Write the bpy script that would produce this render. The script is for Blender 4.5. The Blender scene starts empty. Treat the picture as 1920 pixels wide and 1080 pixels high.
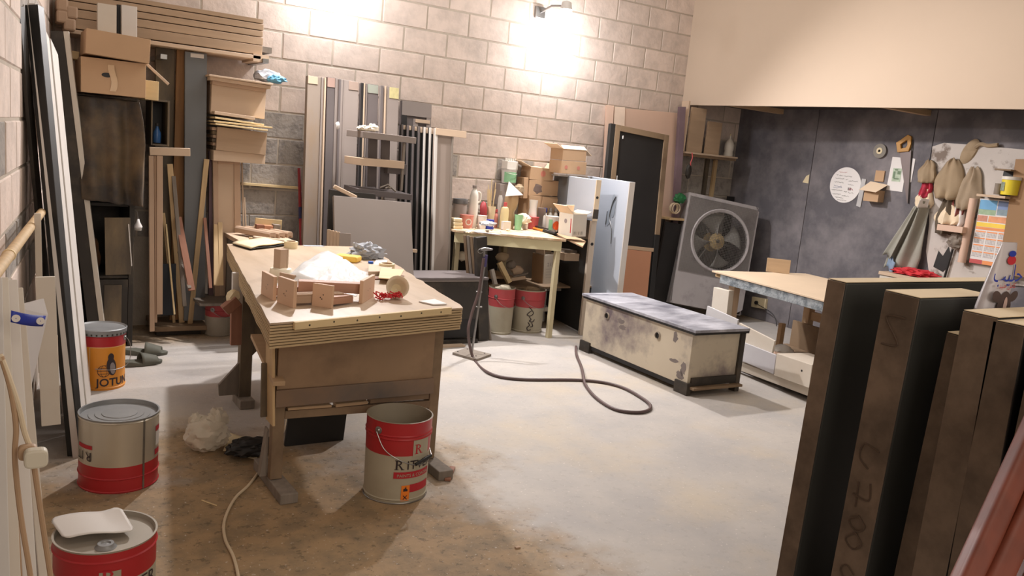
import bpy, bmesh, math, random
from mathutils import Vector, Matrix, noise
random.seed(7)
sc = bpy.context.scene
V = Vector
# ---------------------------------------------------------------- camera
CAMH = 1.5
FPX = 1537.5
CM = ((0.84313357, -0.52992506, 0.09113298),      # rows: image right, image down, forward (world)
      (-0.00937227, -0.18394294, -0.98289224),
      (0.5376225, 0.82785532, -0.16005507))
CR, CD, CF = (V(r).normalized() for r in CM)
cam_d = bpy.data.cameras.new('camera'); cam = bpy.data.objects.new('camera', cam_d)
sc.collection.objects.link(cam); sc.camera = cam
cam_d.sensor_width = 36; cam_d.lens = FPX / 1920 * 36; cam_d.clip_start = .05
cam.matrix_world = Matrix(((CR.x, -CD.x, -CF.x, 0), (CR.y, -CD.y, -CF.y, 0), (CR.z, -CD.z, -CF.z, CAMH), (0, 0, 0, 1)))
# ---------------------------------------------------------------- world, exposure, lights
sc.view_settings.view_transform = 'Standard'; sc.view_settings.look = 'None'
sc.view_settings.gamma = 1; sc.view_settings.use_curve_mapping = False
sc.view_settings.exposure = 0.0
W = bpy.data.worlds.new('world'); sc.world = W; W.use_nodes = True
W.node_tree.nodes['Background'].inputs[0].default_value = (1.0, .86, .70, 1)
W.node_tree.nodes['Background'].inputs[1].default_value = 0.27


def light(name, kind, loc, power, col, size=.1, rot=None, sizey=None, spot=None):
    d = bpy.data.lights.new(name, kind); d.energy = power; d.color = col
    if kind == 'AREA':
        d.size = size
        if sizey: d.shape = 'RECTANGLE'; d.size_y = sizey
    else:
        d.shadow_soft_size = size
    if spot: d.spot_size = spot; d.spot_blend = .6
    o = bpy.data.objects.new(name, d); sc.collection.objects.link(o); o.location = loc
    if rot: o.rotation_euler = rot
    return o


for nm, x, sx_, sz_ in (('work_lamp_light_left', 2.2, 2.25, 2.66), ('work_lamp_light_right', 4.28, 4.38, 2.52)):      # floodlights on the back wall, facing into the room
    light(nm, 'SPOT', (x, 5.93, 2.8), 290, (1.0, .955, .94), .05, (math.radians(-48), 0, 0), spot=math.radians(158))
    light(nm + '_spill', 'POINT', (sx_, 6.12, sz_), 22, (.95, .96, 1.0), .05)
light('overhead_fill_light', 'AREA', (2.2, .4, 4.2), 45, (1.0, .86, .72), 2.6, (math.radians(25), 0, 0), 2.6)  # added soft warm fill from overhead, not a modelled ceiling tube
light('overhead_fill_light_far', 'AREA', (3.4, 4.4, 4.3), 70, (1.0, .94, .88), 3.0, (0, 0, 0), 1.4)  # second added overhead fill, over the rear half of the room
light('camera_side_fill_light', 'AREA', (1.2, -2.6, 2.6), 62, (1.0, .88, .76), 3.0, (math.radians(80), 0, 0), 2.0)  # added warm fill from behind the camera; no doorway stands there


# ---------------------------------------------------------------- pixel to world measuring helpers (1920x1080 frame)
def ray(u, v):
    return CR * ((u - 960) / FPX) + CD * ((v - 540) / FPX) + CF
def G(u, v, z=0.0):
    d = ray(u, v); t = (z - CAMH) / d.z; return V((0, 0, CAMH)) + d * t
def YP(u, v, y):
    d = ray(u, v); return V((0, 0, CAMH)) + d * (y / d.y)
def XP(u, v, x):
    d = ray(u, v); return V((0, 0, CAMH)) + d * (x / d.x)
def mpp(p):
    return (V(p) - V((0, 0, CAMH))).dot(CF) / FPX


# ---------------------------------------------------------------- materials
MATS = {}
def mat(name, col, rough=.75, var=.12, scale=6.0, metal=0.0, bump=0.0, col2=None, mix=.5, sharp=.15, mscale=None,
        stretch=None, rnd=0.0, alpha=None, emit=None, trans=0.0, spec=None, bscale=None):
    if name in MATS: return MATS[name]
    m = bpy.data.materials.new(name); m.use_nodes = True
    nt = m.node_tree; N = nt.nodes; L = nt.links; b = N['Principled BSDF']
    b.inputs['Roughness'].default_value = rough; b.inputs['Metallic'].default_value = metal
    if spec is not None: b.inputs['Specular IOR Level'].default_value = spec
    if trans: b.inputs['Transmission Weight'].default_value = trans
    if alpha is not None: b.inputs['Alpha'].default_value = alpha
    if emit:
        b.inputs['Emission Color'].default_value = (*col, 1); b.inputs['Emission Strength'].default_value = emit
    tc = N.new('ShaderNodeTexCoord'); mp = N.new('ShaderNodeMapping')
    L.new(tc.outputs['Object'], mp.inputs[0])
    if stretch: mp.inputs['Scale'].default_value = stretch
    oi = N.new('ShaderNodeObjectInfo')
    ad = N.new('ShaderNodeVectorMath'); ad.operation = 'ADD'
    sc_ = N.new('ShaderNodeVectorMath'); sc_.operation = 'SCALE'; sc_.inputs['Scale'].default_value = 13.0
    cx = N.new('ShaderNodeCombineXYZ'); L.new(oi.outputs['Random'], cx.inputs[0]); L.new(oi.outputs['Random'], cx.inputs[1])
    L.new(cx.outputs[0], sc_.inputs[0]); L.new(mp.outputs[0], ad.inputs[0]); L.new(sc_.outputs[0], ad.inputs[1])
    no = N.new('ShaderNodeTexNoise'); no.inputs['Scale'].default_value = scale; no.inputs['Detail'].default_value = 5
    L.new(ad.outputs[0], no.inputs['Vector'])
    last = None
    if col2:
        n2 = N.new('ShaderNodeTexNoise'); n2.inputs['Scale'].default_value = mscale or scale * .5; n2.inputs['Detail'].default_value = 6
        n2.inputs['Roughness'].default_value = .62
        L.new(ad.outputs[0], n2.inputs['Vector'])
        mr = N.new('ShaderNodeMapRange'); mr.inputs[1].default_value = mix - sharp; mr.inputs[2].default_value = mix + sharp
        L.new(n2.outputs['Fac'], mr.inputs[0])
        mx = N.new('ShaderNodeMix'); mx.data_type = 'RGBA'
        mx.inputs[6].default_value = (*col, 1); mx.inputs[7].default_value = (*col2, 1); L.new(mr.outputs[0], mx.inputs[0])
        last = mx.outputs[2]
    hs = N.new('ShaderNodeHueSaturation')
    if last: L.new(last, hs.inputs['Color'])
    else: hs.inputs['Color'].default_value = (*col, 1)
    mr = N.new('ShaderNodeMapRange'); mr.inputs[1].default_value = .25; mr.inputs[2].default_value = .75
    mr.inputs[3].default_value = 1 - var; mr.inputs[4].default_value = 1 + var
    L.new(no.outputs['Fac'], mr.inputs[0])
    if rnd:
        m2 = N.new('ShaderNodeMapRange'); m2.inputs[3].default_value = 1 - rnd; m2.inputs[4].default_value = 1 + rnd
        L.new(oi.outputs['Random'], m2.inputs[0])
        mu = N.new('ShaderNodeMath'); mu.operation = 'MULTIPLY'; L.new(mr.outputs[0], mu.inputs[0]); L.new(m2.outputs[0], mu.inputs[1])
        L.new(mu.outputs[0], hs.inputs['Value'])
    else:
        L.new(mr.outputs[0], hs.inputs['Value'])
    L.new(hs.outputs[0], b.inputs['Base Color'])
    if bump:
        bn = N.new('ShaderNodeTexNoise'); bn.inputs['Scale'].default_value = bscale or scale * 6; bn.inputs['Detail'].default_value = 6
        L.new(ad.outputs[0], bn.inputs['Vector'])
        bp = N.new('ShaderNodeBump'); bp.inputs['Strength'].default_value = min(1, bump); bp.inputs['Distance'].default_value = .01
        L.new(bn.outputs['Fac'], bp.inputs['Height']); L.new(bp.outputs[0], b.inputs['Normal'])
    MATS[name] = m
    return m


def s2l(r, g, b):
    f = lambda c: (c / 255 / 12.92) if c / 255 <= .04045 else ((c / 255 + .055) / 1.055) ** 2.4
    return (f(r), f(g), f(b))


M_block = mat('painted_block', s2l(212, 194, 182), .9, .07, 3, bump=.5, bscale=28, rnd=.05, col2=s2l(180, 166, 156), mix=.62, sharp=.2, mscale=7)
M_blockd = mat('bare_block', s2l(158, 150, 142), .95, .12, 5, bump=.7, bscale=40, rnd=.07, col2=s2l(120, 114, 110), mix=.6, sharp=.12, mscale=16)
M_mortar = mat('mortar', s2l(176, 164, 150), .95, .1, 9, bump=.4)
M_soffit = mat('beige_board', s2l(200, 180, 160), .85, .03, 1.2)
M_darkwall = mat('dusty_black_board', s2l(92, 89, 94), .8, .16, 3, col2=s2l(140, 134, 136), mix=.56, sharp=.16, mscale=2.2, bump=.1)
M_under = mat('dark_underside', s2l(70, 60, 52), .9, .15, 4)
M_ply = mat('plywood', s2l(182, 154, 122), .75, .1, 5, stretch=(1, 1, 7), rnd=.05)
M_plyh = mat('plywood_lying', s2l(172, 146, 120), .7, .1, 4, stretch=(.6, 6, 6), rnd=.05)
M_mdf = mat('mdf', s2l(180, 152, 128), .8, .05, 4, rnd=.05)
M_mdfg = mat('mdf_primed', s2l(196, 172, 148), .75, .05, 4, rnd=.04)
M_pine = mat('pine', s2l(190, 162, 122), .7, .13, 4, stretch=(8, 8, .8), rnd=.1)
M_pineh = mat('pine_lying', s2l(214, 190, 146), .7, .1, 4, stretch=(.8, 8, 8), rnd=.06)
M_redwood = mat('reddish_timber', s2l(142, 98, 78), .7, .16, 5, stretch=(8, 8, .8), rnd=.1)
M_rail = mat('varnished_redwood', s2l(108, 48, 28), .5, .25, 3, stretch=(6, 6, .7))
M_greyw = mat('grey_timber', s2l(128, 118, 108), .85, .18, 5, stretch=(8, 8, 1), rnd=.12)
M_top = mat('bench_top', s2l(188, 166, 142), .42, .08, 2.5, stretch=(5, 1, 1), col2=s2l(165, 140, 112), mix=.6, sharp=.2, mscale=2)
M_card = mat('cardboard', s2l(180, 148, 116), .85, .05, 4, rnd=.05)
M_cardin = mat('cardboard_lit', s2l(232, 208, 180), .85, .05, 4)  # inner cardboard, paled so strong light on the flaps is in its colour
M_white = mat('white_paint', s2l(206, 200, 194), .55, .04, 3, rnd=.03)
M_whited = mat('white_dusty_paint', s2l(206, 198, 186), .7, .06, 2.5, col2=s2l(184, 170, 154), mix=.6, sharp=.15)
M_bluew = mat('bluish_white_paint', s2l(176, 182, 192), .5, .05, 2)
M_black = mat('black_paint', s2l(30, 28, 28), .55, .25, 4)
M_blackd = mat('black_dusty_paint', s2l(48, 43, 38), .6, .25, 3, col2=s2l(92, 80, 66), mix=.66, sharp=.14, mscale=3)
M_ddoor = mat('dark_primer', s2l(34, 33, 32), .5, .15, 3)
M_dedge = mat('dark_dusty_edge', s2l(112, 95, 80), .75, .2, 4, col2=s2l(82, 68, 56), mix=.5, sharp=.12, mscale=6)
M_dtop = mat('sawdust_top', s2l(214, 196, 166), .85, .06, 6)
M_greyp = mat('grey_door_panel', s2l(144, 133, 127), .6, .1, 2.5, rnd=.08)
M_greypd = mat('dark_grey_door_panel', s2l(102, 94, 93), .55, .12, 2.5, rnd=.08)
M_panel = mat('grey_primed_panel', s2l(142, 132, 126), .5, .07, 2)
M_brown = mat('brown_dusty_panel', s2l(134, 112, 88), .7, .15, 3, col2=s2l(96, 76, 58), mix=.58, sharp=.12, mscale=2.5)
M_olddark = mat('old_dark_board', s2l(84, 74, 62), .7, .2, 3, col2=s2l(124, 106, 80), mix=.56, sharp=.12, mscale=4, stretch=(1, 1, .35))
M_wornw = mat('worn_white_board', s2l(196, 188, 182), .8, .08, 3, col2=s2l(128, 114, 104), mix=.59, sharp=.04, mscale=5, bump=.2)
M_chest = mat('chest_side', s2l(196, 184, 164), .5, .08, 2, col2=s2l(112, 100, 104), mix=.6, sharp=.1, mscale=2.4)
M_chesttop = mat('chest_top', s2l(104, 104, 114), .4, .15, 2, col2=s2l(196, 196, 204), mix=.52, sharp=.18, mscale=3, stretch=(2.4, 1, 1))
M_metal = mat('tin', s2l(206, 198, 182), .28, .08, 2, metal=.6)
M_steel = mat('steel', s2l(150, 148, 146), .35, .1, 6, metal=.9)
M_lid = mat('grey_lid', s2l(150, 150, 150), .5, .14, 8, metal=.3, col2=s2l(118, 120, 122), mix=.55)
M_canred = mat('can_red', s2l(172, 36, 42), .38, .1, 4, col2=s2l(140, 50, 48), mix=.66, sharp=.15)
M_canredd = mat('can_red_faded', s2l(176, 84, 84), .6, .12, 5, col2=s2l(168, 56, 62), mix=.5)
M_cancream = mat('can_cream', s2l(172, 164, 144), .6, .1, 3, col2=s2l(140, 128, 108), mix=.62, sharp=.15)
M_canin = mat('can_inside', s2l(150, 140, 122), .6, .12, 3)
M_orange = mat('can_orange', s2l(214, 140, 40), .45, .08, 3, col2=s2l(190, 112, 34), mix=.6)
M_logo = mat('print_dark', s2l(48, 36, 40), .7, .05)
M_logog = mat('print_grey', s2l(140, 130, 130), .7, .05)
M_printred = mat('print_red', s2l(176, 32, 44), .6, .05)
M_printblue = mat('print_blue', s2l(40, 60, 130), .6, .05)
M_signo = mat('hazard_orange', s2l(236, 128, 36), .6, .03)
M_paper = mat('paper', s2l(226, 222, 220), .8, .02, 3)
M_tape = mat('masking_tape', s2l(222, 206, 170), .7, .04, 6)
M_tapeside = mat('masking_tape_side', s2l(206, 184, 142), .8, .05, 6)
M_yellow = mat('yellow_foam', s2l(232, 190, 84), .75, .06, 6)
M_blue = mat('blue_plastic', s2l(24, 92, 190), .4, .03)
M_dblue = mat('deep_blue_label', s2l(30, 50, 150), .5, .03)
M_redfab = mat('red_fabric', s2l(206, 54, 62), .9, .15, 20)
M_rag = mat('grey_rag', s2l(168, 170, 176), .95, .15, 14)
M_ragc = mat('cream_rag', s2l(214, 204, 184), .95, .1, 14)
M_ragb = mat('blue_rag', s2l(96, 150, 180), .95, .1, 14)
M_plastic = mat('plastic_film', s2l(232, 232, 232), .26, .03, 6, bump=.5, bscale=12)
M_bag = mat('clear_bag', s2l(206, 194, 178), .3, .08, 12, alpha=.72)
M_clear = mat('clear_bottle', s2l(205, 200, 192), .2, .05, 6, alpha=.62)
M_milk = mat('milky_plastic', s2l(216, 210, 200), .4, .05, 6)
M_pinkp = mat('pink_plastic', s2l(204, 132, 120), .45, .06)
M_redp = mat('red_plastic', s2l(190, 84, 84), .45, .06)
M_greenp = mat('green_plastic', s2l(136, 184, 142), .45, .12, 18)
M_green = mat('green_mesh', s2l(40, 112, 66), .6, .1)
M_hose = mat('hose', s2l(92, 74, 72), .5, .1, 5)
M_cable = mat('tan_cable', s2l(168, 138, 108), .55, .06, 5)
M_cablew = mat('white_cable', s2l(206, 188, 160), .55, .06, 5)
M_plug = mat('plug', s2l(196, 188, 170), .5, .04)
M_slip = mat('slipper', s2l(92, 92, 82), .7, .12, 8)
M_cloth = mat('dark_cloth', s2l(56, 50, 46), .7, .2, 3, col2=s2l(112, 92, 66), mix=.55, sharp=.14, mscale=3.4)
M_jacket = mat('jacket', s2l(150, 148, 138), .95, .1, 8)
M_cbag = mat('cloth_bag', s2l(156, 136, 110), .9, .12, 9)
M_cream = mat('cream_cloth', s2l(224, 204, 176), .9, .08, 9)
M_skinfan = mat('fan_box', s2l(158, 152, 152), .7, .1, 3, col2=s2l(112, 104, 106), mix=.62, sharp=.12, mscale=5)
M_fanblade = mat('fan_blade', s2l(170, 168, 164), .5, .1, 4)
M_fanhub = mat('fan_hub', s2l(206, 180, 130), .5, .1, 5)
M_sawblade = mat('saw_blade', s2l(112, 100, 98), .5, .12, 5, metal=.4)
M_orange_p = mat('orange_plastic', s2l(230, 140, 50), .45, .05)
M_pinkboard = mat('pink_board', s2l(212, 180, 160), .7, .04, 2)
M_tanboard = mat('tan_board', s2l(180, 128, 98), .6, .1, 2)
M_bluedark = mat('grey_blue_board', s2l(98, 100, 102), .5, .14, 2.5, stretch=(1, 1, .4))
M_purplew = mat('mauve_post', s2l(112, 92, 98), .8, .15, 5)
M_sawdust = mat('sawdust', s2l(150, 116, 78), .95, .15, 20, bump=.4)
M_lamp = mat('lamp_glass', (1.0, .97, .95), .5, 0, emit=40)


def floor_material():
    m = bpy.data.materials.new('dusty_concrete'); m.use_nodes = True
    nt = m.node_tree; N = nt.nodes; L = nt.links; b = N['Principled BSDF']; b.inputs['Roughness'].default_value = .72
    tc = N.new('ShaderNodeTexCoord')
    def nz(s, d=6, r=.6):
        n = N.new('ShaderNodeTexNoise'); n.inputs['Scale'].default_value = s; n.inputs['Detail'].default_value = d
        n.inputs['Roughness'].default_value = r; L.new(tc.outputs['Object'], n.inputs['Vector']); return n.outputs['Fac']
    def rng(x, a, c, lo=0, hi=1):
        r = N.new('ShaderNodeMapRange'); r.inputs[1].default_value = a; r.inputs[2].default_value = c
        r.inputs[3].default_value = lo; r.inputs[4].default_value = hi; L.new(x, r.inputs[0]); return r.outputs[0]
    def mix(f, a, c):
        x = N.new('ShaderNodeMix'); x.data_type = 'RGBA'; L.new(f, x.inputs[0])
        for k, q in ((6, a), (7, c)):
            if isinstance(q, tuple): x.inputs[k].default_value = (*q, 1)
            else: L.new(q, x.inputs[k])
        return x.outputs[2]
    grey = mix(rng(nz(2.2), .35, .65), s2l(184, 177, 170), s2l(168, 163, 160))
    warm = mix(rng(nz(1.3), .50, .75), grey, s2l(190, 176, 156))
    # browner, more speckled floor around the near bench and along the back
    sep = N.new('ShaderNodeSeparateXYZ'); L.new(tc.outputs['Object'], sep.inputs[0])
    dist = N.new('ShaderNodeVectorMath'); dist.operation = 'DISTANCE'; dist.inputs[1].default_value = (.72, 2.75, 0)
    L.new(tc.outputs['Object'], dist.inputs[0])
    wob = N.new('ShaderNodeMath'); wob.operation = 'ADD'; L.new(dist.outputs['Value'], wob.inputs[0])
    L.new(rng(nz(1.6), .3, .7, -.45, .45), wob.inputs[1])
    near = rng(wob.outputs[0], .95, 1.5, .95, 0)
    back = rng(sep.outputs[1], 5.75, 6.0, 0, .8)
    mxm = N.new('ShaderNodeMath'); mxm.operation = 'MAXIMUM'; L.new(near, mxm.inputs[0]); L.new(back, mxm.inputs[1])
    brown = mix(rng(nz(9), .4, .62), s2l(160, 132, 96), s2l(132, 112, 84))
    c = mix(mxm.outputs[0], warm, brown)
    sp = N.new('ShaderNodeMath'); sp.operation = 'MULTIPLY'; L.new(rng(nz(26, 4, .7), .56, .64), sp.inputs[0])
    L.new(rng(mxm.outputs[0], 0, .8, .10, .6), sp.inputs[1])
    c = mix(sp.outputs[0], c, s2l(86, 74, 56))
    c = mix(rng(nz(60, 2), .66, .72, 0, .5), c, s2l(222, 214, 206))
    L.new(c, b.inputs['Base Color'])
    bp = N.new('ShaderNodeBump'); bp.inputs['Strength'].default_value = .35; bp.inputs['Distance'].default_value = .006
    L.new(nz(30), bp.inputs['Height']); L.new(bp.outputs[0], b.inputs['Normal'])
    return m


# ---------------------------------------------------------------- mesh builder
COL = sc.collection
class MB:
    def __init__(s): s.v = []; s.f = []; s.m = []; s.cur = 0
    def add(s, vs, fs):
        b = len(s.v); s.v += [tuple(x) for x in vs]; s.f += [tuple(i + b for i in f) for f in fs]; s.m += [s.cur] * len(fs); return s
    def box(s, a, b, T=None, ch=0.0):
        x0, y0, z0 = a; x1, y1, z1 = b
        vs = [V(p) for p in ((x0, y0, z0), (x1, y0, z0), (x1, y1, z0), (x0, y1, z0), (x0, y0, z1), (x1, y0, z1), (x1, y1, z1), (x0, y1, z1))]
        if T: vs = [T @ p for p in vs]
        return s.add(vs, [(3, 2, 1, 0), (4, 5, 6, 7), (0, 1, 5, 4), (1, 2, 6, 5), (2, 3, 7, 6), (3, 0, 4, 7)])
    def cbox(s, c, d, T=None):
        return s.box([c[i] - d[i] / 2 for i in range(3)], [c[i] + d[i] / 2 for i in range(3)], T)
    def prism(s, poly, y0, y1, T=None):      # poly in xz, extruded along y
        n = len(poly); vs = [V((p[0], y0, p[1])) for p in poly] + [V((p[0], y1, p[1])) for p in poly]
        if T: vs = [T @ p for p in vs]
        fs = [tuple(range(n)), tuple(range(2 * n - 1, n - 1, -1))] + [(i, i + n, (i + 1) % n + n, (i + 1) % n) for i in range(n)]
        return s.add(vs, fs)
    def lathe(s, prof, seg=32, c=(0, 0, 0), T=None, mats=None):
        b = len(s.v); vs = []; fs = []; ms = []
        for r, z in prof:
            for k in range(seg):
                a = 2 * math.pi * k / seg; p = V((c[0] + r * math.cos(a), c[1] + r * math.sin(a), c[2] + z))
                vs.append(T @ p if T else p)
        for i in range(len(prof) - 1):
            for k in range(seg):
                fs.append((i * seg + k, i * seg + (k + 1) % seg, (i + 1) * seg + (k + 1) % seg, (i + 1) * seg + k)); ms.append(mats[i] if mats else s.cur)
        s.v += [tuple(x) for x in vs]; s.f += [tuple(i + b for i in f) for f in fs]; s.m += ms; return s
    def tube(s, pts, r, seg=8, cap=True):
        pts = [V(p) for p in pts]; n = len(pts); rs = r if isinstance(r, (list, tuple)) else [r] * n
        b = len(s.v); vs = []; fs = []; up = None
        for i, p in enumerate(pts):
            t = (pts[min(i + 1, n - 1)] - pts[max(i - 1, 0)]).normalized()
            if up is None: up = t.orthogonal().normalized()
            up = (up - t * up.dot(t)); up = up.normalized() if up.length > 1e-6 else t.orthogonal().normalized()
            q = t.cross(up)
            for k in range(seg):
                a = 2 * math.pi * k / seg; vs.append(p + (up * math.cos(a) + q * math.sin(a)) * rs[i])
        for i in range(n - 1):
            for k in range(seg): fs.append((i * seg + k, i * seg + (k + 1) % seg, (i + 1) * seg + (k + 1) % seg, (i + 1) * seg + k))
        if cap: fs.append(tuple(range(seg - 1, -1, -1))); fs.append(tuple((n - 1) * seg + k for k in range(seg)))
        return s.add(vs, fs)
    def grid(s, fn, nu, nv):
        vs = [fn(i / nu, j / nv) for j in range(nv + 1) for i in range(nu + 1)]
        return s.add(vs, [(j * (nu + 1) + i, j * (nu + 1) + i + 1, (j + 1) * (nu + 1) + i + 1, (j + 1) * (nu + 1) + i) for j in range(nv) for i in range(nu)])
    def build(s, name, m, parent=None, smooth=False, bev=0, solid=0, loc=None, matrix=None, sub=0, kind=None, label=None, bseg=2):
        me = bpy.data.meshes.new(name); me.from_pydata(s.v, [], s.f)
        for x in (m if isinstance(m, (list, tuple)) else [m]): me.materials.append(x)
        if isinstance(m, (list, tuple)): me.polygons.foreach_set('material_index', s.m)
        bm = bmesh.new(); bm.from_mesh(me); bmesh.ops.recalc_face_normals(bm, faces=bm.faces); bm.to_mesh(me); bm.free()
        if smooth:
            for p in me.polygons: p.use_smooth = True
            me.set_sharp_from_angle(angle=math.radians(40))
        o = bpy.data.objects.new(name, me); COL.objects.link(o)
        if parent: o.parent = parent
        if loc: o.location = loc
        if matrix: o.matrix_basis = matrix
        if solid:
            k = o.modifiers.new('s', 'SOLIDIFY'); k.thickness = solid; k.offset = 0
        if sub:
            k = o.modifiers.new('u', 'SUBSURF'); k.levels = k.render_levels = sub
        if bev:
            k = o.modifiers.new('b', 'BEVEL'); k.width = bev; k.segments = bseg; k.limit_method = 'ANGLE'; k.angle_limit = .6
        if kind: o['kind'] = kind
        if label: o['label'] = label
        return o


def tag(o, label, cat, group=None, kind=None):
    o['label'] = label; o['category'] = cat
    if group: o['group'] = group
    if kind: o['kind'] = kind
    return o
def thing(name, label, cat, loc=(0, 0, 0), rz=0, group=None, matrix=None):
    o = bpy.data.objects.new(name, None); COL.objects.link(o); o.empty_display_size = .05
    if matrix: o.matrix_basis = matrix
    else: o.location = loc; o.rotation_euler = (0, 0, rz)
    return tag(o, label, cat, group)
def struct(o): o['kind'] = 'structure'; return o
def copy_tree(o, parent=None):
    c = o.copy(); COL.objects.link(c); c.parent = parent
    for ch in [x for x in COL.objects if x.parent == o]: copy_tree(ch, c)
    return c
def frame(bl, br, tl):          # x along the bottom edge, z up the left edge, y away behind the face
    bl, br, tl = V(bl), V(br), V(tl); x = br - bl; z = tl - bl
    if z.length > 1.25 * x.length:      # tall pieces keep their lean, wide ones their base line
        h = z.length; z.normalize(); x = x - z * x.dot(z); w = x.length; x.normalize()
    else:
        w = x.length; x.normalize(); z = z - x * z.dot(x); h = z.length; z.normalize()
    y = z.cross(x)
    return Matrix(((x.x, y.x, z.x, bl.x), (x.y, y.y, z.y, bl.y), (x.z, y.z, z.z, bl.z), (0, 0, 0, 1))), w, h
def board(name, label, cat, bl, br, tl, th, m, group=None, bev=.002):
    M, w, h = frame(bl, br, tl)
    o = MB().box((0, 0, 0), (w, th, h)).build(name, m, bev=bev, matrix=M)
    return tag(o, label, cat, group), w, h
def Y3(y, *pp):
    out = []
    for p in pp:
        out.append(YP(p[0], p[1], p[2] if len(p) > 2 else y))
    return out
def crumple(mb, c, r, seed=0, amp=.35, sub=3, f=3.0, zmin=None, T=None):
    bm = bmesh.new(); bmesh.ops.create_icosphere(bm, subdivisions=sub, radius=1)
    c = V(c); vs = []
    for v in bm.verts:
        n = v.co.normalized(); k = 1 + amp * (noise.noise(n * f + V((seed * 7.1, 0, 0))) + .6 * noise.noise(n * f * 2.3 + V((0, seed * 3.3, 0))))
        k += amp * .5 * (abs(noise.noise(n * f * 1.7 + V((3, seed, 1)))) - .3)
        p = V((n.x * r[0], n.y * r[1], n.z * r[2])) * k + c
        if zmin is not None: p.z = max(p.z, zmin)
        vs.append(T @ p if T else p)
    mb.add(vs, [tuple(v.index for v in f_.verts) for f_ in bm.faces]); bm.free(); return mb
_tc = {}
def text_mesh(s, size=1.0, bold=0.0):
    key = (s, bold)
    if key not in _tc:
        cu = bpy.data.curves.new('t', 'FONT'); cu.body = s; cu.size = 1; cu.offset = bold; cu.resolution_u = 3
        o = bpy.data.objects.new('t', cu); me = bpy.data.meshes.new_from_object(o)
        _tc[key] = ([v.co.copy() for v in me.vertices], [tuple(p.vertices) for p in me.polygons])
        bpy.data.objects.remove(o); bpy.data.meshes.remove(me)
    vs, fs = _tc[key]; return [v * size for v in vs], fs
def text_on_plane(mb, s, x, z, size, y=-.001, bold=0, sx=1):       # on local xz plane facing -y
    vs, fs = text_mesh(s, size, bold); return mb.add([(x + v.x * sx, y, z + v.y) for v in vs], fs)
def text_on_cyl(mb, s, ang, z, size, r, bold=0, flip=False, center=False):     # ang: angle of text start; text reads left to right seen from outside
    vs, fs = text_mesh(s, size, bold)
    if flip: vs = [V((-v.x, -v.y, 0)) for v in vs]
    out = []
    for v in vs:
        a = ang + v.x / r; out.append((r * math.cos(a), r * math.sin(a), z + v.y))
    return mb.add(out, fs)
def patch_cyl(mb, a0, a1, z0, z1, r, n=8):
    return mb.grid(lambda u, w: V((r * math.cos(a0 + (a1 - a0) * u), r * math.sin(a0 + (a1 - a0) * u), z0 + (z1 - z0) * w)), n, 1)
def bez(p, n=12):
    p = [V(q) for q in p]; out = []
    for i in range(len(p) - 1):
        p0 = p[max(i - 1, 0)]; p1 = p[i]; p2 = p[i + 1]; p3 = p[min(i + 2, len(p) - 1)]
        for k in range(n):
            t = k / n; out.append(.5 * ((2 * p1) + (p2 - p0) * t + (2 * p0 - 5 * p1 + 4 * p2 - p3) * t * t + (3 * p1 - p0 - 3 * p2 + p3) * t ** 3))
    out.append(p[-1]); return out

# ================================================================ SETTING
WY = 6.458
CEIL = 4.5
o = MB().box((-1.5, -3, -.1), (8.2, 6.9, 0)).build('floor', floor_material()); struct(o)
o = MB().box((-1.5, -3, CEIL), (8.2, 6.9, CEIL + .1)).build('ceiling', mat('ceiling_sheet', s2l(120, 112, 104), .9)); struct(o)
_blockm = {}
def block_mesh(w, h, t=.05, c=.005):
    key = (round(w, 3), round(h, 3))
    if key in _blockm: return _blockm[key]
    vs = [(0, t, 0), (w, t, 0), (w, t, h), (0, t, h), (0, c, 0), (w, c, 0), (w, c, h), (0, c, h),
          (c, 0, c), (w - c, 0, c), (w - c, 0, h - c), (c, 0, h - c)]
    fs = [(0, 1, 5, 4), (1, 2, 6, 5), (2, 3, 7, 6), (3, 0, 4, 7), (4, 5, 9, 8), (5, 6, 10, 9), (6, 7, 11, 10), (7, 4, 8, 11), (8, 9, 10, 11)]
    me = bpy.data.meshes.new('block'); me.from_pydata(vs, [], fs); me.materials.append(M_block); _blockm[key] = me
    return me
def blockwall(root, x0, x1, zfn, first_k, last_k, xoff, skip, bare, seed):
    R = random.Random(seed); J = .011
    for k in range(first_k, last_k + 1):
        zt = 2.657 - .2 * k; zb = max(zt - .2, 0.0)
        i = -40 + (k % 2 == 0)
        while True:
            a = xoff + i * .2; b = a + .4; i += 2
            if b <= x0 + .03: continue
            if a >= x1 - .03: break
            a_, b_ = max(a, x0), min(b, x1)
            if skip(a_, b_, zt): continue
            me = block_mesh(b_ - a_ - J, zt - zb - J)
            ob = bpy.data.objects.new('block', me); COL.objects.link(ob); ob.parent = root
            ob.location = (a_ + J / 2 + R.uniform(-.001, .001), R.uniform(-.002, .002), zb + J / 2); ob.rotation_euler = (0, R.uniform(-.003, .003), 0)
            if bare(a_, zt, R):
                ob.material_slots[0].link = 'OBJECT'; ob.material_slots[0].material = M_blockd
wb = MB().box((-.2, .004, 0), (7.4, .2, CEIL)).build('wall_back', M_mortar, loc=(0, WY, 0)); struct(wb)
blockwall(wb, .38, 7.0, None, -4, 13, 2.107, lambda a, b, z: (a > 6.2 and z > 2.35) or (z > 2.9 and b < 2.2) or (b < 1.0 and z > 2.5) or z < .7 and a < 5,
          lambda a, z, R: (z < 1.75 and a < 2.6) or (z < 1.5 and R.random() < .45) or (z < 1.9 and a > 5.9), 3)
# left wall runs back along its own slightly turned line
LD = V((-.108, -1, 0)).normalized()
LM = Matrix(((-LD.x, LD.y, 0, .376), (-LD.y, -LD.x, 0, WY), (0, 0, 1, 0), (0, 0, 0, 1)))
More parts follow.
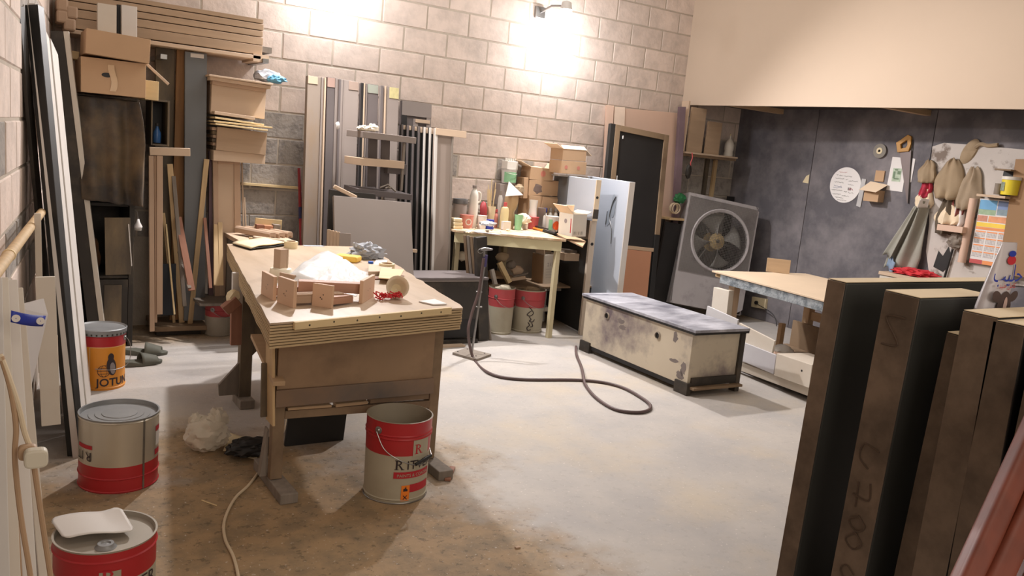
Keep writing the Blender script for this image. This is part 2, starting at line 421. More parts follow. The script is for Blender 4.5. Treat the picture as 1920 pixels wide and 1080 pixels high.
# local +x runs towards the back wall, local y points out of the room
LM = Matrix(((-LD.x, -1 * (-LD.y), 0, .376), (-LD.y, (-LD.x), 0, WY), (0, 0, 1, 0), (0, 0, 0, 1)))
wl = MB().box((-8.5, .004, 0), (.3, .2, CEIL)).build('wall_left', M_mortar, matrix=LM); struct(wl)
blockwall(wl, -5.4, 0, None, 0, 12, 0, lambda a, b, z: z < .3, lambda a, z, R: R.random() < .25, 5)
# right side: dark boarded wall with two visible sheets, and the boxed-in front above
wr = MB().box((6.97, -1.2, 0), (7.1, WY, 2.6)).build('wall_right', M_under); struct(wr)
for a, b in ((5.434, WY), (4.214, 5.428), (2.99, 4.208), (1.77, 2.984)):
    p = MB().box((6.955, a, 0), (6.972, b, 2.44)).build('panel', M_darkwall, parent=wr, bev=.002)
SZ = 2.165
sx = lambda y: 6.08 + .092 * (WY - y)
pm = MB(); pm.add([(sx(WY), WY, SZ), (sx(-1), -1, SZ), (sx(-1) + .03, -1, SZ), (sx(WY) + .03, WY, SZ),
                   (sx(WY), WY, CEIL), (sx(-1), -1, CEIL), (sx(-1) + .03, -1, CEIL), (sx(WY) + .03, WY, CEIL)],
                  [(0, 1, 2, 3), (4, 5, 6, 7), (0, 1, 5, 4), (1, 2, 6, 5), (2, 3, 7, 6), (3, 0, 4, 7)])
o = pm.build('wall_upper_right', M_soffit); struct(o)
MB().add([(sx(WY) + .03, WY, SZ + .06), (sx(-1) + .03, -1, SZ + .06), (6.97, -1, SZ + .06), (6.97, WY, SZ + .06)], [(0, 1, 2, 3)]).build('soffit_board', M_under, parent=o, solid=.02)
for y in (5.9, 4.3, 2.7):
    MB().box((sx(y) + .03, y - .03, SZ + .0), (6.95, y + .03, SZ + .05)).build('joist', M_ply, parent=o)

# ================================================================ LAMPS on the back wall
def lamp(x, label):
    t = thing('bracket_lamp', label, 'lamp', (x, WY, 2.78), group='lamps on the block wall')
    MB().box((-.05, -.03, -.05), (.05, .003, .05)).build('back_plate', M_steel, t, bev=.004)
    MB().tube([(0, -.02, 0), (0, -.2, .04), (0, -.38, .02)], .011).build('arm', M_steel, t, smooth=True)
    MB().lathe([(.015, .06), (.04, .05), (.05, 0), (.05, -.02)], 20, (0, -.42, .0)).build('socket', M_white, t, smooth=True)
    MB().lathe([(.001, -.13), (.03, -.12), (.05, -.08), (.055, -.04), (.048, -.0), (.02, .01)], 20, (0, -.42, -.0)).build('bulb', M_lamp, t, smooth=True)
lamp(4.21, 'glaring white bulb on a wall arm near the right of the block wall')
lamp(2.2, 'glaring white bulb on a wall arm above the tall grey doors')

# ================================================================ BACK LEFT: boards on wall rack, boxes, cloth cabinet
def px_board(name, label, cat, bl, br, tl, y, th, m, group=None, bev=.002):
    return board(name, label, cat, *Y3(y, bl, br, tl), th, m, group, bev)
t = thing('board_rack', 'long horizontal stack of brown boards on a wall rack, top left corner', 'boards', YP(112, 62, 6.1))
tl0 = t.location.copy()
rows = [((250, -1), (493, 33), (473, 41)), ((473, 42.5),), ]
ys = [(33, 41), (42.5, 54), (55.5, 66.5), (68, 82), (83, 100.5), (103, 110)]
for n, (a, b) in enumerate(ys):
    # heights measured at the right hand end (x about 473) and carried level to the left
    zt = YP(473, a, 6.1).z; zb = YP(473, b, 6.1).z
    xr = YP(494 - (n == 5) * 4 + (n % 2), 40, 6.1).x; xl = YP(124, 30, 6.1).x
    yo = 0 if n < 5 else -.02
    MB().box((xl, 6.1 + yo, zb), (xr, 6.42, zt)).build('plank', M_plyh if n < 5 else M_mdfg, t, bev=.003, loc=-tl0)
for k, (u, v) in enumerate(((118, 8), (136, 22), (118, 30), (132, 45))):
    p = YP(u, v, 6.02); MB().box((p.x - .035, p.y, p.z - .04), (p.x + .03, 6.2, p.z + .035)).build('plank_end', M_mdf, t, bev=.012, loc=-tl0)
for u, v in ((300, 104), (488, 112)):
    p = YP(u, v, 6.2); MB().box((p.x - .02, 6.05, p.z - .03), (p.x + .02, 6.455, p.z)).build('bracket', M_steel, t, loc=-tl0)
p = YP(493, 92, 6.1); MB().box((p.x - .02, 6.12, p.z - .02), (p.x + .07, 6.4, p.z + .02)).build('end_block', M_greyw, t, loc=-tl0)
p = YP(490, 103, 6.1); MB().box((p.x - .06, 6.08, p.z - .05), (p.x + .05, 6.4, p.z + .0)).build('end_block', M_mdfg, t, loc=-tl0)

# cabinet carcass behind the draped cloth
CX0, CX1, CY0, CY1, CZ = YP(131, 300, 5.85).x, YP(254, 300, 5.85).x, 5.85, 6.35, YP(200, 183, 5.85).z
t = thing('tall_cabinet', 'tall dark open cabinet in the left corner with a draped black cloth', 'cabinet', (CX0, CY0, 0))
w_ = CX1 - CX0; d_ = CY1 - CY0
for nm, a, b in (('side_panel', (0, 0, 0), (.02, d_, CZ)), ('side_panel', (w_ - .03, 0, 0), (w_, d_, CZ)), ('top_panel', (.021, 0, CZ - .02), (w_ - .031, d_, CZ)),
                 ('back_panel', (.021, d_ - .012, .05), (w_ - .031, d_, CZ - .021)), ('shelf', (.021, .01, .46), (w_ - .031, d_ - .013, .48)),
                 ('shelf', (.021, .05, .93), (w_ - .031, d_ - .013, .95))):
    MB().box(a, b).build(nm, M_blackd, t, bev=.002)
dp = MB().box((.16, .0, .03), (w_ - .032, .018, .455)).build('door', M_blackd, t, bev=.002)
MB().box((.2, -.006, .07), (w_ - .07, 0, .42)).build('door_field', M_olddark, dp, bev=.002)
board('dark_board', 'dark brown flat board standing on the shelf inside the corner cabinet', 'board', YP(198, 516, 5.8), YP(246, 520, 5.8), YP(196, 408, 5.8), .018, M_olddark)
px_board('white_strip', 'thin white strip standing beside the dark board in the corner cabinet', 'strip', (246, 499), (248, 500), (240, 420), 5.79, .006, M_white)
o = MB(); crumple(o, YP(148, 418, 6.0), (.06, .05, .11), 4, .3); tag(o.build('brown_bag', mat('rust_bag', s2l(120, 62, 36), .8, .2), smooth=True), 'rust brown crumpled bag on the shelf of the corner cabinet', 'bag')
o = MB(); crumple(o, YP(158, 480, 6.0), (.09, .06, .16), 8, .3); tag(o.build('cloth_bundle', mat('brown_bundle', s2l(92, 62, 40), .9, .2), smooth=True), 'dark brown cloth bundle low in the corner cabinet behind the leaning posts', 'bundle')
# draped cloth
c0, c1, c2, c3 = Y3(5.8, (136, 178), (256, 192), (152, 372), (268, 386))
def cloth(u, w):
    top = c0.lerp(c1, u); bot = c2.lerp(c3, u); p = top.lerp(bot, w)
    f = .012 + .03 * w * u
    p.y += -.02 + f * math.sin(u * 17 + w * 2) * .9 - .018 * abs(math.sin(u * 5 - w * 4)) + .02 * noise.noise(V((u * 4, w * 4, 3))) - .05 * w * (1 - abs(u - .5))
    if u > .82: p.y -= (u - .82) * .4; p.x += (u - .82) * .1 * math.sin(w * 5)
    if w > .9: p.z += .012 * noise.noise(V((u * 6, 9, 0)))
    return p
mb = MB(); mb.grid(cloth, 40, 40)
mb.grid(lambda u, w: (c0.lerp(c1, u) + V((0, -.02 + .30 * w + (1 - w) * (.012 * math.sin(u * 17) * .6), .003 + .006 * math.sin(u * 9 + w * 6)))), 40, 8)
e0, e1 = c1.copy(), c3.copy()
mb.grid(lambda u, w: e0.lerp(e1, w) + V((.0 + .05 * u * (1 - abs(w - .35) * 1.2), -.02 + .10 * u + .01 * math.sin(w * 9 + u * 4), -.01 * u)), 8, 30)
tag(mb.build('draped_sheet', M_cloth, smooth=True, solid=.003), 'dusty black cloth draped over the corner cabinet below the cartons', 'cloth')
for n, (u, v) in enumerate(((272, 410),)):
    t = thing('lamp_shade', 'small clear and white lamp shade hooked beside the corner cabinet', 'shade', V((CX1 + .03, 5.9, YP(270, 425, 5.9).z)))
    MB().tube([V((0, .0, .05)), V((-.015, -.06, .10)), V((-.03, -.045, .12))], .002, 5).build('hook_wire', M_steel, t)
    MB().lathe([(.006, .05), (.01, .03), (.026, -.0), (.024, -.012)], 20).build('shade', M_paper, t, smooth=True, solid=.002)
    MB().lathe([(.025, -.010), (.022, -.025), (.005, -.03)], 20).build('glass', M_clear, t, smooth=True)

# cartons
def carton(name, label, bl, br, tl, y, depth, group=None, m=M_card, flaps=None, open_=False, th=.006):
    M, w, h = frame(*Y3(y, bl, br, tl)); t = thing(name, label, 'box', matrix=M, group=group)
    mb = MB(); mb.box((0, 0, 0), (w, th, h)).box((0, depth - th, 0), (w, depth, h)).box((0, th, 0), (th, depth - th, h)).box((w - th, th, 0), (w, depth - th, h)).box((th, th, 0), (w - th, depth - th, th))
    if not open_: mb.box((th, th, h - th), (w - th, depth - th, h))
    mb.build('carton_body', m, t, bev=.0015)
    for f in (flaps or []):
        side, ln, ang = f
        if side == 'front': T = Matrix.Translation((0, 0, h)) @ Matrix.Rotation(-ang, 4, 'X'); MB().box((0, -.004, 0), (w, 0, ln), T).build('flap', M_cardin, t)
        if side == 'back': T = Matrix.Translation((0, depth, h)) @ Matrix.Rotation(ang, 4, 'X'); MB().box((0, 0, 0), (w, .004, ln), T).build('flap', M_cardin, t)
        if side == 'left': T = Matrix.Translation((0, 0, h)) @ Matrix.Rotation(-ang, 4, 'Y'); MB().box((0, 0, 0), (.004, depth, ln), T).build('flap', M_cardin, t)
        if side == 'right': T = Matrix.Translation((w, 0, h)) @ Matrix.Rotation(ang, 4, 'Y'); MB().box((-.004, 0, 0), (0, depth, ln), T).build('flap', M_cardin, t)
    return t, w, h
# big carton with a hand hole
t, w, h = carton('cardboard_box', 'brown cardboard box with torn taped hand hole, under the tilted carton', (152, 172), (273, 184), (150, 105), 5.72, .42)
mb = MB(); mb.prism([(w * .39 + .02 * math.cos(a) * (1.5), h * .55 + .014 * math.sin(a)) for a in [k * math.pi / 8 for k in range(16)]], -.0015, .0); mb.build('hand_hole', M_black, t)
mb = MB(); mb.grid(lambda a, b: V((w * (.43 + .1 * a + .03 * math.sin(b * 5)), -.003 - .006 * a * b, h * (.1 + .75 * b))), 4, 6); mb.build('tape', mat('tape_strip', s2l(196, 166, 130), .3), t, solid=.0008)
t, w, h = carton('cardboard_box', 'tilted flat cardboard carton lid with white board pieces standing in it', (160, 99), (280, 119), (160, 52), 5.66, .36)
t2 = thing('white_drawer_front', 'white open board box standing upright on the top carton', 'board', YP(183, 62, 5.85))
a = YP(183, 62, 5.85)
for nm, u0, u1, m_ in (('panel', 183, 218.5, M_whited), ('panel', 228, 257, M_white), ('gap_shade', 219, 227.5, M_black)):  # black strip stands in for the shade in the gap between the panels
    q0, q1, q2 = Y3(5.85 if nm == 'panel' else 5.9, (u0, 70 + (u0 - 183) * .05), (u1, 72 + (u1 - 183) * .05), (u0, 5 + (u0 - 183) * .08))
    Mx, ww, hh = frame(q0 - a, q1 - a, q2 - a); MB().box((0, 0, 0), (ww, .05 if nm == 'panel' else .02, hh)).build(nm, m_, t2, matrix=Mx, bev=.002)
px_board('wooden_box', 'small pale wooden box end right of the taped carton', 'box', (272, 186), (297, 190), (273, 150), 5.85, .3, M_pineh)
px_board('offcut_board', 'pale offcut board slanting down right of the taped carton', 'board', (273, 122), (277, 119), (314, 160), 5.8, .012, M_mdfg)
px_board('offcut_board', 'cream offcut pieces poking out left of the taped carton', 'board', (122, 108), (148, 112), (122, 93), 5.95, .15, M_pineh)
# dark open crate with blue bottle
M, w, h = frame(*Y3(5.95, (283, 272), (317, 276), (284, 186))); t = thing('open_crate', 'dark open-fronted wooden crate on the pale door frame, corner cabinet side', 'crate', matrix=M)
MB().box((0, .22, 0), (w, .23, h)).build('back_panel', M_black, t)
for a, b in (((0, 0, 0), (.008, .22, h)), ((w - .012, 0, 0), (w, .22, h)), ((.009, 0, 0), (w - .013, .22, .01)), ((.009, 0, h - .01), (w - .013, .22, h))):
    MB().box(a, b).build('side_panel', M_olddark, t, bev=.001)
b_ = YP(294, 268, 5.99); t = thing('plastic_bottle', 'small blue clear bottle standing in the dark open crate', 'bottle', b_)
MB().lathe([(.001, .0), (.024, .002), (.026, .05), (.024, .07), (.01, .1), (.01, .11)], 18).build('bottle_body', mat('blue_clear', s2l(50, 90, 140), .15, .1, alpha=.8), t, smooth=True)
MB().lathe([(.001, .112), (.012, .112), (.012, .13), (.001, .13)], 14).build('cap', M_black, t)

# pale door frame leaning, with top rail
t = thing('door_frame', 'pale unfinished door frame leaning left of the scrap timber', 'frame', G(283, 624) + V((0, .0, 0)))
base = t.location.copy()
def pxpart(name, m, parent, pbase, bl, br, tl, y, th, bev=.002):
    q = Y3(y, bl, br, tl); Mx, ww, hh = frame(*[k - pbase for k in q])
    return MB().box((0, 0, 0), (ww, th, hh)).build(name, m, parent, matrix=Mx, bev=bev)
fy = 5.93
pxpart('rail', M_mdfg, t, base, (281, 291), (357, 293), (280, 276), fy, .03)
pxpart('stile', M_mdf, t, base, (281, 622), (290, 622), (279, 292), fy + .002, .03)
pxpart('stile', M_mdf, t, base, (294, 590), (305, 590), (294, 292), fy + .002, .03)
pxpart('inner_panel', M_mdf, t, base, (290, 605), (295, 605), (289, 292), fy + .016, .01)

# tall dark boards behind the scrap timber
for lab, a, m_, yy in (('tall stained dark brown board, leftmost behind the scrap sticks', ((288, 595), (322, 598), (292, 88)), M_olddark, 6.22),
                       ('old rough brown plank between the stained board and the blue-grey board', ((318, 600), (348, 602), (332, 92)), mat('old_brown_plank', s2l(120, 86, 52), .8, .3, 5, stretch=(6, 6, .5)), 6.18),
                       ('tall blue-grey dusty board with a white patch at its top', ((345, 602), (384, 606), (347, 96)), M_bluedark, 6.14)):
    o, w, h = px_board('tall_board', lab, 'board', *a, yy, .03, m_, group='tall boards behind the scrap timber')
    if 'white patch' in lab:
        MB().box((w * .25, -.002, h - .035), (w * .85, -.0002, h - .008)).build('patch', M_white, o)
# timber base on which the sticks stand
t = thing('timber_platform', 'low sawdust-covered board platform under the scrap timber', 'board', G(290, 633))
MB().box((0, 0, .04), (.36, .42, .075)).build('board', M_brown, t, bev=.004)
MB().box((.02, .05, 0), (.32, .1, .038)).build('batten', M_blackd, t)
MB().box((.02, .3, 0), (.32, .35, .038)).build('batten', M_blackd, t)
sticks = [((352, 607), (383, 298), 9, M_pine, 'long pale batten leaning right across the other scrap sticks'),
          ((324, 606), (304, 400), 5, M_pine, 'thin pale stick, leftmost of the leaning scrap'),
          ((336, 606), (313, 308), 10, M_pine, 'broad pine stick leaning left in the scrap timber'),
          ((326, 590), (310, 420), 3, M_pineh, 'very thin sliver between the two left pine sticks'),
          ((354, 545), (328, 407), 12, M_redwood, 'reddish drilled board in the middle of the scrap sticks'),
          ((343, 575), (322, 330), 7, M_greyw, 'grey stick behind the broad pine stick'),
          ((392, 540), (381, 408), 6, M_redwood, 'narrow reddish stick right of the long pale batten'),
          ((352, 540), (333, 470), 7, M_greyw, 'short grey stick leaning against the reddish drilled board'),
          ((401, 534), (401, 420), 10, M_pine, 'short upright pine batten against the tall beige door'),
          ((411, 534), (409, 416), 8, M_pine, 'second upright pine batten against the tall beige door')]
for k, (b, tp, w, m_, lab) in enumerate(sticks):
    y0 = 5.92 + .012 * k if b[1] > 550 else 5.88
    if b[1] > 600: q = G(b[0], b[1], .075)
    else: q = YP(b[0], b[1], y0)
    s = mpp(q); tp_ = YP(tp[0], tp[1], 6.1)
    board('timber_stick', lab, 'stick', q, q + V((w * s, 0, -.0)), tp_, .018 if k != 6 else .012, m_, group='scrap timber leaning at the back')
px_board('dark_blue_sheet', 'dark blue-black board low behind the scrap sticks', 'board', (303, 592), (330, 590), (303, 495), 6.05, .015, mat('dark_blue', s2l(26, 32, 42), .6))

# ---- beige cupboard parts stacked over the tall door
px_board('tall_door', 'tall beige panelled door standing behind the stool', 'door', (402, 556), (452, 556), (398, 283), 6.2, .03, M_mdfg)
td = bpy.context.scene.collection.objects['tall_door']
Mi, w, h = frame(*Y3(6.2, (402, 556), (452, 556), (398, 283)))
MB().box((0, -.012, 0), (.035, -.0005, h)).build('stile', M_mdf, td, bev=.002)
MB().box((w - .045, -.012, 0), (w, -.0005, h)).build('stile', M_mdf, td, bev=.002)
MB().box((.036, -.012, h - .09), (w - .046, -.0005, h)).build('rail', M_mdf, td, bev=.002)
px_board('timber_post', 'narrow mauve-brown post left of the tall beige door', 'post', (391, 556), (400, 556), (392, 283), 6.22, .03, M_purplew)
for u in (456, 461, 466): px_board('thin_strip', '%s of three thin pale strips upright right of the tall beige door' % {456: 'tallest', 461: 'middle', 466: 'shortest'}[u], 'strip', (u, 450), (u + 3, 450), (u - 4, 300 + (u - 456) * 14), 6.3, .008, M_mdfg, group='thin strips beside the tall beige door')
px_board('door_rail', 'long pale rail lying across the top of the tall beige door', 'rail', (400, 301), (497, 308), (400, 281), 6.1, .3, M_mdfg)
t = thing('panel_stack', 'brown layered panel stack with wide front, under the pale thin sheets', 'panels', YP(405, 290, 6.08)); q = t.location.copy()
pxpart('front_panel', M_plyh, t, q, (405, 281), (498, 291), (404, 237), 6.08, .02)
for n in range(6):
    z0 = 238 + n * 7.2; pxpart('sheet', M_olddark if n % 2 else M_mdf, t, q, (398 + (n % 3), z0 + 6), (470, z0 + 12), (398 + (n % 3), z0), 6.12 + .0, .3)
for n, (a, b, c, lab) in enumerate((((404, 234), (502, 246), 3, 'lowest'), ((401, 229), (511, 241), 3.2, 'second'), ((403, 222), (495, 236), 3.5, 'third'), ((402, 214), (478, 225), 6, 'topmost'))):
    px_board('thin_sheet', '%s of the pale thin boards lying on the brown panel stack' % lab, 'board', a, b, (a[0], a[1] - c), 6.0 + .01 * n, .3, M_pineh if n < 3 else M_mdfg, group='thin boards on the panel stack')
px_board('cupboard_front', 'beige cupboard front panel below the moulded cornice', 'panel', (395, 211), (496, 223), (394, 152), 6.12, .3, M_mdfg)
t = thing('cornice', 'stepped beige cornice board carrying the blue rag', 'cornice', YP(394, 154, 6.05)); q = t.location.copy()
pxpart('moulding', M_mdf, t, q, (398, 158), (498, 173), (398, 150), 6.09, .3)
pxpart('moulding', M_mdfg, t, q, (394, 149.5), (508, 167), (394, 143), 6.05, .35)
pxpart('top_board', M_mdfg, t, q, (392, 142.5), (512, 160), (392, 139), 6.02, .4)
mb = MB(); crumple(mb, YP(502, 143, 6.2), (.10, .06, .045), 3, .35); tag(mb.build('rag', M_rag, smooth=True), 'grey and blue rag lying on the moulded cornice', 'rag')
mb = MB(); crumple(mb, YP(518, 148, 6.15), (.07, .05, .03), 9, .35); tag(mb.build('rag', M_ragb, smooth=True), 'light blue cloth beside the grey rag on the cornice', 'rag')
px_board('batten_strip', 'pale wooden batten fixed along the block wall behind the red pole', 'batten', (452, 347), (560, 355), (452, 342), 6.42, .035, M_pineh)
q0, q1 = YP(565, 470, 6.1), YP(561, 316, 6.38)
o = MB().tube([q0 + (q0 - q1) * .93, q0, q0.lerp(q1, .5), q1], .013).build('red_pole', mat('red_pole', s2l(150, 44, 50), .45, .2), smooth=True); tag(o, 'thin red pole leaning on the wall beside the tall doors', 'pole')
MB().tube([q0.lerp(q1, .38), q0.lerp(q1, .52)], .0145).build('pole_band', mat('blue_band', s2l(50, 50, 90), .5), o)


# ================================================================ CANS
def cyl_fan(mb, cx, cz, pts, ang, r):           # fan polygon wrapped round a can; cx along the arc
    vs = [(cx, cz)] + [(cx + a, cz + b) for a, b in pts]
    out = [(r * math.cos(ang + x / r), r * math.sin(ang + x / r), z) for x, z in vs]; n = len(pts)
    return mb.add(out, [(0, i + 1, (i + 1) % n + 1) for i in range(n)])
def ell(a, b, n=18, rot=0):
    return [(a * math.cos(t) * math.cos(rot) - b * math.sin(t) * math.sin(rot), a * math.cos(t) * math.sin(rot) + b * math.sin(t) * math.cos(rot)) for t in [2 * math.pi * k / n for k in range(n)]]
def cyl_ring(mb, cx, cz, a, b, w, ang, r, n=28, t0=0, t1=2 * math.pi):
    def f(u, q):
        t = t0 + (t1 - t0) * u; k = 1 - w / max(a, b) * q; x = cx + a * k * math.cos(t); z = cz + b * k * math.sin(t)
        return V((r * math.cos(ang + x / r), r * math.sin(ang + x / r), z))
    return mb.grid(f, n, 1)
def can_place(u, v, halfpx, utop, vtop):
    q = G(u, v); r = halfpx * mpp(q); d = V((q.x, q.y, 0)).normalized(); c = q + d * r
    r = halfpx * mpp(c); top = YP(utop, vtop, c.y); return V((c.x, c.y, 0)), r, top.z
def can_shell(t, r, h, bands, open_=True, rim=.004, taper=0.0, lid=None, ribs=()):
    """bands: list of (z fraction upper limit, material)"""
    mats = []; [mats.append(m) for _, m in bands if m not in mats]; mats.append(M_canin)
    zs = [0]; N = 28
    prof = []; ms = []
    cuts = sorted(set([k / N for k in range(N + 1)] + [b for b, _ in bands] + [x for rr in ribs for x in (rr - .012, rr, rr + .012)]))
    for z in cuts:
        rr = r * (1 + taper * (z - .5))
        for q in ribs:
            if abs(z - q) < .002: rr += .004
        prof.append((rr, z * h))
        ms.append(mats.index(next(m for b, m in bands if z < b - 1e-6 or b == bands[-1][0])))
    ms = ms[:len(prof) - 1]
    rt = prof[-1][0]
    if open_:
        prof += [(rt + rim * .6, h + .002), (rt - .004, h + .003), (rt - .006, h - .01), (prof[0][0] - .006, .012), (.001, .012)]; ms += [ms[-1]] + [len(mats) - 1] * 4
        ms = ms[:len(prof) - 1]
    prof = [(.001, 0.0)] + prof; ms = [ms[0]] + ms
    return MB().lathe(prof, 56, mats=ms).build('can_body', mats, t, smooth=True)
def front_angle(c): return math.atan2(-c.y, -c.x)
def handle_ears(t, r, z, angs, m=M_steel):
    for a in angs:
        T = Matrix.Rotation(a, 4, 'Z') @ Matrix.Translation((r, 0, z)) @ Matrix.Rotation(math.pi / 2, 4, 'Y')
        MB().lathe([(.001, .009), (.006, .009), (.009, .004), (.016, .003), (.017, 0)], 18, T=T).build('handle_ear', m, t, smooth=True)
def serif_R(mb, ang, x, z, s, r, outline=False):
    def pb(x0, z0, x1, z1): 
        return mb.grid(lambda u, w: (lambda X, Z: V((r * math.cos(ang + X / r), r * math.sin(ang + X / r), Z)))(x + s * (x0 + (x1 - x0) * u), z + s * (z0 + (z1 - z0) * w)), 3, 1)
    pb(.12, 0, .3, 1); pb(0, 0, .42, .07); pb(0, .93, .3, 1)
    cyl_ring(mb, x + s * .3, z + s * .74, s * .42, s * .26, s * .16, ang, r, 14, -math.pi / 2, math.pi / 2)
    mb.grid(lambda u, w: (lambda X, Z: V((r * math.cos(ang + X / r), r * math.sin(ang + X / r), Z)))(x + s * (.38 + .17 * u + .36 * w), z + s * (.5 - .5 * w)), 1, 4)
    pb(.66, 0, 1.0, .07)

# open red and cream bucket by the bench
c, r, h = can_place(738, 945, 59, 744, 776)
t = thing('paint_bucket', 'open red and cream metal paint bucket standing before the main bench', 'bucket', c)
can_shell(t, r, h, [(.60, M_cancream), (1.0, M_canred)], taper=.045, ribs=(.05, .80, .84))
fa = front_angle(c); A = lambda px: fa + math.asin(max(-.98, min(.98, px / 60)))
MB_ = MB(); patch_cyl(MB_, A(28), A(54), h * .585, h * .80, r * 1.012 + .001, 6); MB_.build('label_square', M_cancream, t, label='cream square with a red R on the bucket')
mb = MB(); serif_R(mb, A(31), .0, h * .62, .042, r * 1.012 + .002); mb.build('letter', M_printred, t)
mb = MB(); serif_R(mb, A(-3), .0, h * .435, .042, r * 1.0 + .0025)
text_on_cyl(mb, 'ITVER', A(-3) + .05 / r, h * .435, .056, r + .0025); mb.build('brand_text', M_logo, t)
mb = MB(); patch_cyl(mb, A(-4), A(57), h * .325, h * .405, r + .0015, 8); mb.build('red_band', M_printred, t)
mb = MB(); text_on_cyl(mb, 'PAINTS & COATINGS', A(2), h * .343, .019, r + .003); mb.build('band_text', M_cancream, t)
mb = MB(); patch_cyl(mb, A(27), A(58), h * .14, h * .24, r * .99 + .001, 6); mb.build('red_patch', M_printred, t)
mb = MB(); patch_cyl(mb, A(12), A(27), h * .04, h * .235, r * .985 + .002, 4); mb.build('hazard_label', M_signo, t)
mb = MB(); ha = A(19.5); cyl_fan(mb, 0, h * .185, [(-.009, -.008), (.009, -.008), (.010, 0), (.004, .003), (.002, .014), (-.004, .004), (-.009, .003)], ha, r * .985 + .0035)
for sg in (1, -1): cyl_fan(mb, 0, h * .085, [(-.010, -.008 * sg), (-.007, -.010 * sg), (.010, .008 * sg), (.007, .010 * sg)], ha, r * .985 + .0035)
mb.build('hazard_symbols', M_logo, t)
handle_ears(t, r * 1.01, h * .89, (A(-36), A(-36) + math.pi * .98))
e0 = V((math.cos(A(-36)) * (r + .015), math.sin(A(-36)) * (r + .015), h * .88)); e1 = V((math.cos(A(-36) + math.pi * .98) * (r + .012), math.sin(A(-36) + math.pi * .98) * (r + .012), h * .88))
hp = lambda px, k, z: V((math.cos(A(px)) * (r + k), math.sin(A(px)) * (r + k), h * z))
pts = bez([e0, hp(-22, .018, .70), hp(-2, .018, .60), hp(22, .016, .52), hp(40, .02, .50), hp(56, .02, .54)], 8) + bez([hp(56, .02, .54), V((r * 1.15, r * .35, h * .64)), e1], 8)[1:]
MB().tube(pts, .0022, 6).build('wire_handle', M_steel, t, smooth=True)
MB().tube([hp(30, .02, .51), hp(54, .022, .56)], .007, 10).build('handle_grip', M_black, t, smooth=True)
mb = MB(); mb.lathe([(r * 1.012, 0), (r * 1.014, .004), (r * 1.0, .006)], 48); mb.build('bottom_seam', M_steel, t, smooth=True)

# silver can upside down
c, r, h = can_place(222, 925, 67.5, 222, 771)
t = thing('paint_can', 'upside-down silver tin can with a red lower band, middle of the left side', 'can', c)
can_shell(t, r, h, [(.37, M_canred), (.97, M_metal), (1.0, M_metal)], open_=False, ribs=(.02, .20, .98))
MB().lathe([(r + .001, h - .001), (r + .003, h + .006), (r - .003, h + .006), (r - .005, h - .012), (r * .78, h - .013), (r * .77, h - .010), (r * .62, h - .011), (r * .61, h - .008), (r * .45, h - .009), (r * .44, h - .006), (.001, h - .006)], 56).build('can_bottom', M_lid, t, smooth=True)
fa = front_angle(c); A = lambda px: fa + math.asin(max(-.99, min(.99, px / 67)))
mb = MB(); mb.box((r - .001, -.004, 0), (r + .003, .004, h)); mb.build('side_seam', M_steel, t, matrix=Matrix.Rotation(A(40), 4, 'Z'))
mb = MB(); patch_cyl(mb, A(-64), A(-43), h * .60, h * .655, r + .0015, 5); mb.build('red_band', M_printred, t)
mb = MB(); text_on_cyl(mb, 'R', A(-43), h * .56, .055, r + .003, flip=True); text_on_cyl(mb, 'IT', A(-56), h * .56, .055, r + .003, flip=True); mb.build('brand_text', M_logo, t)
mb = MB(); patch_cyl(mb, A(60), A(66), h * .55, h * .75, r + .0015, 4); mb.build('label', M_white, t)
mb = MB(); patch_cyl(mb, A(60), A(66), h * .76, h * .83, r + .0015, 4); patch_cyl(mb, A(59), A(66), h * .42, h * .5, r + .0015, 4); mb.build('red_patch', M_printred, t)
# nearest can, partly out of the frame
q = G(196, 1080 + 125); c, r, h = can_place(196, 1205, 86, 196, 998)
t = thing('paint_can', 'nearest red and cream paint can with a white card on its lid, lower left', 'can', c)
can_shell(t, r, h, [(.66, M_cancream), (1.0, M_canred)], open_=False, ribs=(.05, .9))
MB().lathe([(r + .001, h - .001), (r + .003, h + .005), (r - .003, h + .005), (r - .005, h - .010), (r * .3, h - .009), (.001, h - .009)], 56).build('can_top', mat('tin_top', s2l(170, 162, 150), .5, .1, 4, metal=.3), t, smooth=True)
fa = front_angle(c); A = lambda px: fa + math.asin(max(-.99, min(.99, px / 86)))
mb = MB(); patch_cyl(mb, A(-10), A(25), h * .62, h * .80, r + .0015, 6); mb.build('label_square', M_cancream, t)
mb = MB(); serif_R(mb, A(-7), 0, h * .655, .045, r + .003); mb.build('letter', M_printred, t)
mb = MB(); serif_R(mb, A(-22), 0, h * .5, .045, r + .003); text_on_cyl(mb, 'ITVER', A(-22) + .05 / r, h * .5, .06, r + .003); mb.build('brand_text', M_logo, t)
fd = V((math.cos(fa), math.sin(fa), 0))
MB().lathe([(.001, h - .0), (.012, h - .001), (.014, h + .003), (.022, h + .003), (.024, h - .004), (.03, h - .009)], 24, tuple(fd * r * .55)).build('pour_cap', M_lid, t, smooth=True)
# white card on it
p0, p1, p2, p3 = G(92, 975, h + .012), G(120, 1015, h + .01), G(255, 995, h + .012), G(225, 950, h + .02)
def rr(u, w):
    # rounded corners
    k = 1 - .22 * max(0, abs(u - .5) * 2 - .8) / .2 * 1.0
    w2 = .5 + (w - .5) * (1 - .3 * max(0, (abs(u - .5) * 2 - .82) / .18) ** 2); 
    p = p1.lerp(p2, u).lerp(p0.lerp(p3, u), w2); p.z = h + .016 + .006 * math.sin(u * 5) + .03 * max(0, u - .72) ** 1 * 2 * abs(w2 - .2)
    return p + V((c.x * 0, 0, 0))
o = MB().grid(rr, 24, 10).build('white_card', M_white, smooth=True, solid=.0015); tag(o, 'white rounded card lying on the nearest paint can', 'card')

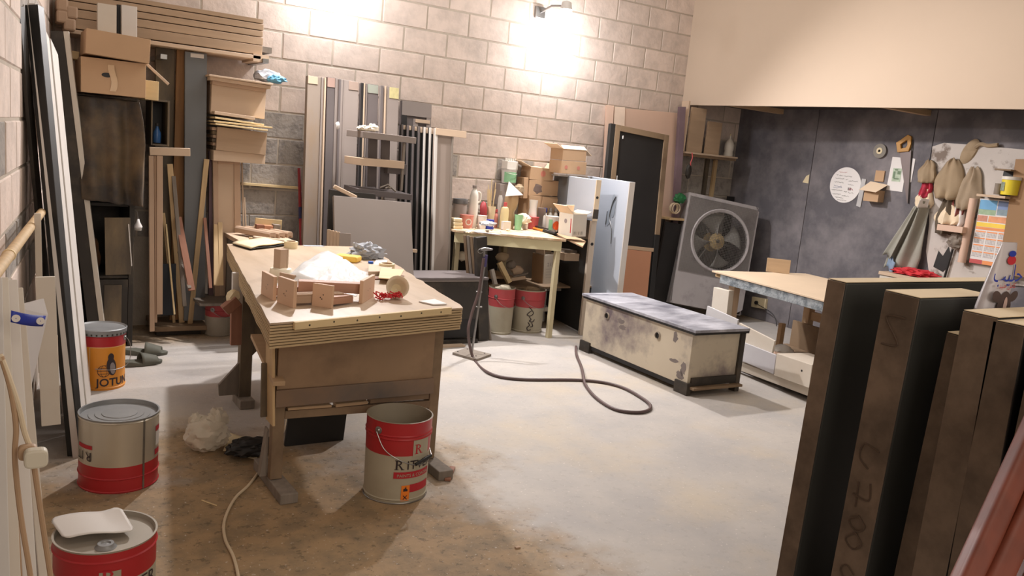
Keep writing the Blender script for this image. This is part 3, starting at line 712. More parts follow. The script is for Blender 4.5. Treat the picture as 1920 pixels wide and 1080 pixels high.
# orange can with the penguin
c, r, h = can_place(190, 733, 41, 191, 612)
t = thing('paint_can', 'orange and red paint can with a penguin emblem and grey lid', 'can', c)
can_shell(t, r * .97, h * .96, [(.76, M_orange), (1.0, M_canred)], open_=False, ribs=(.04, .93))
MB().lathe([(r * .975, h * .9), (r * 1.01, h * .905), (r * 1.03, h * .95), (r * 1.04, h), (r * 1.0, h + .004), (r * .95, h - .004), (r * .5, h - .002), (.001, h)], 56).build('lid', M_lid, t, smooth=True)
mb = MB()
for k in range(30): a = 2 * math.pi * k / 30; mb.box((r * 1.018, -.004, h * .915), (r * 1.034, .004, h * .945), Matrix.Rotation(a, 4, 'Z'))
mb.build('lid_lugs', M_blackd, t, kind='stuff')
fa = front_angle(c); A = lambda px: fa + math.asin(max(-.99, min(.99, px / 41))); R_ = r * .97
mb = MB(); text_on_cyl(mb, 'JOTUN', A(-9), h * .075, .062, R_ + .002, bold=.02); mb.build('brand_text', M_logo, t)
mb = MB(); gx = .012; ga = A(4); cyl_ring(mb, 0, h * .33, .034, .034, .003, ga, R_ + .002); cyl_ring(mb, 0, h * .33, .016, .034, .003, ga, R_ + .002)
for zz, ww in ((-.016, .03), (0, .034), (.016, .03)): patch_cyl(mb, ga - ww / R_, ga + ww / R_, h * .33 + zz - .0012, h * .33 + zz + .0012, R_ + .002, 6)
cyl_fan(mb, .04, h * .40, ell(.026, .052, 18, .15), ga, R_ + .0025); cyl_fan(mb, .036, h * .56, ell(.016, .022), ga, R_ + .0026)
mb.build('emblem', M_logo, t)
mb = MB(); cyl_fan(mb, .046, h * .37, ell(.015, .034, 16, .1), ga, R_ + .004); mb.build('emblem_belly', M_logog, t)
mb = MB()
for x0, z0, x1, z1 in ((-20, .72, 38, .725), (-20, .2, -19.4, .72)): patch_cyl(mb, A(x0), A(x1), h * z0, h * z1, R_ + .0015, 6)
mb.build('print_frame', M_tape, t)
handle_ears(t, R_, h * .84, (A(39), A(39) + math.pi))
pts = bez([hp2 for hp2 in [V((math.cos(A(39)) * (R_ + .01), math.sin(A(39)) * (R_ + .01), h * .84)), V((math.cos(A(39.5)) * (R_ + .03), math.sin(A(39.5)) * (R_ + .03), h * .7)),
                           V((math.cos(A(37)) * (R_ + .03), math.sin(A(37)) * (R_ + .03), h * .42)), V((math.cos(A(20)) * (R_ + .014), math.sin(A(20)) * (R_ + .014), h * .35)), V((math.cos(A(-10)) * (R_ + .012), math.sin(A(-10)) * (R_ + .012), h * .38))]], 8)
MB().tube(pts, .002, 6).build('wire_handle', M_steel, t, smooth=True)

# two used buckets below the bottle bench, one under the stool
def used_bucket(u, v, hp_, ut, vt, label, grp, fill, seed, lower=M_cancream, upper=M_canredd, earpx=(-10, 40), fn=1):
    c, r, h = can_place(u, v, hp_, ut, vt); t = thing('paint_bucket', label, 'bucket', c, group=grp)
    can_shell(t, r, h, [(.60, lower), (.985, upper), (1.0, lower)], taper=.07, ribs=(.04, .78))
    A = lambda px: front_angle(c) + math.asin(max(-.98, min(.98, px / hp_)))
    handle_ears(t, r * 1.02, h * .82, (A(earpx[0]), A(earpx[0]) + math.pi))
    a0 = A(earpx[0]); k = r + .016
    pts = bez([V((math.cos(a0) * k, math.sin(a0) * k, h * .8)), V((math.cos(a0 + .5) * k, math.sin(a0 + .5) * k, h * .66)), V((math.cos(a0 + 1.1) * k, math.sin(a0 + 1.1) * k, h * .60)), V((math.cos(a0 + 1.8) * k * 1.02, math.sin(a0 + 1.8) * k * 1.02, h * .64)), V((math.cos(a0 + 3.1) * k, math.sin(a0 + 3.1) * k, h * .8))], 8)
    MB().tube(pts, .002, 6).build('wire_handle', M_steel, t, smooth=True)
    if fill:
        mb = MB(); R = random.Random(seed)
        for n in range(fn): crumple(mb, (R.uniform(-.3, .3) * r, R.uniform(-.3, .3) * r, h * .93), (r * .55, r * .5, h * .12), seed + n, .35, 2)
        tag(mb.build('rag', M_ragc if seed % 2 else M_cbag, smooth=True, loc=c), fill, 'rag')
    return t, c, r, h, A
B1 = used_bucket(934, 628, 24, 940, 538, 'red-topped dusty bucket half hidden by the upright dark board, under the bottle bench', None, 'crumpled cloth in the bucket behind the upright dark board', 11, fn=2)
B2 = used_bucket(985, 625, 30, 992, 541, 'faded red bucket with black scrawl, right of the two under the bottle bench', None, 'cream rag stuffed in the scrawled bucket under the bottle bench', 20, fn=2)
t, c, r, h, A = B2
mb = MB()
def scr(pts): 
    pts = bez([V((math.cos(A(a)) * (r + .002), math.sin(A(a)) * (r + .002), h * z)) for a, z in pts], 6); mb.tube(pts, .0035, 5)
scr([(2, .62), (8, .56), (3, .5), (0, .44), (6, .42), (11, .48), (9, .55)]); scr([(4, .4), (8, .34), (5, .3), (11, .28), (14, .34)]); scr([(3, .27), (6, .2), (2, .14), (4, .08), (9, .1)]); scr([(10, .26), (12, .18), (8, .16)])
mb.build('scrawl', M_logo, t, smooth=True)
B3 = used_bucket(408, 632, 23, 408, 566, 'red and grey can standing under the small square board, left of the main bench', None, None, 5, lower=mat('dusty_tin', s2l(150, 142, 128), .55, .15, 4), upper=M_canredd)
tz = B3[3] + .004; bx_, by_ = B3[1].x, B3[1].y
o = MB().box((-.17, -.17, 0), (.17, .2, .02)).build('work_board', M_greyw, bev=.003, loc=(bx_ + .0, by_, tz)); tag(o, 'small dusty square board lying on the red and grey can by the bench', 'board')

# ================================================================ LEFT FOREGROUND: leaning posts, trims, cables
def long_post(name, label, cat, b, tp, wdir, w, d, m, group=None):
    """board from base point b to top point tp, width along wdir (world), thickness d away"""
    return board(name, label, cat, b, b + V(wdir) * w, tp, d, m, group)
b0 = G(126, 856); top = YP(46, 9, 4.25)
t = thing('door_jamb', 'tall black and white door jamb leaning on the left wall, behind the silver can', 'post', b0)
M, w, h = frame(V((0, 0, 0)), G(150, 858) - b0, top - b0)
MB().box((0, .0, 0), (w, .05, h)).build('black_board', M_ddoor, t, matrix=M, bev=.002)
b1 = G(150, 858) - b0; bR = G(171, 738) - b0
M, w, h = frame(b1 + V((.001, 0, 0)), bR + V((.0, 0, 0)), YP(66, 6, 4.24) - b0)
mb = MB(); mb.box((0, 0, 0), (w * .36, .03, h)); mb.box((w * .38, .006, 0), (w * .62, .03, h)); mb.box((w * .64, 0, 0), (w, .03, h))
mb.build('white_casing', M_white, t, matrix=M, bev=.002)
px_b = G(178, 690); top = YP(94, 60, 5.6)
M, w, h = frame(G(170, 655), G(192, 655), YP(94, 58, 5.75))
t = thing('leaning_board', 'thin black board with a pale right edge leaning in the left corner behind the jamb', 'board', matrix=M)
MB().box((0, 0, 0), (w, .03, h)).build('black_face', M_blackd, t, bev=.002)
MB().box((w + .001, -.004, 0), (w + .03, .03, h)).build('pale_edge', M_whited, t, bev=.002)
board('leaning_board', 'dark narrow board against the left wall just behind the tall jamb', 'board', G(108, 790), G(116, 780), YP(36, 13, 4.1), .015, M_blackd)
# round stick leaning across
p0, p1 = YP(-30, 540, 2.4), YP(78, 398, 4.1)
t = thing('wooden_pole', 'round pale wooden pole slanting up from the left edge to the jamb', 'pole', p0)
MB().tube([(0, 0, 0), p1 - p0], .017, 14).build('pole', M_pine, t, smooth=True)
MB().tube([(p1 - p0) * .3, (p1 - p0) * .31], .0195, 14).build('pole_ring', M_pineh, t, smooth=True)
# small pale panels on the floor at left wall
for lab, bl, br, tl, y, th, m_ in (('dusty white panel leaning left of the tall jamb, lower corner chipped', (78, 800), (112, 742), (66, 520), 3.3, .015, M_whited),
                                   ('pale triangular panel piece behind the tall jamb near the floor', (92, 770), (112, 765), (88, 630), 3.7, .012, M_mdfg),
                                   ('long pale blueish strip panel leaning at the left wall behind the white trims', (72, 700), (84, 690), (64, 400), 3.6, .012, M_whited)):
    px_board('leaning_sheet', lab, 'panel', bl, br, tl, y, th, m_)
# light grey wide sheet with blue label (film like)
q = Y3(2.7, (40, 758), (86, 600), (22, 540), (84, 582))
mb = MB(); mb.add([YP(22, 575, 2.6), YP(46, 770, 2.6), YP(88, 590, 2.9), YP(80, 560, 2.9)], [(0, 1, 2, 3)])
t = mb.build('grey_sheet', mat('grey_sheet_m', s2l(170, 162, 156), .6, .06, 3), solid=.006); tag(t, 'grey pointed sheet behind the white trims and the blue label strip', 'sheet')
mb = MB(); a_, b_, c_, d_ = YP(20, 604, 1.94), YP(80, 612, 2.0), YP(86, 592, 2.0), YP(21, 582, 1.94)
mb.grid(lambda u, w: a_.lerp(b_, u).lerp(d_.lerp(c_, u), w) + V((0, -.012 * math.sin(u * 3.14), 0)), 8, 2)
l = tag(mb.build('blue_tape', M_dblue, smooth=True, solid=.001), 'blue printed label strip stuck across the white trims and the grey sheet', 'label')
mb = MB()
for u_, v_ in ((30, 597), (76, 602)): mb.lathe([(.001, 0), (.008, 0)], 14, T=Matrix.Translation(YP(u_, v_, 1.915 + (u_ - 30) * .0010)) @ Matrix.Rotation(math.pi / 2, 4, 'X'))
mb.build('label_mark', M_white, l, kind='stuff')
# white trims bundle with dark gaps
R = random.Random(2)
trims = [((-40, 1230), (-52, 500), 1.75, 26, M_black, 'black board edge, outermost in the trim bundle at the left edge'),
         ((-5, 1230), (-22, 520), 1.8, 24, M_white, 'white trim, outermost of the leaning trims by the left edge'),
         ((22, 1230), (-6, 520), 1.85, 20, M_whited, 'white trim next to the outermost, left edge'),
         ((46, 1235), (2, 522), 1.9, 5, M_cable, 'thin brown strip between the white trims'),
         ((52, 1240), (6, 525), 1.92, 24, M_white, 'middle white trim of the bundle behind the tan cables'),
         ((80, 1240), (17, 535), 1.95, 6, M_greyw, 'thin grey-brown strip right of the middle white trim'),
         ((87, 1240), (24, 540), 2.0, 17, M_whited, 'rightmost white trim in the bundle by the grey plug')]
for b, tp, y, w, m_, lab in trims:
    q = YP(b[0], b[1], y); tt = YP(tp[0], tp[1], y + .25); d = (tt - q).normalized()
    # carry the trim down to the floor
    q = q - d * (q.z / d.z)
    s = mpp(q); board('white_trim', lab, 'trim', q, q + V((w * s, 0, 0)), tt, .02, m_, group='leaning trims at the left edge')
# cables hanging over the trims
for k, (pts, m_, lab) in enumerate(((((2, 668), (20, 730), (30, 800), (28, 860), (38, 960), (54, 1060), (66, 1140)), M_cable, 'tan cable hanging down the white trims, left of the plug'),
                                    (((0, 665), (14, 700), (34, 760), (46, 810), (58, 842)), M_cablew, 'pale cable running down to the grey plug'),
                                    (((62, 860), (72, 930), (84, 1010), (96, 1090), (100, 1140)), M_cable, 'brown cable hanging below the grey plug'))):
    P_ = bez([YP(u, v, 1.66) for u, v in pts], 8); o = MB().tube(P_, .0048, 8).build('cable', m_, smooth=True); tag(o, lab, 'cable', 'cables over the trims')
p = YP(67, 856, 1.63)
t = thing('power_plug', 'pale grey square plug with rounded corners hanging by the white trims', 'plug', p)
s = mpp(p)
mb = MB(); pl = []
for k in range(28):
    a = 2 * math.pi * k / 28; e = .55; pl.append((math.copysign(abs(math.cos(a)) ** e, math.cos(a)) * 20 * s, math.copysign(abs(math.sin(a)) ** e, math.sin(a)) * 18 * s))
mb.prism(pl, -.018, .006); mb.build('plug_body', M_plug, t, bev=.004)
MB().prism([(x * .8 - .012, z * .8 + .004) for x, z in pl], .007, .025).build('plug_base', M_cable, t, bev=.003)
# floor cable in front of the bench
pts = [(560, 742), (535, 800), (505, 855), (470, 905), (440, 935), (421, 975), (422, 1010), (438, 1045), (448, 1090), (452, 1160)]
P_ = [G(u, v, .006) for u, v in pts[1:]]; P_[0].z = .006
P0 = [V((P_[0].x + .12, P_[0].y + .35, .006))] + P_
o = MB().tube(bez(P0, 8), .006, 8).build('floor_cable', M_cablew, smooth=True); tag(o, 'tan cable curving over the floor from under the bench to the front', 'cable')
# slippers
def slipper(u, v, rz, label):
    q = G(u, v); t = thing('slipper', label, 'slipper', (q.x, q.y, 0), rz, group='pair of slippers on the floor')
    def outl(k): 
        a = 2 * math.pi * k / 28; x = math.cos(a) * .135; wdt = .048 + .008 * math.cos(a); return x, math.sin(a) * wdt
    mb = MB(); n = 28
    vs = [(outl(k)[0], outl(k)[1], 0) for k in range(n)] + [(outl(k)[0] * 1.02, outl(k)[1] * 1.05, .022 + (.012 if outl(k)[0] < -.05 else 0)) for k in range(n)]
    mb.add(vs, [tuple(range(n)), tuple(range(2 * n - 1, n - 1, -1))] + [(k, (k + 1) % n, (k + 1) % n + n, k + n) for k in range(n)])
    mb.build('sole', M_slip, t, smooth=True, bev=.004)
    mb = MB(); mb.grid(lambda a, b: V((.0 + .10 * a, -math.cos(b * math.pi) * (.052 - .006 * a), .016 + math.sin(b * math.pi) * (.062 - .03 * a))), 6, 14)
    mb.build('strap', M_slip, t, smooth=True, solid=.006)
slipper(262, 684, .2, 'nearer of two dark green slippers beside the orange can')
slipper(272, 664, -.25, 'farther of two dark green slippers beside the orange can')
# plastic bag, paper and black bag on the floor
q = G(392, 852)
mb = MB(); crumple(mb, q + V((0, .06, .08)), (.10, .08, .085), 5, .2, 4, zmin=.002); crumple(mb, q + V((.05, .06, .15)), (.045, .04, .05), 6, .4, 3)
crumple(mb, q + V((-.045, .07, .14)), (.035, .03, .04), 7, .4, 3)
tag(mb.build('plastic_bag', mat('floor_bag', s2l(222, 212, 194), .35, .08, 12, alpha=.72, bump=.4, bscale=30), smooth=True), 'crumpled translucent plastic bag on the floor left of the bench', 'bag')
q = G(465, 850); a, b, c, d = G(418, 848, .004), G(480, 862, .004), G(500, 828, .006), G(432, 814, .01)
o = MB().grid(lambda u, w: a.lerp(b, u).lerp(d.lerp(c, u), w) + V((0, 0, .006 * math.sin(u * 5 + w * 3) + .006)), 10, 8).build('paper_sheet', M_tape, smooth=True, solid=.001)
tag(o, 'cream printed paper lying under the black bag on the floor', 'paper')
q = G(470, 862)
mb = MB(); crumple(mb, q + V((.01, .04, .045)), (.11, .06, .045), 12, .25, 4, zmin=.014); tag(mb.build('black_bag', M_black, smooth=True), 'black crumpled bag on the floor beside the bench leg', 'bag')
# wood chip on the floor
board('wood_chip', 'small reddish wood offcut on the floor right of the red bucket', 'offcut', G(833, 902, .0), G(843, 906, .0), G(843, 878, .0), .012, M_redwood)
o = bpy.context.scene.collection.objects['wood_chip']; o.location.z = .013
tag(MB().tube([G(378, 938, .003), G(406, 948, .003)], .003, 6).build('wood_sliver', M_pineh), 'thin pale sliver of wood on the floor below the plastic bag', 'offcut')
tag(MB().box((0, 0, 0), (.02, .012, .006)).build('wood_speck', M_mdf, loc=G(968, 1030)), 'tiny pale wood crumb on the open floor near the bottom', 'offcut')

# ================================================================ MAIN BENCH
TZ = .8
FL, FR, BR, BL = G(506, 606, TZ), G(868, 577, TZ), G(694, 463, TZ), G(425, 457, TZ)
t = thing('main_bench', 'large plywood-topped workbench in the middle left of the room', 'workbench', (FL.x, FL.y, 0)); q = t.location.copy()
def slab_xy(mb, pts, z0, z1):
    n = len(pts); vs = [V((p[0], p[1], z0)) for p in pts] + [V((p[0], p[1], z1)) for p in pts]
    return mb.add(vs, [tuple(range(n - 1, -1, -1)), tuple(range(n, 2 * n))] + [(i, (i + 1) % n, (i + 1) % n + n, i + n) for i in range(n)])
M_edge = mat('sheet_edge', s2l(182, 158, 122), .8, .1, 5)
R = random.Random(4)
def edge(a, b, n, amp, seed):
    d = (b - a).normalized(); nn = V((d.y, -d.x, 0)); return [a.lerp(b, k / n) + nn * amp * noise.noise(V((k * .9, seed, .5))) for k in range(n)]
for k in range(9):
    z1 = TZ - k * .0115; z0 = z1 - .0078; ins = 0 if k == 0 else R.uniform(.0, .003)
    c4 = [FL + V((ins, ins, 0)), FR + V((-ins * 1.5, ins, 0)), BR - V((ins, ins, 0)), BL + V((ins, -ins, 0))]
    pts = edge(c4[0], c4[1], 10, .003, 1) + edge(c4[1], c4[2], 26, .018, 3) + edge(c4[2], c4[3], 6, .004, 1) + edge(c4[3], c4[0], 20, .004, 9)
    mb = MB(); slab_xy(mb, [p - q for p in pts], z0, z1); mb.build('top_sheet', M_top if k == 0 else M_edge, t, label='worn plywood top surface' if k == 0 else None)
fd = (FR - FL).normalized()
a, b = FL.lerp(FR, .10), FL.lerp(FR, .915); nn = V((fd.y, -fd.x, 0))
M, w, h = frame(a + nn * .02 - V((0, 0, .03)) - q, b + nn * .02 - V((0, 0, .02)) - q, a + nn * .02 - q + V((0, 0, .0)))
ba = MB().box((0, 0, 0), (w, .018, .03)).build('batten', M_pineh, t, matrix=M, bev=.002)
for k in range(7):
    mb = MB(); mb.lathe([(.001, 0), (.004, 0)], 10, T=Matrix.Translation((w * (.08 + .14 * k), -.0006, .014 + .004 * (k % 2))) @ Matrix.Rotation(math.pi / 2, 4, 'X')); mb.build('nail_hole', M_black, ba)
uz = TZ - .105
LY = 3.27
lx0, lx1 = YP(513, 760, LY).x, YP(806, 740, LY).x
def leg(x, y, w, d, z0, z1, m, nm='leg'): return MB().box((x - q.x, y - q.y, z0), (x - q.x + w, y - q.y + d, z1)).build(nm, m, t, bev=.003)
leg(lx0, LY, .05, .045, .05, uz, M_brown); leg(lx1, LY, .05, .045, .05, uz, M_brown)
for x in (lx0, lx1):
    mb = MB(); mb.add([V((x - q.x - .0, LY - q.y - .15, 0)), V((x - q.x + .075, LY - q.y - .15, 0)), V((x - q.x + .06, LY - q.y + .26, 0)), V((x - q.x, LY - q.y + .26, 0)),
                       V((x - q.x - .0, LY - q.y - .15, .045)), V((x - q.x + .075, LY - q.y - .15, .045)), V((x - q.x + .06, LY - q.y + .26, .05)), V((x - q.x, LY - q.y + .26, .05))],
                      [(3, 2, 1, 0), (4, 5, 6, 7), (0, 1, 5, 4), (1, 2, 6, 5), (2, 3, 7, 6), (3, 0, 4, 7)]); mb.build('foot', M_greyw, t, bev=.004)
    # splayed strut beside the leg
    mb = MB(); mb.prism([(x - q.x - .03, .05), (x - q.x + .0, .05), (x - q.x + .0, .26), (x - q.x - .006, .26)], LY - q.y + .05, LY - q.y + .09); mb.build('strut', M_greyw, t)
def pyb(nm, bl, br, tl, y, th, m, bev=.002): return pxpart(nm, m, t, q, bl, br, tl, y, th, bev)
pyb('front_panel', (519, 731), (810, 709), (519, 633), LY - .02, .018, mat('front_board', s2l(152, 124, 96), .55, .1, 2.2, col2=s2l(120, 96, 74), mix=.6, sharp=.12, mscale=2.6))
pyb('front_rail', (517, 765), (813, 738), (517, 733), LY - .034, .03, mat('front_rail_m', s2l(128, 104, 84), .65, .14, 3, col2=s2l(90, 86, 84), mix=.6, mscale=2))
pyb('lower_rail', (534, 786), (806, 765), (534, 771), LY + .0, .04, M_brown)
pyb('packing_strip', (540, 770), (622, 764), (540, 765), LY - .01, .04, M_ply)
pyb('packing_strip', (630, 764), (690, 758), (630, 758), LY - .008, .04, M_ply)
pyb('packing_strip', (694, 757), (804, 748), (694, 745), LY - .006, .04, M_brown)
pyb('edge_post', (511, 800), (516, 800), (511, 634), LY - .03, .1, M_pine)
# side and back frame
BY = 4.42
bx0 = YP(448, 740, BY).x; bx1 = 2.0
leg(bx0, BY, .065, .06, .05, uz, M_olddark); leg(bx1, BY + .2, .06, .06, .05, uz, M_olddark)
MB().box((bx0 - q.x - .01, BY - q.y - .07, 0), (bx0 - q.x + .07, BY - q.y + .1, .05)).build('foot', M_greyw, t, bev=.004)
MB().box((bx1 - q.x - .01, BY - q.y + .13, 0), (bx1 - q.x + .07, BY - q.y + .35, .05)).build('foot', M_greyw, t, bev=.004)
mb = MB(); z = uz; mb.prism([(bx0 - q.x + .066, .28), (bx0 - q.x + .24, .46), (bx0 - q.x + .24, .60), (bx0 - q.x + .066, .60)], BY - q.y + .01, BY - q.y + .04); mb.build('gusset', M_olddark, t)
mb = MB(); mb.prism([(bx0 - q.x - .0, .06), (bx0 - q.x - .10, .06), (bx0 - q.x - .105, .12), (bx0 - q.x - .0, .24)], BY - q.y + .02, BY - q.y + .04); mb.build('strut', M_greyw, t)
MB().box((bx0 - q.x + .01, LY - q.y + .047, .59), (bx0 - q.x + .05, BY - q.y - .001, .64)).build('side_rail', M_brown, t)
MB().box((lx1 - q.x + .0, LY - q.y + .047, .59), (lx1 - q.x + .04, BY - q.y + .19, .64)).build('side_rail', M_brown, t)
MB().box((lx0 - q.x + .24, LY - q.y + .05, .50), (lx1 - q.x - .02, BY - q.y - .01, .52)).build('under_shelf', M_olddark, t)
# slanted yellowish brace
a, b = YP(470, 626, 3.75) - q, YP(512, 716, 3.2) - q
M, w, h = frame(b, b + V((.05, 0, 0)), a); MB().box((0, 0, 0), (.05, .02, h)).build('brace', M_ply, t, matrix=M, bev=.002)
pyb('dark_drawer_side', (489, 783), (512, 796), (491, 682), 3.32, .014, M_olddark)
# white and reddish packing board clamped to the near side of the back leg
t2 = thing('clamped_board', 'white and reddish board clamped upright to the left side of the main bench', 'board', YP(436, 650, 4.3)); q2 = t2.location.copy()
pxpart('lower_piece', M_redwood, t2, q2, (433, 648), (453, 650), (434, 572), 4.3, .03)
pxpart('upper_piece', M_white, t2, q2, (436, 571), (455, 573), (437, 512), 4.3, .03)
mb = MB(); T = Matrix.Translation(YP(433, 572, 4.22) - q2) @ Matrix.Rotation(-.7, 4, 'Y'); mb.cbox((0, 0, 0), (.085, .06, .05), T); mb.build('wood_block', M_redwood, t2, bev=.003)
mb = MB(); crumple(mb, YP(438, 556, 4.24) - q2, (.035, .03, .04), 3, .4, 2); mb.build('foam_blob', M_tape, t2, smooth=True)
# black panel lying below the bench, farther back
px_board('black_sheet', 'black panel standing on edge on the floor under the main bench', 'panel', (534, 838), (643, 833), (534, 770), 3.75, .02, M_black)
o = bpy.context.scene.collection.objects['black_sheet']; o.location.z = max(o.location.z, 0.001)

# ---- things on the bench
def gz(u, v, z=TZ): return G(u, v, z)
M_rw2 = mat('beech_rail', s2l(176, 134, 112), .6, .1, 4, stretch=(6, .8, 6))
M_beech = mat('beech_plate', s2l(206, 172, 144), .65, .05, 4)
def plate_leg(lab, bl, br, hpx, rail_ang, rl, grooved=False):
    a, b = gz(*bl), gz(*br); s = mpp(a); M, w, h = frame(a, b, a + V((0, 0.004, hpx * s)))
    t = thing('table_leg_blank', lab, 'wood piece', matrix=M, group='wooden leg pieces with square plates on the bench')
    p = MB().box((0, 0, 0), (w, .016, h)).build('square_plate', M_beech, t, bev=.0015)
    mb = MB()
    for x, z in ((.42, .42), (.56, .55), (.5, .36)): mb.lathe([(.0005, 0), (.0028, 0)], 10, T=Matrix.Translation((w * x, -.0008, h * z)) @ Matrix.Rotation(math.pi / 2, 4, 'X'))
    mb.build('screw_holes', M_black, p)
    T = Matrix.Translation((w / 2, .017, h * .1)) @ Matrix.Rotation(rail_ang, 4, 'Z')
    mb = MB(); e = h * .34
    mb.box((-.026, 0, 0), (.026, rl, e * .8), T); 
    if grooved:
        mb.box((-.026, 0, e * .8 + .0003), (-.012, rl, e), T); mb.box((-.004, 0, e * .8 + .0003), (.006, rl, e), T); mb.box((.014, 0, e * .8 + .0003), (.026, rl, e), T)
    else: mb.box((-.024, 0, e * .8 + .0003), (.024, rl, e), T)
    mb.build('rail', M_rw2 if not grooved else M_mdf, t, bev=.0015)
plate_leg('leftmost square-plated leg piece on the bench front corner', (489, 551), (511, 564), 44, .1, .16)
plate_leg('second square-plated leg piece from the left, two drilled holes', (519, 567), (549, 578), 50, -.12, .24, True)
plate_leg('square-plated leg piece at the middle front of the bench', (584, 573), (621, 579), 43, -.25, .15)
# the one facing right
a = gz(679, 570); b = gz(701, 556); M, w, h = frame(a, b, a + V((0, 0, 44 * mpp(a))))
t = thing('table_leg_blank', 'rightmost square-plated leg piece, its rail pointing left', 'wood piece', matrix=M, group='wooden leg pieces with square plates on the bench')
p = MB().box((0, 0, 0), (w, .016, h)).build('square_plate', M_beech, t, bev=.0015)
mb = MB(); [mb.lathe([(.0005, 0), (.0028, 0)], 10, T=Matrix.Translation((w * x, -.0008, h * z)) @ Matrix.Rotation(math.pi / 2, 4, 'X')) for x, z in ((.42, .45), (.58, .5))]; mb.build('screw_holes', M_black, p)
T = Matrix.Translation((w * .35, .017, h * .35)) @ Matrix.Rotation(.35, 4, 'Z'); MB().box((-.03, 0, 0), (.03, .28, .045), T).build('rail', M_rw2, t, bev=.002)
board('wood_block', 'square plate piece lying behind the two left leg pieces', 'wood piece', gz(523, 530), gz(550, 536), gz(523, 530) + V((0, 0, .05)), .016, M_mdf)
a = gz(524, 522); s = mpp(a); t = thing('upright_block', 'upright square wooden block standing behind the leg pieces on the bench', 'wood piece', a, .5)
MB().box((-.0, 0, 0), (.046, .046, 54 * s)).build('block_body', M_mdf, t, bev=.003)
MB().box((.048, -.0, 0), (.056, .046, 54 * s)).build('side_strip', M_mdfg, t, bev=.001)
# plastic film pile
A0, B0, C0, D0 = gz(512, 536), gz(668, 556), gz(694, 512), gz(596, 486)
def film(u, w):
    p = A0.lerp(B0, u).lerp(D0.lerp(C0, u), w); e = min(u, 1 - u, w, 1 - w); k = min(1, e / .14); k = k * k * (3 - 2 * k)
    pk = .11 * max(0, 1 - abs(u - .26) / (.55 if u > .26 else .32)) * (.35 + .65 * w); pk = (pk if pk < .045 else .045 + (pk - .045) * .35) + .012
    rg = .007 * math.sin(w * 30 + 6 * noise.noise(V((u * 5, w * 2, 0)))) * (u > .5) + .009 * noise.noise(V((u * 6, w * 6, 2))) + .002 * abs(noise.noise(V((u * 20, w * 20, 2))))
    p.z = TZ + .002 + k * max(.004, pk + rg); p.x += .012 * noise.noise(V((u * 3, w * 3, 7))) ; p.y += .02 * noise.noise(V((u * 4, w * 3, 17)))
    return p
tag(MB().grid(film, 90, 66).build('plastic_film', M_plastic, smooth=True), 'glossy crumpled clear plastic film pile in the middle of the bench', 'plastic')
mb = MB(); a = gz(528, 530); mb.lathe([(.001, 0), (.05, .0), (.056, .02), (.05, .045), (.02, .05), (.001, .05)], 24); tag(mb.build('film_roll', mat('cream_roll', s2l(232, 222, 200), .5), smooth=True, loc=gz(526, 520)), 'cream rolled pad showing left of the film pile behind the block', 'roll')
# notebook
t = thing('notebook', 'open notebook with wavy cream pages and dark cover at the far left bench corner', 'notebook', gz(437, 463)); q0 = t.location.copy()
a, b, c, d = gz(436, 460), gz(470, 470), gz(543, 461), gz(500, 452)
nb = lambda z, k: (lambda u, w: a.lerp(b, w).lerp(d.lerp(c, w), u) - q0 + V((0, 0, z + k * .012 * abs(math.sin(u * math.pi)) + .004 * math.sin(u * 9))))
MB().grid(nb(.006, .4), 16, 4).build('cover', M_black, t, smooth=True, solid=.005)
MB().grid(nb(.014, 1), 16, 4).build('pages', M_tape, t, smooth=True, solid=.006)
def tape_roll(u, v, w, h, lab):
    a = gz(u, v); s = mpp(a); r = w / 2 * s; t = thing('tape_roll', lab, 'tape', a + V((0, r, 0)), group='masking tape rolls on the bench')
    MB().lathe([(r * .72, 0), (r, 0), (r, h * s), (r * .72, h * s), (r * .72, 0)], 40).build('tape_wound', M_tape, t, smooth=True)
    MB().lathe([(r * .66, .001), (r * .715, .001), (r * .715, h * s + .001), (r * .66, h * s + .001), (r * .66, .001)], 40).build('tape_core', M_card, t, smooth=True)
    return t
tape_roll(549, 467, 25, 13, 'masking tape roll beside the open notebook')
tt = tape_roll(731, 508, 30, 12, 'masking tape roll at the right side of the bench')
o = MB().box((0, 0, 0), (.13, .05, .002)).build('paper_slip', M_bluew, loc=gz(572, 462)); tag(o, 'bluish white paper slip at the far edge of the bench', 'paper')
a = gz(624, 489); b = gz(668, 494); M, w, h = frame(a, b, a + V((0, 0, .04)))
tag(MB().box((0, 0, 0), (w, .10, .036)).build('yellow_sponge', M_yellow, matrix=M, bev=.012, bseg=4), 'yellow oblong sponge on the bench behind the film pile', 'sponge')
mb = MB(); crumple(mb, gz(692, 486) + V((0, .04, .035)), (.10, .08, .055), 6, .45, 4, 3.4, zmin=TZ + .002); tag(mb.build('rag', M_rag, smooth=True), 'crumpled light grey rag at the right rear of the bench', 'rag')
tag(MB().lathe([(.001, 0), (.014, 0), (.016, .003), (.015, .012), (.001, .013)], 20).build('bottle_cap', M_blue, smooth=True, loc=gz(695, 494)), 'bright blue plastic cap beside the tape roll', 'cap')
board('white_card', 'white card scrap between the blue cap and the tape roll', 'card', gz(700, 497), gz(722, 500), gz(706, 486) , .002, M_white); o = COL.objects['white_card.001']; o.location.z += .004
def flatpiece(nm, lab, cat, p4, z, th, m):
    pts = [gz(*p) for p in p4]; mb = MB(); slab_xy(mb, [V((p.x, p.y, 0)) - V((pts[0].x, pts[0].y, 0)) for p in pts], 0, th); return tag(mb.build(nm, m, loc=(pts[0].x, pts[0].y, z), bev=.001), lab, cat)
flatpiece('chipboard_piece', 'thick chipboard piece near the right edge of the bench', 'board', [(690, 517), (732, 516), (737, 503), (690, 503)], TZ + .0005, .022, M_mdfg)
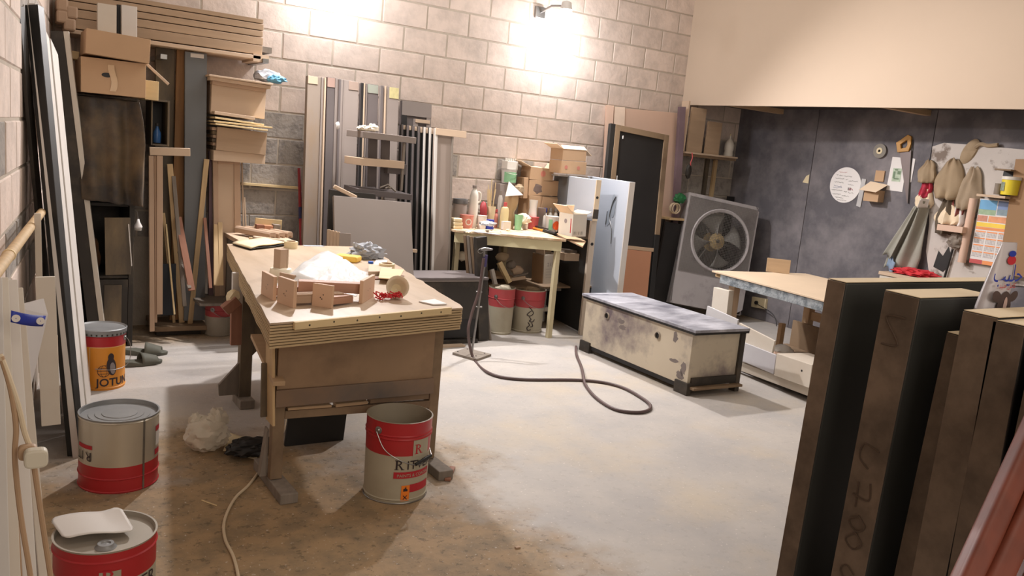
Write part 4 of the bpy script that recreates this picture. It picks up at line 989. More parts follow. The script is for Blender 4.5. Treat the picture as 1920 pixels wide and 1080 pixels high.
flatpiece('plywood_piece', 'cream plywood square leaning on the chipboard piece', 'board', [(709, 531), (746, 534), (757, 515), (713, 512)], TZ + .024, .004, M_pineh)
flatpiece('wood_sliver', 'reddish splinters beneath the cream plywood square', 'offcut', [(703, 525), (757, 522), (757, 519), (703, 521)], TZ + .0005, .006, M_redwood)
flatpiece('folded_paper', 'folded white paper near the front right corner of the bench', 'paper', [(785, 567), (812, 573), (838, 572), (815, 563)], TZ + .001, .006, M_paper)
# paint strainer cone and red netting
a = gz(742, 562); t = thing('paint_strainer', 'cream paper cone lying mouth forward on the bench', 'cone', a)
T = Matrix.Translation((0.01, .01, .058)) @ Matrix.Rotation(-.35, 4, 'Z') @ Matrix.Rotation(1.25, 4, 'X')
MB().lathe([(.052, .0), (.040, -.035), (.022, -.075), (.016, -.085)], 28, T=T).build('cone_wall', mat('cone', s2l(226, 214, 190), .5), t, smooth=True, solid=.002)
MB().lathe([(.022, -.07), (.012, -.072), (.001, -.076)], 20, T=T).build('cone_bottom', M_tape, t, smooth=True)
Rn = random.Random(3); mb = MB()
for k in range(16):
    c = gz(730, 563) + V((Rn.uniform(-.05, .05), Rn.uniform(-.012, .03), .012))
    mb.tube(bez([c + V((Rn.uniform(-.03, .03), Rn.uniform(-.02, .02), Rn.uniform(-.008, .022))) for _ in range(5)], 4), .0028, 5)
tag(mb.build('red_string', M_redfab, smooth=True), 'tangled red string beside the cream cone', 'string')

# ---- profile blocks beyond the bench on a low table
LZ = YP(510, 452, 5.75).z
t = thing('side_table', 'low table behind the main bench carrying stacked wood profiles', 'table', (YP(452, 455, 5.7).x, 5.7, 0)); q = t.location.copy()
W_ = YP(560, 455, 5.7).x - q.x
MB().box((0, 0, LZ - .03), (W_, .5, LZ)).build('tabletop', M_mdfg, t, bev=.003)
for x in (0.02, W_ - .06):
    for y in (.02, .44): MB().box((x, y, 0), (x + .04, y + .04, LZ - .031)).build('leg', M_greyw, t)
px_board('backing_board', 'cream square board standing behind the wood profiles', 'board', (476, 443), (526, 447), (475, 408), 6.0, .012, M_pineh)
def profile(lab, u0, v0, u1, v1, y, dz, m, L=.35):
    a = YP(u0, v0, y); s = mpp(a); w = (u1 - u0) * s; h = (v0 - v1) * s
    pl = [(0, 0), (w * .25, 0), (w * .25, h * .3), (w * .75, h * .3), (w * .75, 0), (w, 0), (w, h * .7), (w * .8, h), (w * .2, h), (0, h * .7)]
    o = MB().prism(pl, 0, L).build('wood_profile', m, loc=a, bev=.002); o.rotation_euler = (0, 0, .42); tag(o, lab, 'wood piece', 'wood profiles behind the bench')
zz = LZ
profile('leftmost of the front grooved wood profiles behind the bench', 505, 448, 521, 436, 5.72, 0, M_mdf, .38)
profile('middle one of the front grooved wood profiles behind the bench', 522, 447, 538, 436, 5.74, 0, M_mdf, .38)
profile('rightmost of the front grooved wood profiles behind the bench', 539, 446, 552, 435, 5.76, 0, M_mdf, .38)
px_board('wood_block', 'dark reddish block before the cream backing board', 'wood piece', (481, 432), (495, 433), (480, 421), 5.95, .06, M_redwood)
px_board('wood_block', 'tan block between the dark and grey blocks by the backing board', 'wood piece', (496, 431), (512, 432), (496, 423), 5.94, .06, M_tanboard)
px_board('wood_block', 'grey curved block at the right of the cream backing board', 'wood piece', (513, 431), (526, 432), (513, 421), 5.93, .06, M_greyw)
px_board('wood_strip', 'pale round-edged strip lying left of the wood profiles', 'wood piece', (476, 449), (545, 457), (476, 443), 5.66, .05, M_mdfg, bev=.008)
px_board('wood_strip', 'thin pale strip at the far left of the low table', 'wood piece', (468, 449), (500, 454), (468, 445), 5.72, .03, M_pineh)

# ================================================================ CENTRE BACK: tall doors, shelf unit, panels
def tall_door(lab, u0, u1, vt, vb, y, m, strips=(), tagrect=None, slope=.08, th=.035, group='tall grey doors on the block wall', name='tall_door', lean=.14):
    z0 = 0
    pb = YP(u0 - (vb - vt) * .028, vb, y); tp = YP(u0, vt, y + lean); d = (tp - pb).normalized(); pb = pb - d * (pb.z / d.z)
    s = mpp(YP(u0, vt, y)); w = (u1 - u0) * s
    M, w_, h = frame(pb, pb + V((w, -.0, 0)), tp)
    t = thing(name, lab, 'door', matrix=M, group=group)
    MB().box((0, 0, 0), (w, th, h)).build('door_slab', m, t, bev=.002)
    for a, b, mm in strips: MB().box((w * a, -.012, 0.002), (w * b, -.0005, h - .002)).build('stile', mm, t, bev=.002)
    if tagrect:
        a, b, z, mm = tagrect; MB().box((w * a, -.004, h - z), (w * b, -.0003, h - .004)).build('end_patch', mm, t, bev=.001)
    return t, w, h
M_cp = mat('stained_grey_board', s2l(146, 132, 120), .6, .08, 1.6, col2=s2l(150, 122, 88), mix=.62, sharp=.1, mscale=1.3, stretch=(2, 1, .7))
tall_door('leftmost tall door of the grey row, with yellow-brown stains', 577, 613, 141, 460, 6.08, M_cp, [(.74, .82, M_greyp), (.9, 1.0, M_mdfg)], (.02, .55, .06, M_mdfg), th=.05)
tall_door('second tall door of the grey row, narrow and dark, with a white blob', 614, 634, 144, 460, 6.13, M_greypd, [(.75, 1.0, M_greyp)], (.0, .8, .075, mat('pink_patch', s2l(176, 146, 134), .7)))
tall_door('third tall door of the grey row, behind the shelf unit', 635, 676, 148, 460, 6.10, M_greyp, [(.0, .1, M_greypd), (.22, .30, M_greyp)], (.5, .98, .07, mat('tan_patch', s2l(158, 138, 126), .7)))
tall_door('fourth tall door of the grey row with a greenish top patch', 677, 713, 155, 460, 6.12, M_greypd, [(.0, .12, M_black), (.13, .22, M_mdfg), (.28, .34, M_greyp)], (.38, .98, .07, mat('green_patch', s2l(156, 160, 148), .7)))
tall_door('fifth tall door of the grey row with a yellow speckled top patch', 714, 752, 160, 460, 6.09, M_greyp, [(.0, .12, M_greypd), (.2, .28, M_mdfg)], (.48, .99, .09, mat('yellow_patch', s2l(196, 186, 136), .7, .15, 30)))
o = MB(); crumple(o, YP(633, 235, 6.1), (.018, .012, .028), 2, .3, 2); tag(o.build('filler_blob', M_paper, smooth=True), 'small white blob stuck on the second tall door', 'blob')
# dark gap panel and rear door with a frame
t, w, h = tall_door('dark grey framed door behind the shelf unit, right of the tall row', 753, 816, 188, 460, 6.25, M_greypd, [(.0, .18, M_black), (.84, 1.0, M_greyp)], None, group='framed doors right of the tall row')
MB().box((0, -.014, h - .12), (w, -.013, h)).build('top_rail', M_greyp, t, bev=.002); MB().box((w * .45, -.02, h - .17), (w * .95, -.0145, h - .14)).build('hinge_plate', M_mdfg, t, bev=.002)
MB().box((w * .40, -.012, 0), (w * .55, -.0005, h - .14)).build('stile', M_greyp, t)
# row of narrow panels seen edge on, the front one facing
for k in range(6):
    u = 752 + k * 10.5
    lab = ['leftmost', 'second', 'third', 'fourth', 'fifth', 'sixth'][k] + ' of the edge-on door panels right of the shelf unit, white edge showing'
    t, w, h = tall_door(lab, u, u + 20, 233 + k * 1.2, 500, 6.16 - k * .035, M_ddoor, [(.0, .2, (M_white if k > 3 else M_greypd))], (.0, .6, .04 if k < 3 else .05, M_mdfg), th=.02, group='edge-on door panels', name='door_leaf')
t, w, h = tall_door('front door panel of the edge-on stack, wide grey face right of the shelf unit', 815, 857, 240, 500, 5.93, mat('front_door_face', s2l(152, 138, 128), .55, .04, 2), [(.0, .13, M_white), (.88, .96, M_greyw)], None, th=.025, group='edge-on door panels', name='door_leaf')
MB().box((0, -.016, h - .055), (w * 1.62, -.0125, h)).build('top_rail', M_mdfg, t, bev=.002)

# tiered shelf unit
SY = 5.85
t = thing('tiered_shelf', 'dark three-tier open shelf unit before the tall grey doors', 'shelf', YP(650, 372, SY)); q = t.location.copy()
def tier(a0, a1, c1, v0, v1, m1, m2, dep):       # pixel corners: left end of side, corner, right end
    p0, p1, p2 = YP(a0[0], a0[1], SY + dep), YP(a1[0], a1[1], SY), YP(c1[0], c1[1], SY)
    hh = v1 * mpp(p1); mb = MB(); p3 = p2 + (p0 - p1)
    vs = [p - q for p in (p0, p1, p2, p3)]; vs = [v - V((0, 0, hh)) for v in vs] + vs
    mb.add(vs, [(3, 2, 1, 0), (4, 5, 6, 7), (0, 1, 5, 4), (1, 2, 6, 5), (2, 3, 7, 6), (3, 0, 4, 7)]); return mb.build('shelf_board', m1, t, bev=.002)
tier((650, 243), (681, 246), (781, 258), 0, 12, M_greyp, 0, .22)
tier((646, 292), (676, 296), (759, 303), 0, 14, M_mdfg, 0, .22)
tier((645, 346), (673, 354), (773, 365), 0, 11, M_greypd, 0, .24)
for a, b in (((692, 255), (690, 350)), ((716, 258), (714, 355))):
    p0, p1 = YP(a[0], a[1], SY + .12) - q, YP(b[0], b[1], SY + .12) - q
    M, w, h = frame(p1, p1 + V((.07, 0, 0)), p0); MB().box((0, 0, 0), (.07, .02, h)).build('upright', M_greypd, t, matrix=M, bev=.002)
p0, p1 = YP(757, 268, SY + .01) - q, YP(751, 357, SY + .01) - q
M, w, h = frame(p1, p1 + V((.018, 0, 0)), p0); MB().box((0, 0, 0), (.018, .018, h)).build('post', M_greyw, t, matrix=M)
p0 = YP(727, 318, SY + .05) - q; MB().box((p0.x, p0.y, p0.z - .03), (p0.x + .16, p0.y + .1, p0.z + .05)).build('drawer', M_greypd, t, bev=.002)
pb = YP(680, 372, SY + .1); mb = MB(); mb.box((pb.x - q.x, .05, -pb.z + .001 + 0 - (q.z - pb.z)), (pb.x - q.x + .3, .2, -.02)); mb.build('pedestal', M_black, t)
mb = MB(); crumple(mb, YP(684, 241, SY + .06), (.06, .04, .022), 5, .4, 3); crumple(mb, YP(700, 240, SY + .06), (.04, .035, .03), 6, .4, 3); tag(mb.build('rag', M_ragc, smooth=True), 'cream crumpled rag on the top tier of the shelf unit', 'rag')
for k, (a, b, c) in enumerate((((712, 352), (742, 362), (714, 350)), ((722, 353), (733, 356), (738, 350)))):
    o = MB().tube([YP(a[0], a[1], SY + .04), YP((a[0] + b[0]) / 2, a[1] - 6 + 4 * k, SY + .05), YP(b[0], b[1] - 3, SY + .04)], .008, 5).build('wood_scrap', M_greyw)
    tag(o, ('longer' if k == 0 else 'shorter') + ' curled wood scrap on the lowest tier of the shelf unit', 'offcut')
# big grey panel, the one behind, the stick on top, the stack of thin boards
def floor_panel(name, lab, cat, bl, br, tl, y, lean, th, m, group=None):
    a, b = YP(bl[0], bl[1], y), YP(br[0], br[1], y - .02); tp = YP(tl[0], tl[1], y + lean); M, w, h = frame(a, b, tp)
    z = M.col[2].to_3d(); k = a.z / z.z; M2 = M.copy(); M2.translation = a - z * k
    o = MB().box((0, 0, 0), (w, th, h + k)).build(name, m, matrix=M2, bev=.002); return tag(o, lab, cat, group)
floor_panel('grey_board', 'large plain grey panel leaning behind the right side of the bench', 'panel', (628, 458), (774, 467), (632, 367), 5.45, .12, .03, M_panel)
COL.objects['grey_board']
floor_panel('dark_sheet', 'dark panel just behind the large plain grey panel', 'panel', (613, 455), (700, 461), (617, 355), 5.66, .06, .02, M_blackd)
px_board('wood_stick', 'pale stick lying over the corner of the large grey panel', 'stick', (626, 353), (668, 374), (628, 346), 5.6, .03, M_mdfg, bev=.006)
px_board('wood_stick', 'small pale stick end poking out right of the large grey panel', 'stick', (762, 472), (782, 474), (762, 466), 5.47, .03, M_mdfg)
for k in range(5):
    u = 613 + k * 6; floor_panel('thin_board', '%s of the thin boards before the tall doors, left of the grey panel' % ['leftmost', 'second', 'middle', 'fourth', 'rightmost'][k], 'board', (u - 1, 462), (u + 4.5 + (16 if k == 4 else 0), 463), (u, 430 + k * 1.6), 5.40 - k * .022, .02, .012, M_mdfg if k < 4 else M_greyp, 'thin boards left of the grey panel')

# low black cabinet lying behind the air-hose stand
t = thing('low_cabinet', 'low black cabinet body behind the hose stand', 'cabinet', V((YP(760, 640, 5.45).x, 5.45, 0))); q = t.location.copy()
x1 = YP(896, 620, 5.45).x - q.x; zt = YP(840, 521, 5.45).z; zb = YP(850, 600, 5.45).z
MB().box((0, 0, zt - .02), (x1 + .06, .35, zt)).build('top_board', M_greypd, t, bev=.003)
MB().box((0, .02, zb), (x1, .035, zt - .03)).build('front_panel', M_blackd, t, bev=.003)
MB().box((0, .0, zt - .029), (x1, .019, zt - .021)).build('top_lip', M_greyp, t)
MB().box((0.02, .06, 0.04), (x1, .33, zb - .001)).build('carcass', M_black, t)
MB().box((0, .02, 0), (x1 + .02, .06, .03)).build('base_rail', M_blackd, t)
o = MB().box((0, 0, 0), (.5, .06, .012)).build('white_strip', M_mdfg, loc=G(735, 640)); tag(o, 'pale strip lying on the floor below the low black cabinet', 'strip'); o.location.z = .0; o.location.y = 5.38 
def upright(name, lab, u0, u1, vt, vb, lean, th, m, group=None):
    a, b = G(u0 + (0), vb), G(u1, vb); b.y = a.y; tp = YP(u0 - 4, vt, a.y + lean)
    return board(name, lab, 'board', a, b, tp, th, m, group)
upright('dark_upright_board', 'dark upright board beside the hose stand with a pale scuff', 898, 919, 446, 640, -.02, .05, M_blackd)
for k in range(6):
    u = 868 + k * 6.2; floor_panel('thin_board', '%s of the tall thin boards leaning at the left end of the bottle bench' % ['leftmost', 'second', 'third', 'fourth', 'fifth', 'rightmost'][k], 'board', (u + 10, 560), (u + 15, 560), (u, 441 + k * 1.2), 5.66 - k * .02, .03, .014, M_greyw if k % 2 else M_brown, 'thin boards at the bottle bench')

# ================================================================ AIR HOSE STAND
q = G(884, 667); t = thing('hose_stand', 'metal hose stand on a grey base plate holding a spray gun', 'stand', (q.x, q.y, 0)); q = t.location.copy()
mb = MB(); slab_xy(mb, [G(*p) - q for p in ((848, 665), (893, 678), (921, 668), (874, 656))], 0, .018); pl = mb.build('base_plate', M_greyw, t, bev=.002)
for u, v in ((858, 664), (892, 672), (876, 659), (908, 667)): MB().lathe([(.001, .021), (.006, .021), (.006, .018)], 10, tuple(G(u, v) - q)).build('bolt', M_blackd, pl)
topz = YP(908, 500, q.y)
MB().tube([V((0, 0, .018)), topz - q], .0085, 10).build('rod', M_steel, t, smooth=True)
MB().tube([topz - q, YP(911, 478, q.y) - q], .015, 10).build('rod_sleeve', mat('purple_sleeve', s2l(70, 62, 110), .5), t, smooth=True)
g = YP(908, 468, q.y) - q
gn = MB().tube([g + V((-.035, 0, .0)), g + V((.0, 0, .005)), g + V((.07, 0, .002))], [.008, .014, .006], 10).build('gun_barrel', M_steel, t, smooth=True)
MB().tube([g, g + V((.005, 0, -.05))], .009, 8).build('gun_grip', M_steel, t, smooth=True)
mb = MB(); ring = [g + V((-.03 + .022 * math.cos(a), 0, -.012 + .016 * math.sin(a))) for a in [k * math.pi / 8 for k in range(17)]]; mb.tube(ring, .003, 6); mb.build('hook', M_steel, t, smooth=True)
for v in (548, 576):
    p = YP(899, v, q.y) - q; MB().tube([p + V((-.03, 0, .004)), p + V((.02, 0, 0))], .006, 8).build('side_arm', M_steel, t, smooth=True)
hp = [YP(907, 484, q.y - .03), YP(898, 545, q.y - .04), YP(884, 590, q.y - .06), YP(878, 625, q.y - .1)]
hp += [G(u, v, .011) for u, v in ((888, 672), (918, 700), (975, 711), (1095, 713), (1160, 724), (1206, 748), (1220, 764), (1200, 773), (1155, 768), (1118, 746), (1098, 722))]
hp += [G(1094, 705, .03), G(1090, 688, .011), G(1081, 665, .011), G(1080, 650, .011)]
o = MB().tube(bez(hp, 10), .0105, 10).build('air_hose', M_hose, smooth=True); tag(o, 'brown air hose running from the stand and looping on the open floor', 'hose')

# ================================================================ BOTTLE BENCH
BZ = .85
A, B = G(852, 431, BZ), G(1062, 449, BZ)
C_, D_ = V((B.x + .22, 6.44, BZ)), V((A.x + .02, 6.44, BZ))
t = thing('side_bench', 'cluttered cream side bench on the back wall under the bottles and tubs', 'workbench', (A.x, A.y, 0)); q = t.location.copy()
R = random.Random(5)
pts = edge(A, B, 24, .02, 4) + [B, C_, D_]
mb = MB(); slab_xy(mb, [p - q for p in pts], BZ - .02, BZ); mb.build('bench_top', mat('cluttered_top', s2l(206, 182, 152), .8, .1, 9, col2=s2l(178, 146, 112), mix=.55, sharp=.1, mscale=14), t, bev=.003)
ab = (B - A).normalized(); M, w, h = frame(A.lerp(B, .02) - q - V((0, 0, .105)) + V((0, .03, 0)), B - q - V((0, 0, .105)) + V((-.02, .03, 0)), A.lerp(B, .02) - q - V((0, 0, .021)) + V((0, .03, 0)))
MB().box((0, 0, 0), (w, .025, h)).build('apron', mat('cream_apron', s2l(206, 196, 158), .6, .06, 4, col2=s2l(120, 110, 84), mix=.74, sharp=.03, mscale=5), t, matrix=M, bev=.002)
M_leg = mat('cream_leg', s2l(196, 184, 150), .6, .1, 4, col2=s2l(132, 122, 100), mix=.66, sharp=.05, mscale=6)
for p, dx in ((B, -.052), (A, .05), (C_, -.25), (D_, .05)):
    x, y = p.x - q.x + dx, (p.y - q.y + .05) if p in (A, B) else p.y - q.y - .08
    MB().box((x, y, 0), (x + .042, y + .04, BZ - .022)).build('leg', M_leg, t, bev=.002)
MB().box((.06, .12, .42), (B.x - q.x - .1, .45, .44)).build('lower_shelf', M_ply, t, bev=.002)
MB().box((.05, .5, .0), (C_.x - q.x - .28, .51, BZ - .1)).build('back_panel', M_black, t)
tag(MB().box((0, 0, 0), (.42, .16, .018)).build('loose_board', M_ply, loc=YP(1002, 540, 5.98)), 'light loose board lying under the white carton below the side bench', 'board')
lb = COL.objects['loose_board']; lz = lb.location.z + .018
# block stool carrying that board
t = thing('small_stool', 'small worn white stool under the loose board below the side bench', 'stool', (lb.location.x, lb.location.y, 0))
for x, y in ((.03, .01), (.2, .01), (.03, .12), (.2, .12)): MB().box((x, y, 0), (x + .03, y + .03, lz - .0185 - .03)).build('leg', M_white, t)
MB().box((.0, 0, lz - .0185 - .029), (.3, .16, lz - .0187)).build('seat', M_greyw, t, bev=.002)
MB().box((.03, .012, .12), (.22, .03, .16)).build('rail', M_whited, t)

def pot(name, lab, cat, u, v, wpx, hpx, prof, m, extra=None, seg=28, group=None, z=BZ, smooth=True):
    """prof in units (radius fraction, height fraction)"""
    a = G(u, v, z)
    if a.y > 6.0:          # base hidden by the things in front: stand it at the rear of the bench instead
        yy = min(6.18, 6.0 + (a.y - 6.0) * .25); top = YP(u, v - hpx, yy); a = V((YP(u, v, yy).x, yy, z)); s = mpp(a); r = wpx / 2 * s; H_ = top.z - z
    else: s = mpp(a); r = wpx / 2 * s; H_ = hpx * s
    t = thing(name, lab, cat, a + V((0, r, 0.001)), 0, group)
    MB().lathe([(max(.0005, x * r), y * H_) for x, y in prof], seg).build('body', m, t, smooth=smooth)
    for e in (extra or []):
        nm, pr, mm = e; MB().lathe([(max(.0005, x * r), y * H_) for x, y in pr], seg).build(nm, mm, t, smooth=smooth)
    return t, r, H_
TUB = [(0, 0), (.88, 0), (1, .96), (1.04, .97), (1.04, 1), (0, 1)]
CUP = [(0, 0), (.8, 0), (1, 1), (.94, 1), (.76, .06), (0, .06)]
BOT = [(0, 0), (.95, 0), (1, .05), (1, .62), (.85, .74), (.4, .84), (.36, .92), (0, .92)]
pot('paint_tin', 'grey lidded tin at the left end of the side bench', 'tin', 867, 414, 27, 40, [(0, 0), (.95, 0), (.95, .9), (0, .9)], mat('grey_tin', s2l(176, 164, 156), .5, .08, 6), [('lid', [(1, .82), (1.03, .84), (1.03, 1), (.9, 1), (.88, .96), (0, .96)], M_lid), ('pink_band', [(.97, .12), (.98, .13), (.98, .3), (.97, .31)], M_redp)])
t, r, h = pot('plastic_jug', 'tall translucent jug with a handle at the left of the side bench', 'jug', 889, 424, 18, 72, [(0, 0), (.95, 0), (1, .04), (1, .5), (.9, .62), (.9, .78), (.7, .9), (.42, .94), (.42, .98), (0, .98)], M_milk, [('cap', [(0, .985), (.5, .985), (.5, 1.05), (0, 1.05)], M_greyp)])
MB().tube(bez([V((r * .6, -r * .2, h * .9)), V((r * 1.35, -r * .2, h * .86)), V((r * 1.4, -r * .2, h * .7)), V((r * .8, -r * .2, h * .62))], 6), .008, 8).build('handle', M_milk, t, smooth=True)
t, r, h = pot('plastic_tub', 'salmon pink tub with a white ring mark, left end of the side bench', 'tub', 880, 428, 26, 24, TUB, M_pinkp)
mb = MB(); cyl_ring(mb, 0, h * .5, h * .25, h * .25, h * .08, -math.pi / 2 - .2, r * 1.0 + .002, 18); mb.build('ring_mark', M_milk, t)
a = G(858, 430, BZ); s = mpp(a)
for k in range(3): tag(MB().box((0, 0, 0), (20 * s - k * .006, .07, 6.5 * s)).build('soap_block', M_tape, loc=(a.x - .03, a.y + .01, BZ + .001 + k * 6.8 * s), bev=.008, bseg=3), '%s of the cream blocks stacked at the left end of the side bench' % ['lowest', 'middle', 'topmost'][k], 'block', 'cream blocks at the bench end')
t, r, h = pot('plastic_tub', 'white tub beside the deep blue tin on the side bench', 'tub', 907, 429, 18, 24, TUB, M_white)
t, r, h = pot('small_tin', 'deep blue tin with white print on the side bench', 'tin', 921, 430, 19, 17, [(0, 0), (1, 0), (1, 1), (0, 1)], M_dblue)
mb = MB(); patch_cyl(mb, -math.pi / 2 + .35, -math.pi / 2 + .9, h * .5, h * .62, r + .001, 5); patch_cyl(mb, -math.pi / 2 + .35, -math.pi / 2 + .9, h * .25, h * .37, r + .001, 5); patch_cyl(mb, -math.pi / 2 + .35, -math.pi / 2 + .5, h * .25, h * .62, r + .001, 3); mb.build('print', M_white, t)
mb = MB(); crumple(mb, G(918, 420, BZ + .075) + V((0, .03, 0)), (.075, .04, .02), 7, .4, 3); tag(mb.build('crumpled_tissue', M_paper, smooth=True), 'white crumpled tissue lying over the white tub and blue tin', 'tissue')
t, r, h = pot('brush_jar', 'jar full of thin wooden brush sticks on the side bench', 'jar', 924, 412, 16, 24, CUP, M_tape)
R = random.Random(8)
for k in range(8):
    a = V((R.uniform(-.4, .4) * r, R.uniform(-.4, .4) * r, .01)); b = a + V((R.uniform(-.05, .04), R.uniform(-.02, .02), h * R.uniform(1.7, 2.3)))
    MB().tube([a, b], .0032, 6).build('stick', M_pineh, t)
for u, v, w, h, m, lab in ((938, 402, 9, 44, M_clear, 'slim clear bottle behind the brush jar'), (952, 400, 9, 42, M_milk, 'slim milky bottle behind the brush jar, right'), ):
    pot('slim_bottle', lab, 'bottle', u, v, w, h, [(0, 0), (1, 0), (1, .8), (.6, .88), (0, .88)], m, [('cap', [(0, .885), (.6, .885), (.6, 1), (0, 1)], M_greyw)], 18)
pot('round_pot', 'dark red lidded pot behind the jug on the side bench', 'pot', 909, 402, 16, 24, [(0, 0), (.8, 0), (1, .4), (1, .7), (.5, .95), (0, 1)], mat('dark_red', s2l(150, 50, 54), .5))
pot('small_bottle', 'small bottle with a red cap right of the brush jar', 'bottle', 931, 416, 9, 22, BOT, M_pinkp, [('cap', [(0, .86), (.62, .86), (.62, 1.04), (0, 1.04)], M_redp)], 18)
pot('glue_bottle', 'yellowish square bottle with a red cap on the side bench', 'bottle', 948, 427, 16, 47, [(0, 0), (1, 0), (1, .7), (.8, .8), (.4, .84), (0, .84)], mat('yellowish', s2l(214, 196, 148), .4, alpha=.85), [('cap', [(0, .845), (.42, .845), (.42, 1), (0, 1)], M_redp)], 4 * 6)
t, r, h = pot('glass_demijohn', 'bulbous brown clear flask with a paper cone on top', 'flask', 962, 424, 27, 70, [(0, 0), (.6, 0), (.62, .3), (.55, .42), (.9, .55), (1, .72), (.9, .86), (.5, .94), (0, .95)], mat('amber_clear', s2l(186, 158, 120), .2, .1, 5, alpha=.8))
a = G(960, 424, BZ); s = mpp(a)
c = YP(960, 364, 6.13); mb = MB(); mb.add([c + V((-.085, -.03, -.02)), c + V((.085, -.05, .0)), c + V((.05, .07, -.01)), c + V((-.05, -.01, .11))], [(0, 1, 3), (1, 2, 3), (2, 0, 3)])
tag(mb.build('paper_cone', M_paper, solid=.002), 'white folded paper cone capping the brown flask', 'paper')
o = MB().box((0, 0, 0), (16 * s, .04, 15 * s)).build('small_box', M_milk, loc=G(943, 431, BZ + .001), bev=.003); tag(o, 'tiny white box at the front edge of the side bench', 'box')
pot('green_cup', 'green paper cup at the front of the side bench', 'cup', 975, 431, 16, 27, CUP, M_greenp)
mb = MB(); crumple(mb, V((YP(982, 405, 6.1).x, 6.1, BZ + .09)), (.07, .05, .055), 9, .4, 3, zmin=BZ + .055); tag(mb.build('crumpled_cloth', M_ragc, smooth=True), 'cream crumpled cloth behind the green cup', 'cloth')
pot('plastic_tub', 'plain white tub right of the green cup', 'tub', 988, 422, 12, 17, TUB, M_milk)
pot('open_bottle', 'cut-open milky bottle right of the crumpled cloth', 'bottle', 1002, 411, 16, 35, [(0, 0), (1, 0), (1, .5), (.85, .72), (1.05, 1), (1.0, 1), (.8, .72), (.95, .1), (0, .1)], M_milk)
pot('red_tub', 'small red tub with a clear base on the side bench', 'tub', 1005, 423, 21, 15, TUB, M_redp)
for k, (u, m, cm) in enumerate(((1023, M_milk, M_dblue), (1033, M_milk, M_greyw), (1043, M_milk, M_greyw))):
    pot('small_bottle', ['leftmost of the three small vials, blue cap', 'middle of the three small vials, grey cap', 'rightmost of the three small vials, grey cap'][k], 'bottle', u, 416, 9, 24, BOT, m, [('cap', [(0, .85), (.7, .85), (.7, 1.04), (0, 1.04)], cm)], 18, group='small vials on the side bench')
t, r, h = pot('label_tub', 'white tub with green and orange label on the side bench', 'tub', 1041, 435, 26, 28, TUB, M_white)
for a0_, a1_ in ((-1.1, -.55), (.8, 1.2)): mb = MB(); patch_cyl(mb, -math.pi / 2 + a0_, -math.pi / 2 + a1_, h * .1, h * .8, r + .001, 5); mb.build('green_print', M_greenp, t)
mb = MB(); cyl_fan(mb, 0, h * .42, ell(h * .28, h * .3), -math.pi / 2 + .1, r + .0015); mb.build('orange_print', mat('orange_red', s2l(226, 90, 40), .5), t)
pot('grey_box_tub', 'grey square tub behind the vials', 'tub', 1022, 413, 22, 22, TUB, M_greyp, None, 4)
# caulking gun
p0, p1 = G(984, 424, BZ + .012), G(1042, 438, BZ + .012); t = thing('caulking_tool', 'orange and black long hand tool lying at the front of the side bench', 'tool', p0); e = p1 - p0
MB().tube([V((0, 0, 0)), e * .35], .005, 8).build('tip', M_steel, t, smooth=True); MB().tube([e * .2, e * .62], .009, 10).build('orange_body', M_orange_p, t, smooth=True)
MB().tube([e * .62, e * 1.0], .012, 10).build('grip', M_black, t, smooth=True); MB().tube([V((.02, .02, .02)), e * .8 + V((.02, .05, .02))], .006, 8).build('rod', M_black, t, smooth=True)
o = MB().grid(lambda u, w: G(896, 436, BZ + .004).lerp(G(940, 440, BZ + .004), u) + V((0, w * .08, .002 * math.sin(u * 6))), 8, 3).build('blue_white_sheet', M_bluew, smooth=True, solid=.002); tag(o, 'bluish white sheet of paper on the front edge of the side bench', 'paper')
Rn = random.Random(12)
for k in range(14):
    p = G(Rn.uniform(862, 1055), Rn.uniform(424, 438), BZ); s = Rn.uniform(.01, .03)
    mb = MB(); crumple(mb, (0, 0, s * .35), (s, s * .7, s * .4), k, .4, 1, zmin=0); tag(mb.build('debris', [M_tape, M_mdfg, M_greyw][k % 3], loc=(p.x, p.y + .01, BZ + .0005)), 'small dusty crumb of debris on the side bench front', 'debris', 'debris on the side bench')
# cartons on the side bench
t, w, h = carton('cardboard_box', 'white open carton with torn flaps at the right end of the side bench', (1072, 444), (1098, 446), (1075, 402), 5.5, .2, m=M_whited, flaps=[('front', .08, 1.9), ('left', .10, .8), ('back', .06, .2), ('right', .05, 1.2)], open_=True)
mb = MB(); text_on_plane(mb, '||| | || |||', w * .1, h * .12, .03, -.001); mb.build('print_marks', M_logo, t)
mb = MB(); mb.box((-.0015, .02, h * .15), (-.0003, .03, h * .8)); mb.build('red_line', M_printred, t)
mb = MB(); mb.lathe([(.001, 0), (.02, 0)], 18, T=Matrix.Translation((-.001, .1, h * .65)) @ Matrix.Rotation(-math.pi / 2, 4, 'Y')); mb.build('emblem', M_logog, t)
o = flatpiece('cardboard_scrap', 'layered cardboard scraps jutting out beneath the white carton', 'cardboard', [(1040, 443), (1092, 468), (1098, 458), (1064, 440)], BZ - .035, .012, M_card)
t, w, h = carton('cardboard_box', 'brown carton at the back of the side bench, lowest of its stack', (988, 412), (1045, 415), (988, 366), 6.28, .17)
t, w, h = carton('cardboard_box', 'brown carton with a dark stain, middle of the stack at the wall', (991, 366), (1046, 368), (992, 337), 6.29, .16)
mb = MB(); crumple(mb, (w * .28, 0, h * .45), (.05, .0015, .045), 4, .5, 2); mb.build('stain', mat('stain', s2l(110, 92, 84), .8), t)
t, w, h = carton('cardboard_box', 'open brown carton with bright flaps, topmost of the stack at the wall', (993, 336), (1036, 341), (993, 312), 6.29, .16, flaps=[('left', .13, 1.25), ('front', .05, 2.4), ('right', .06, .6)], open_=True)
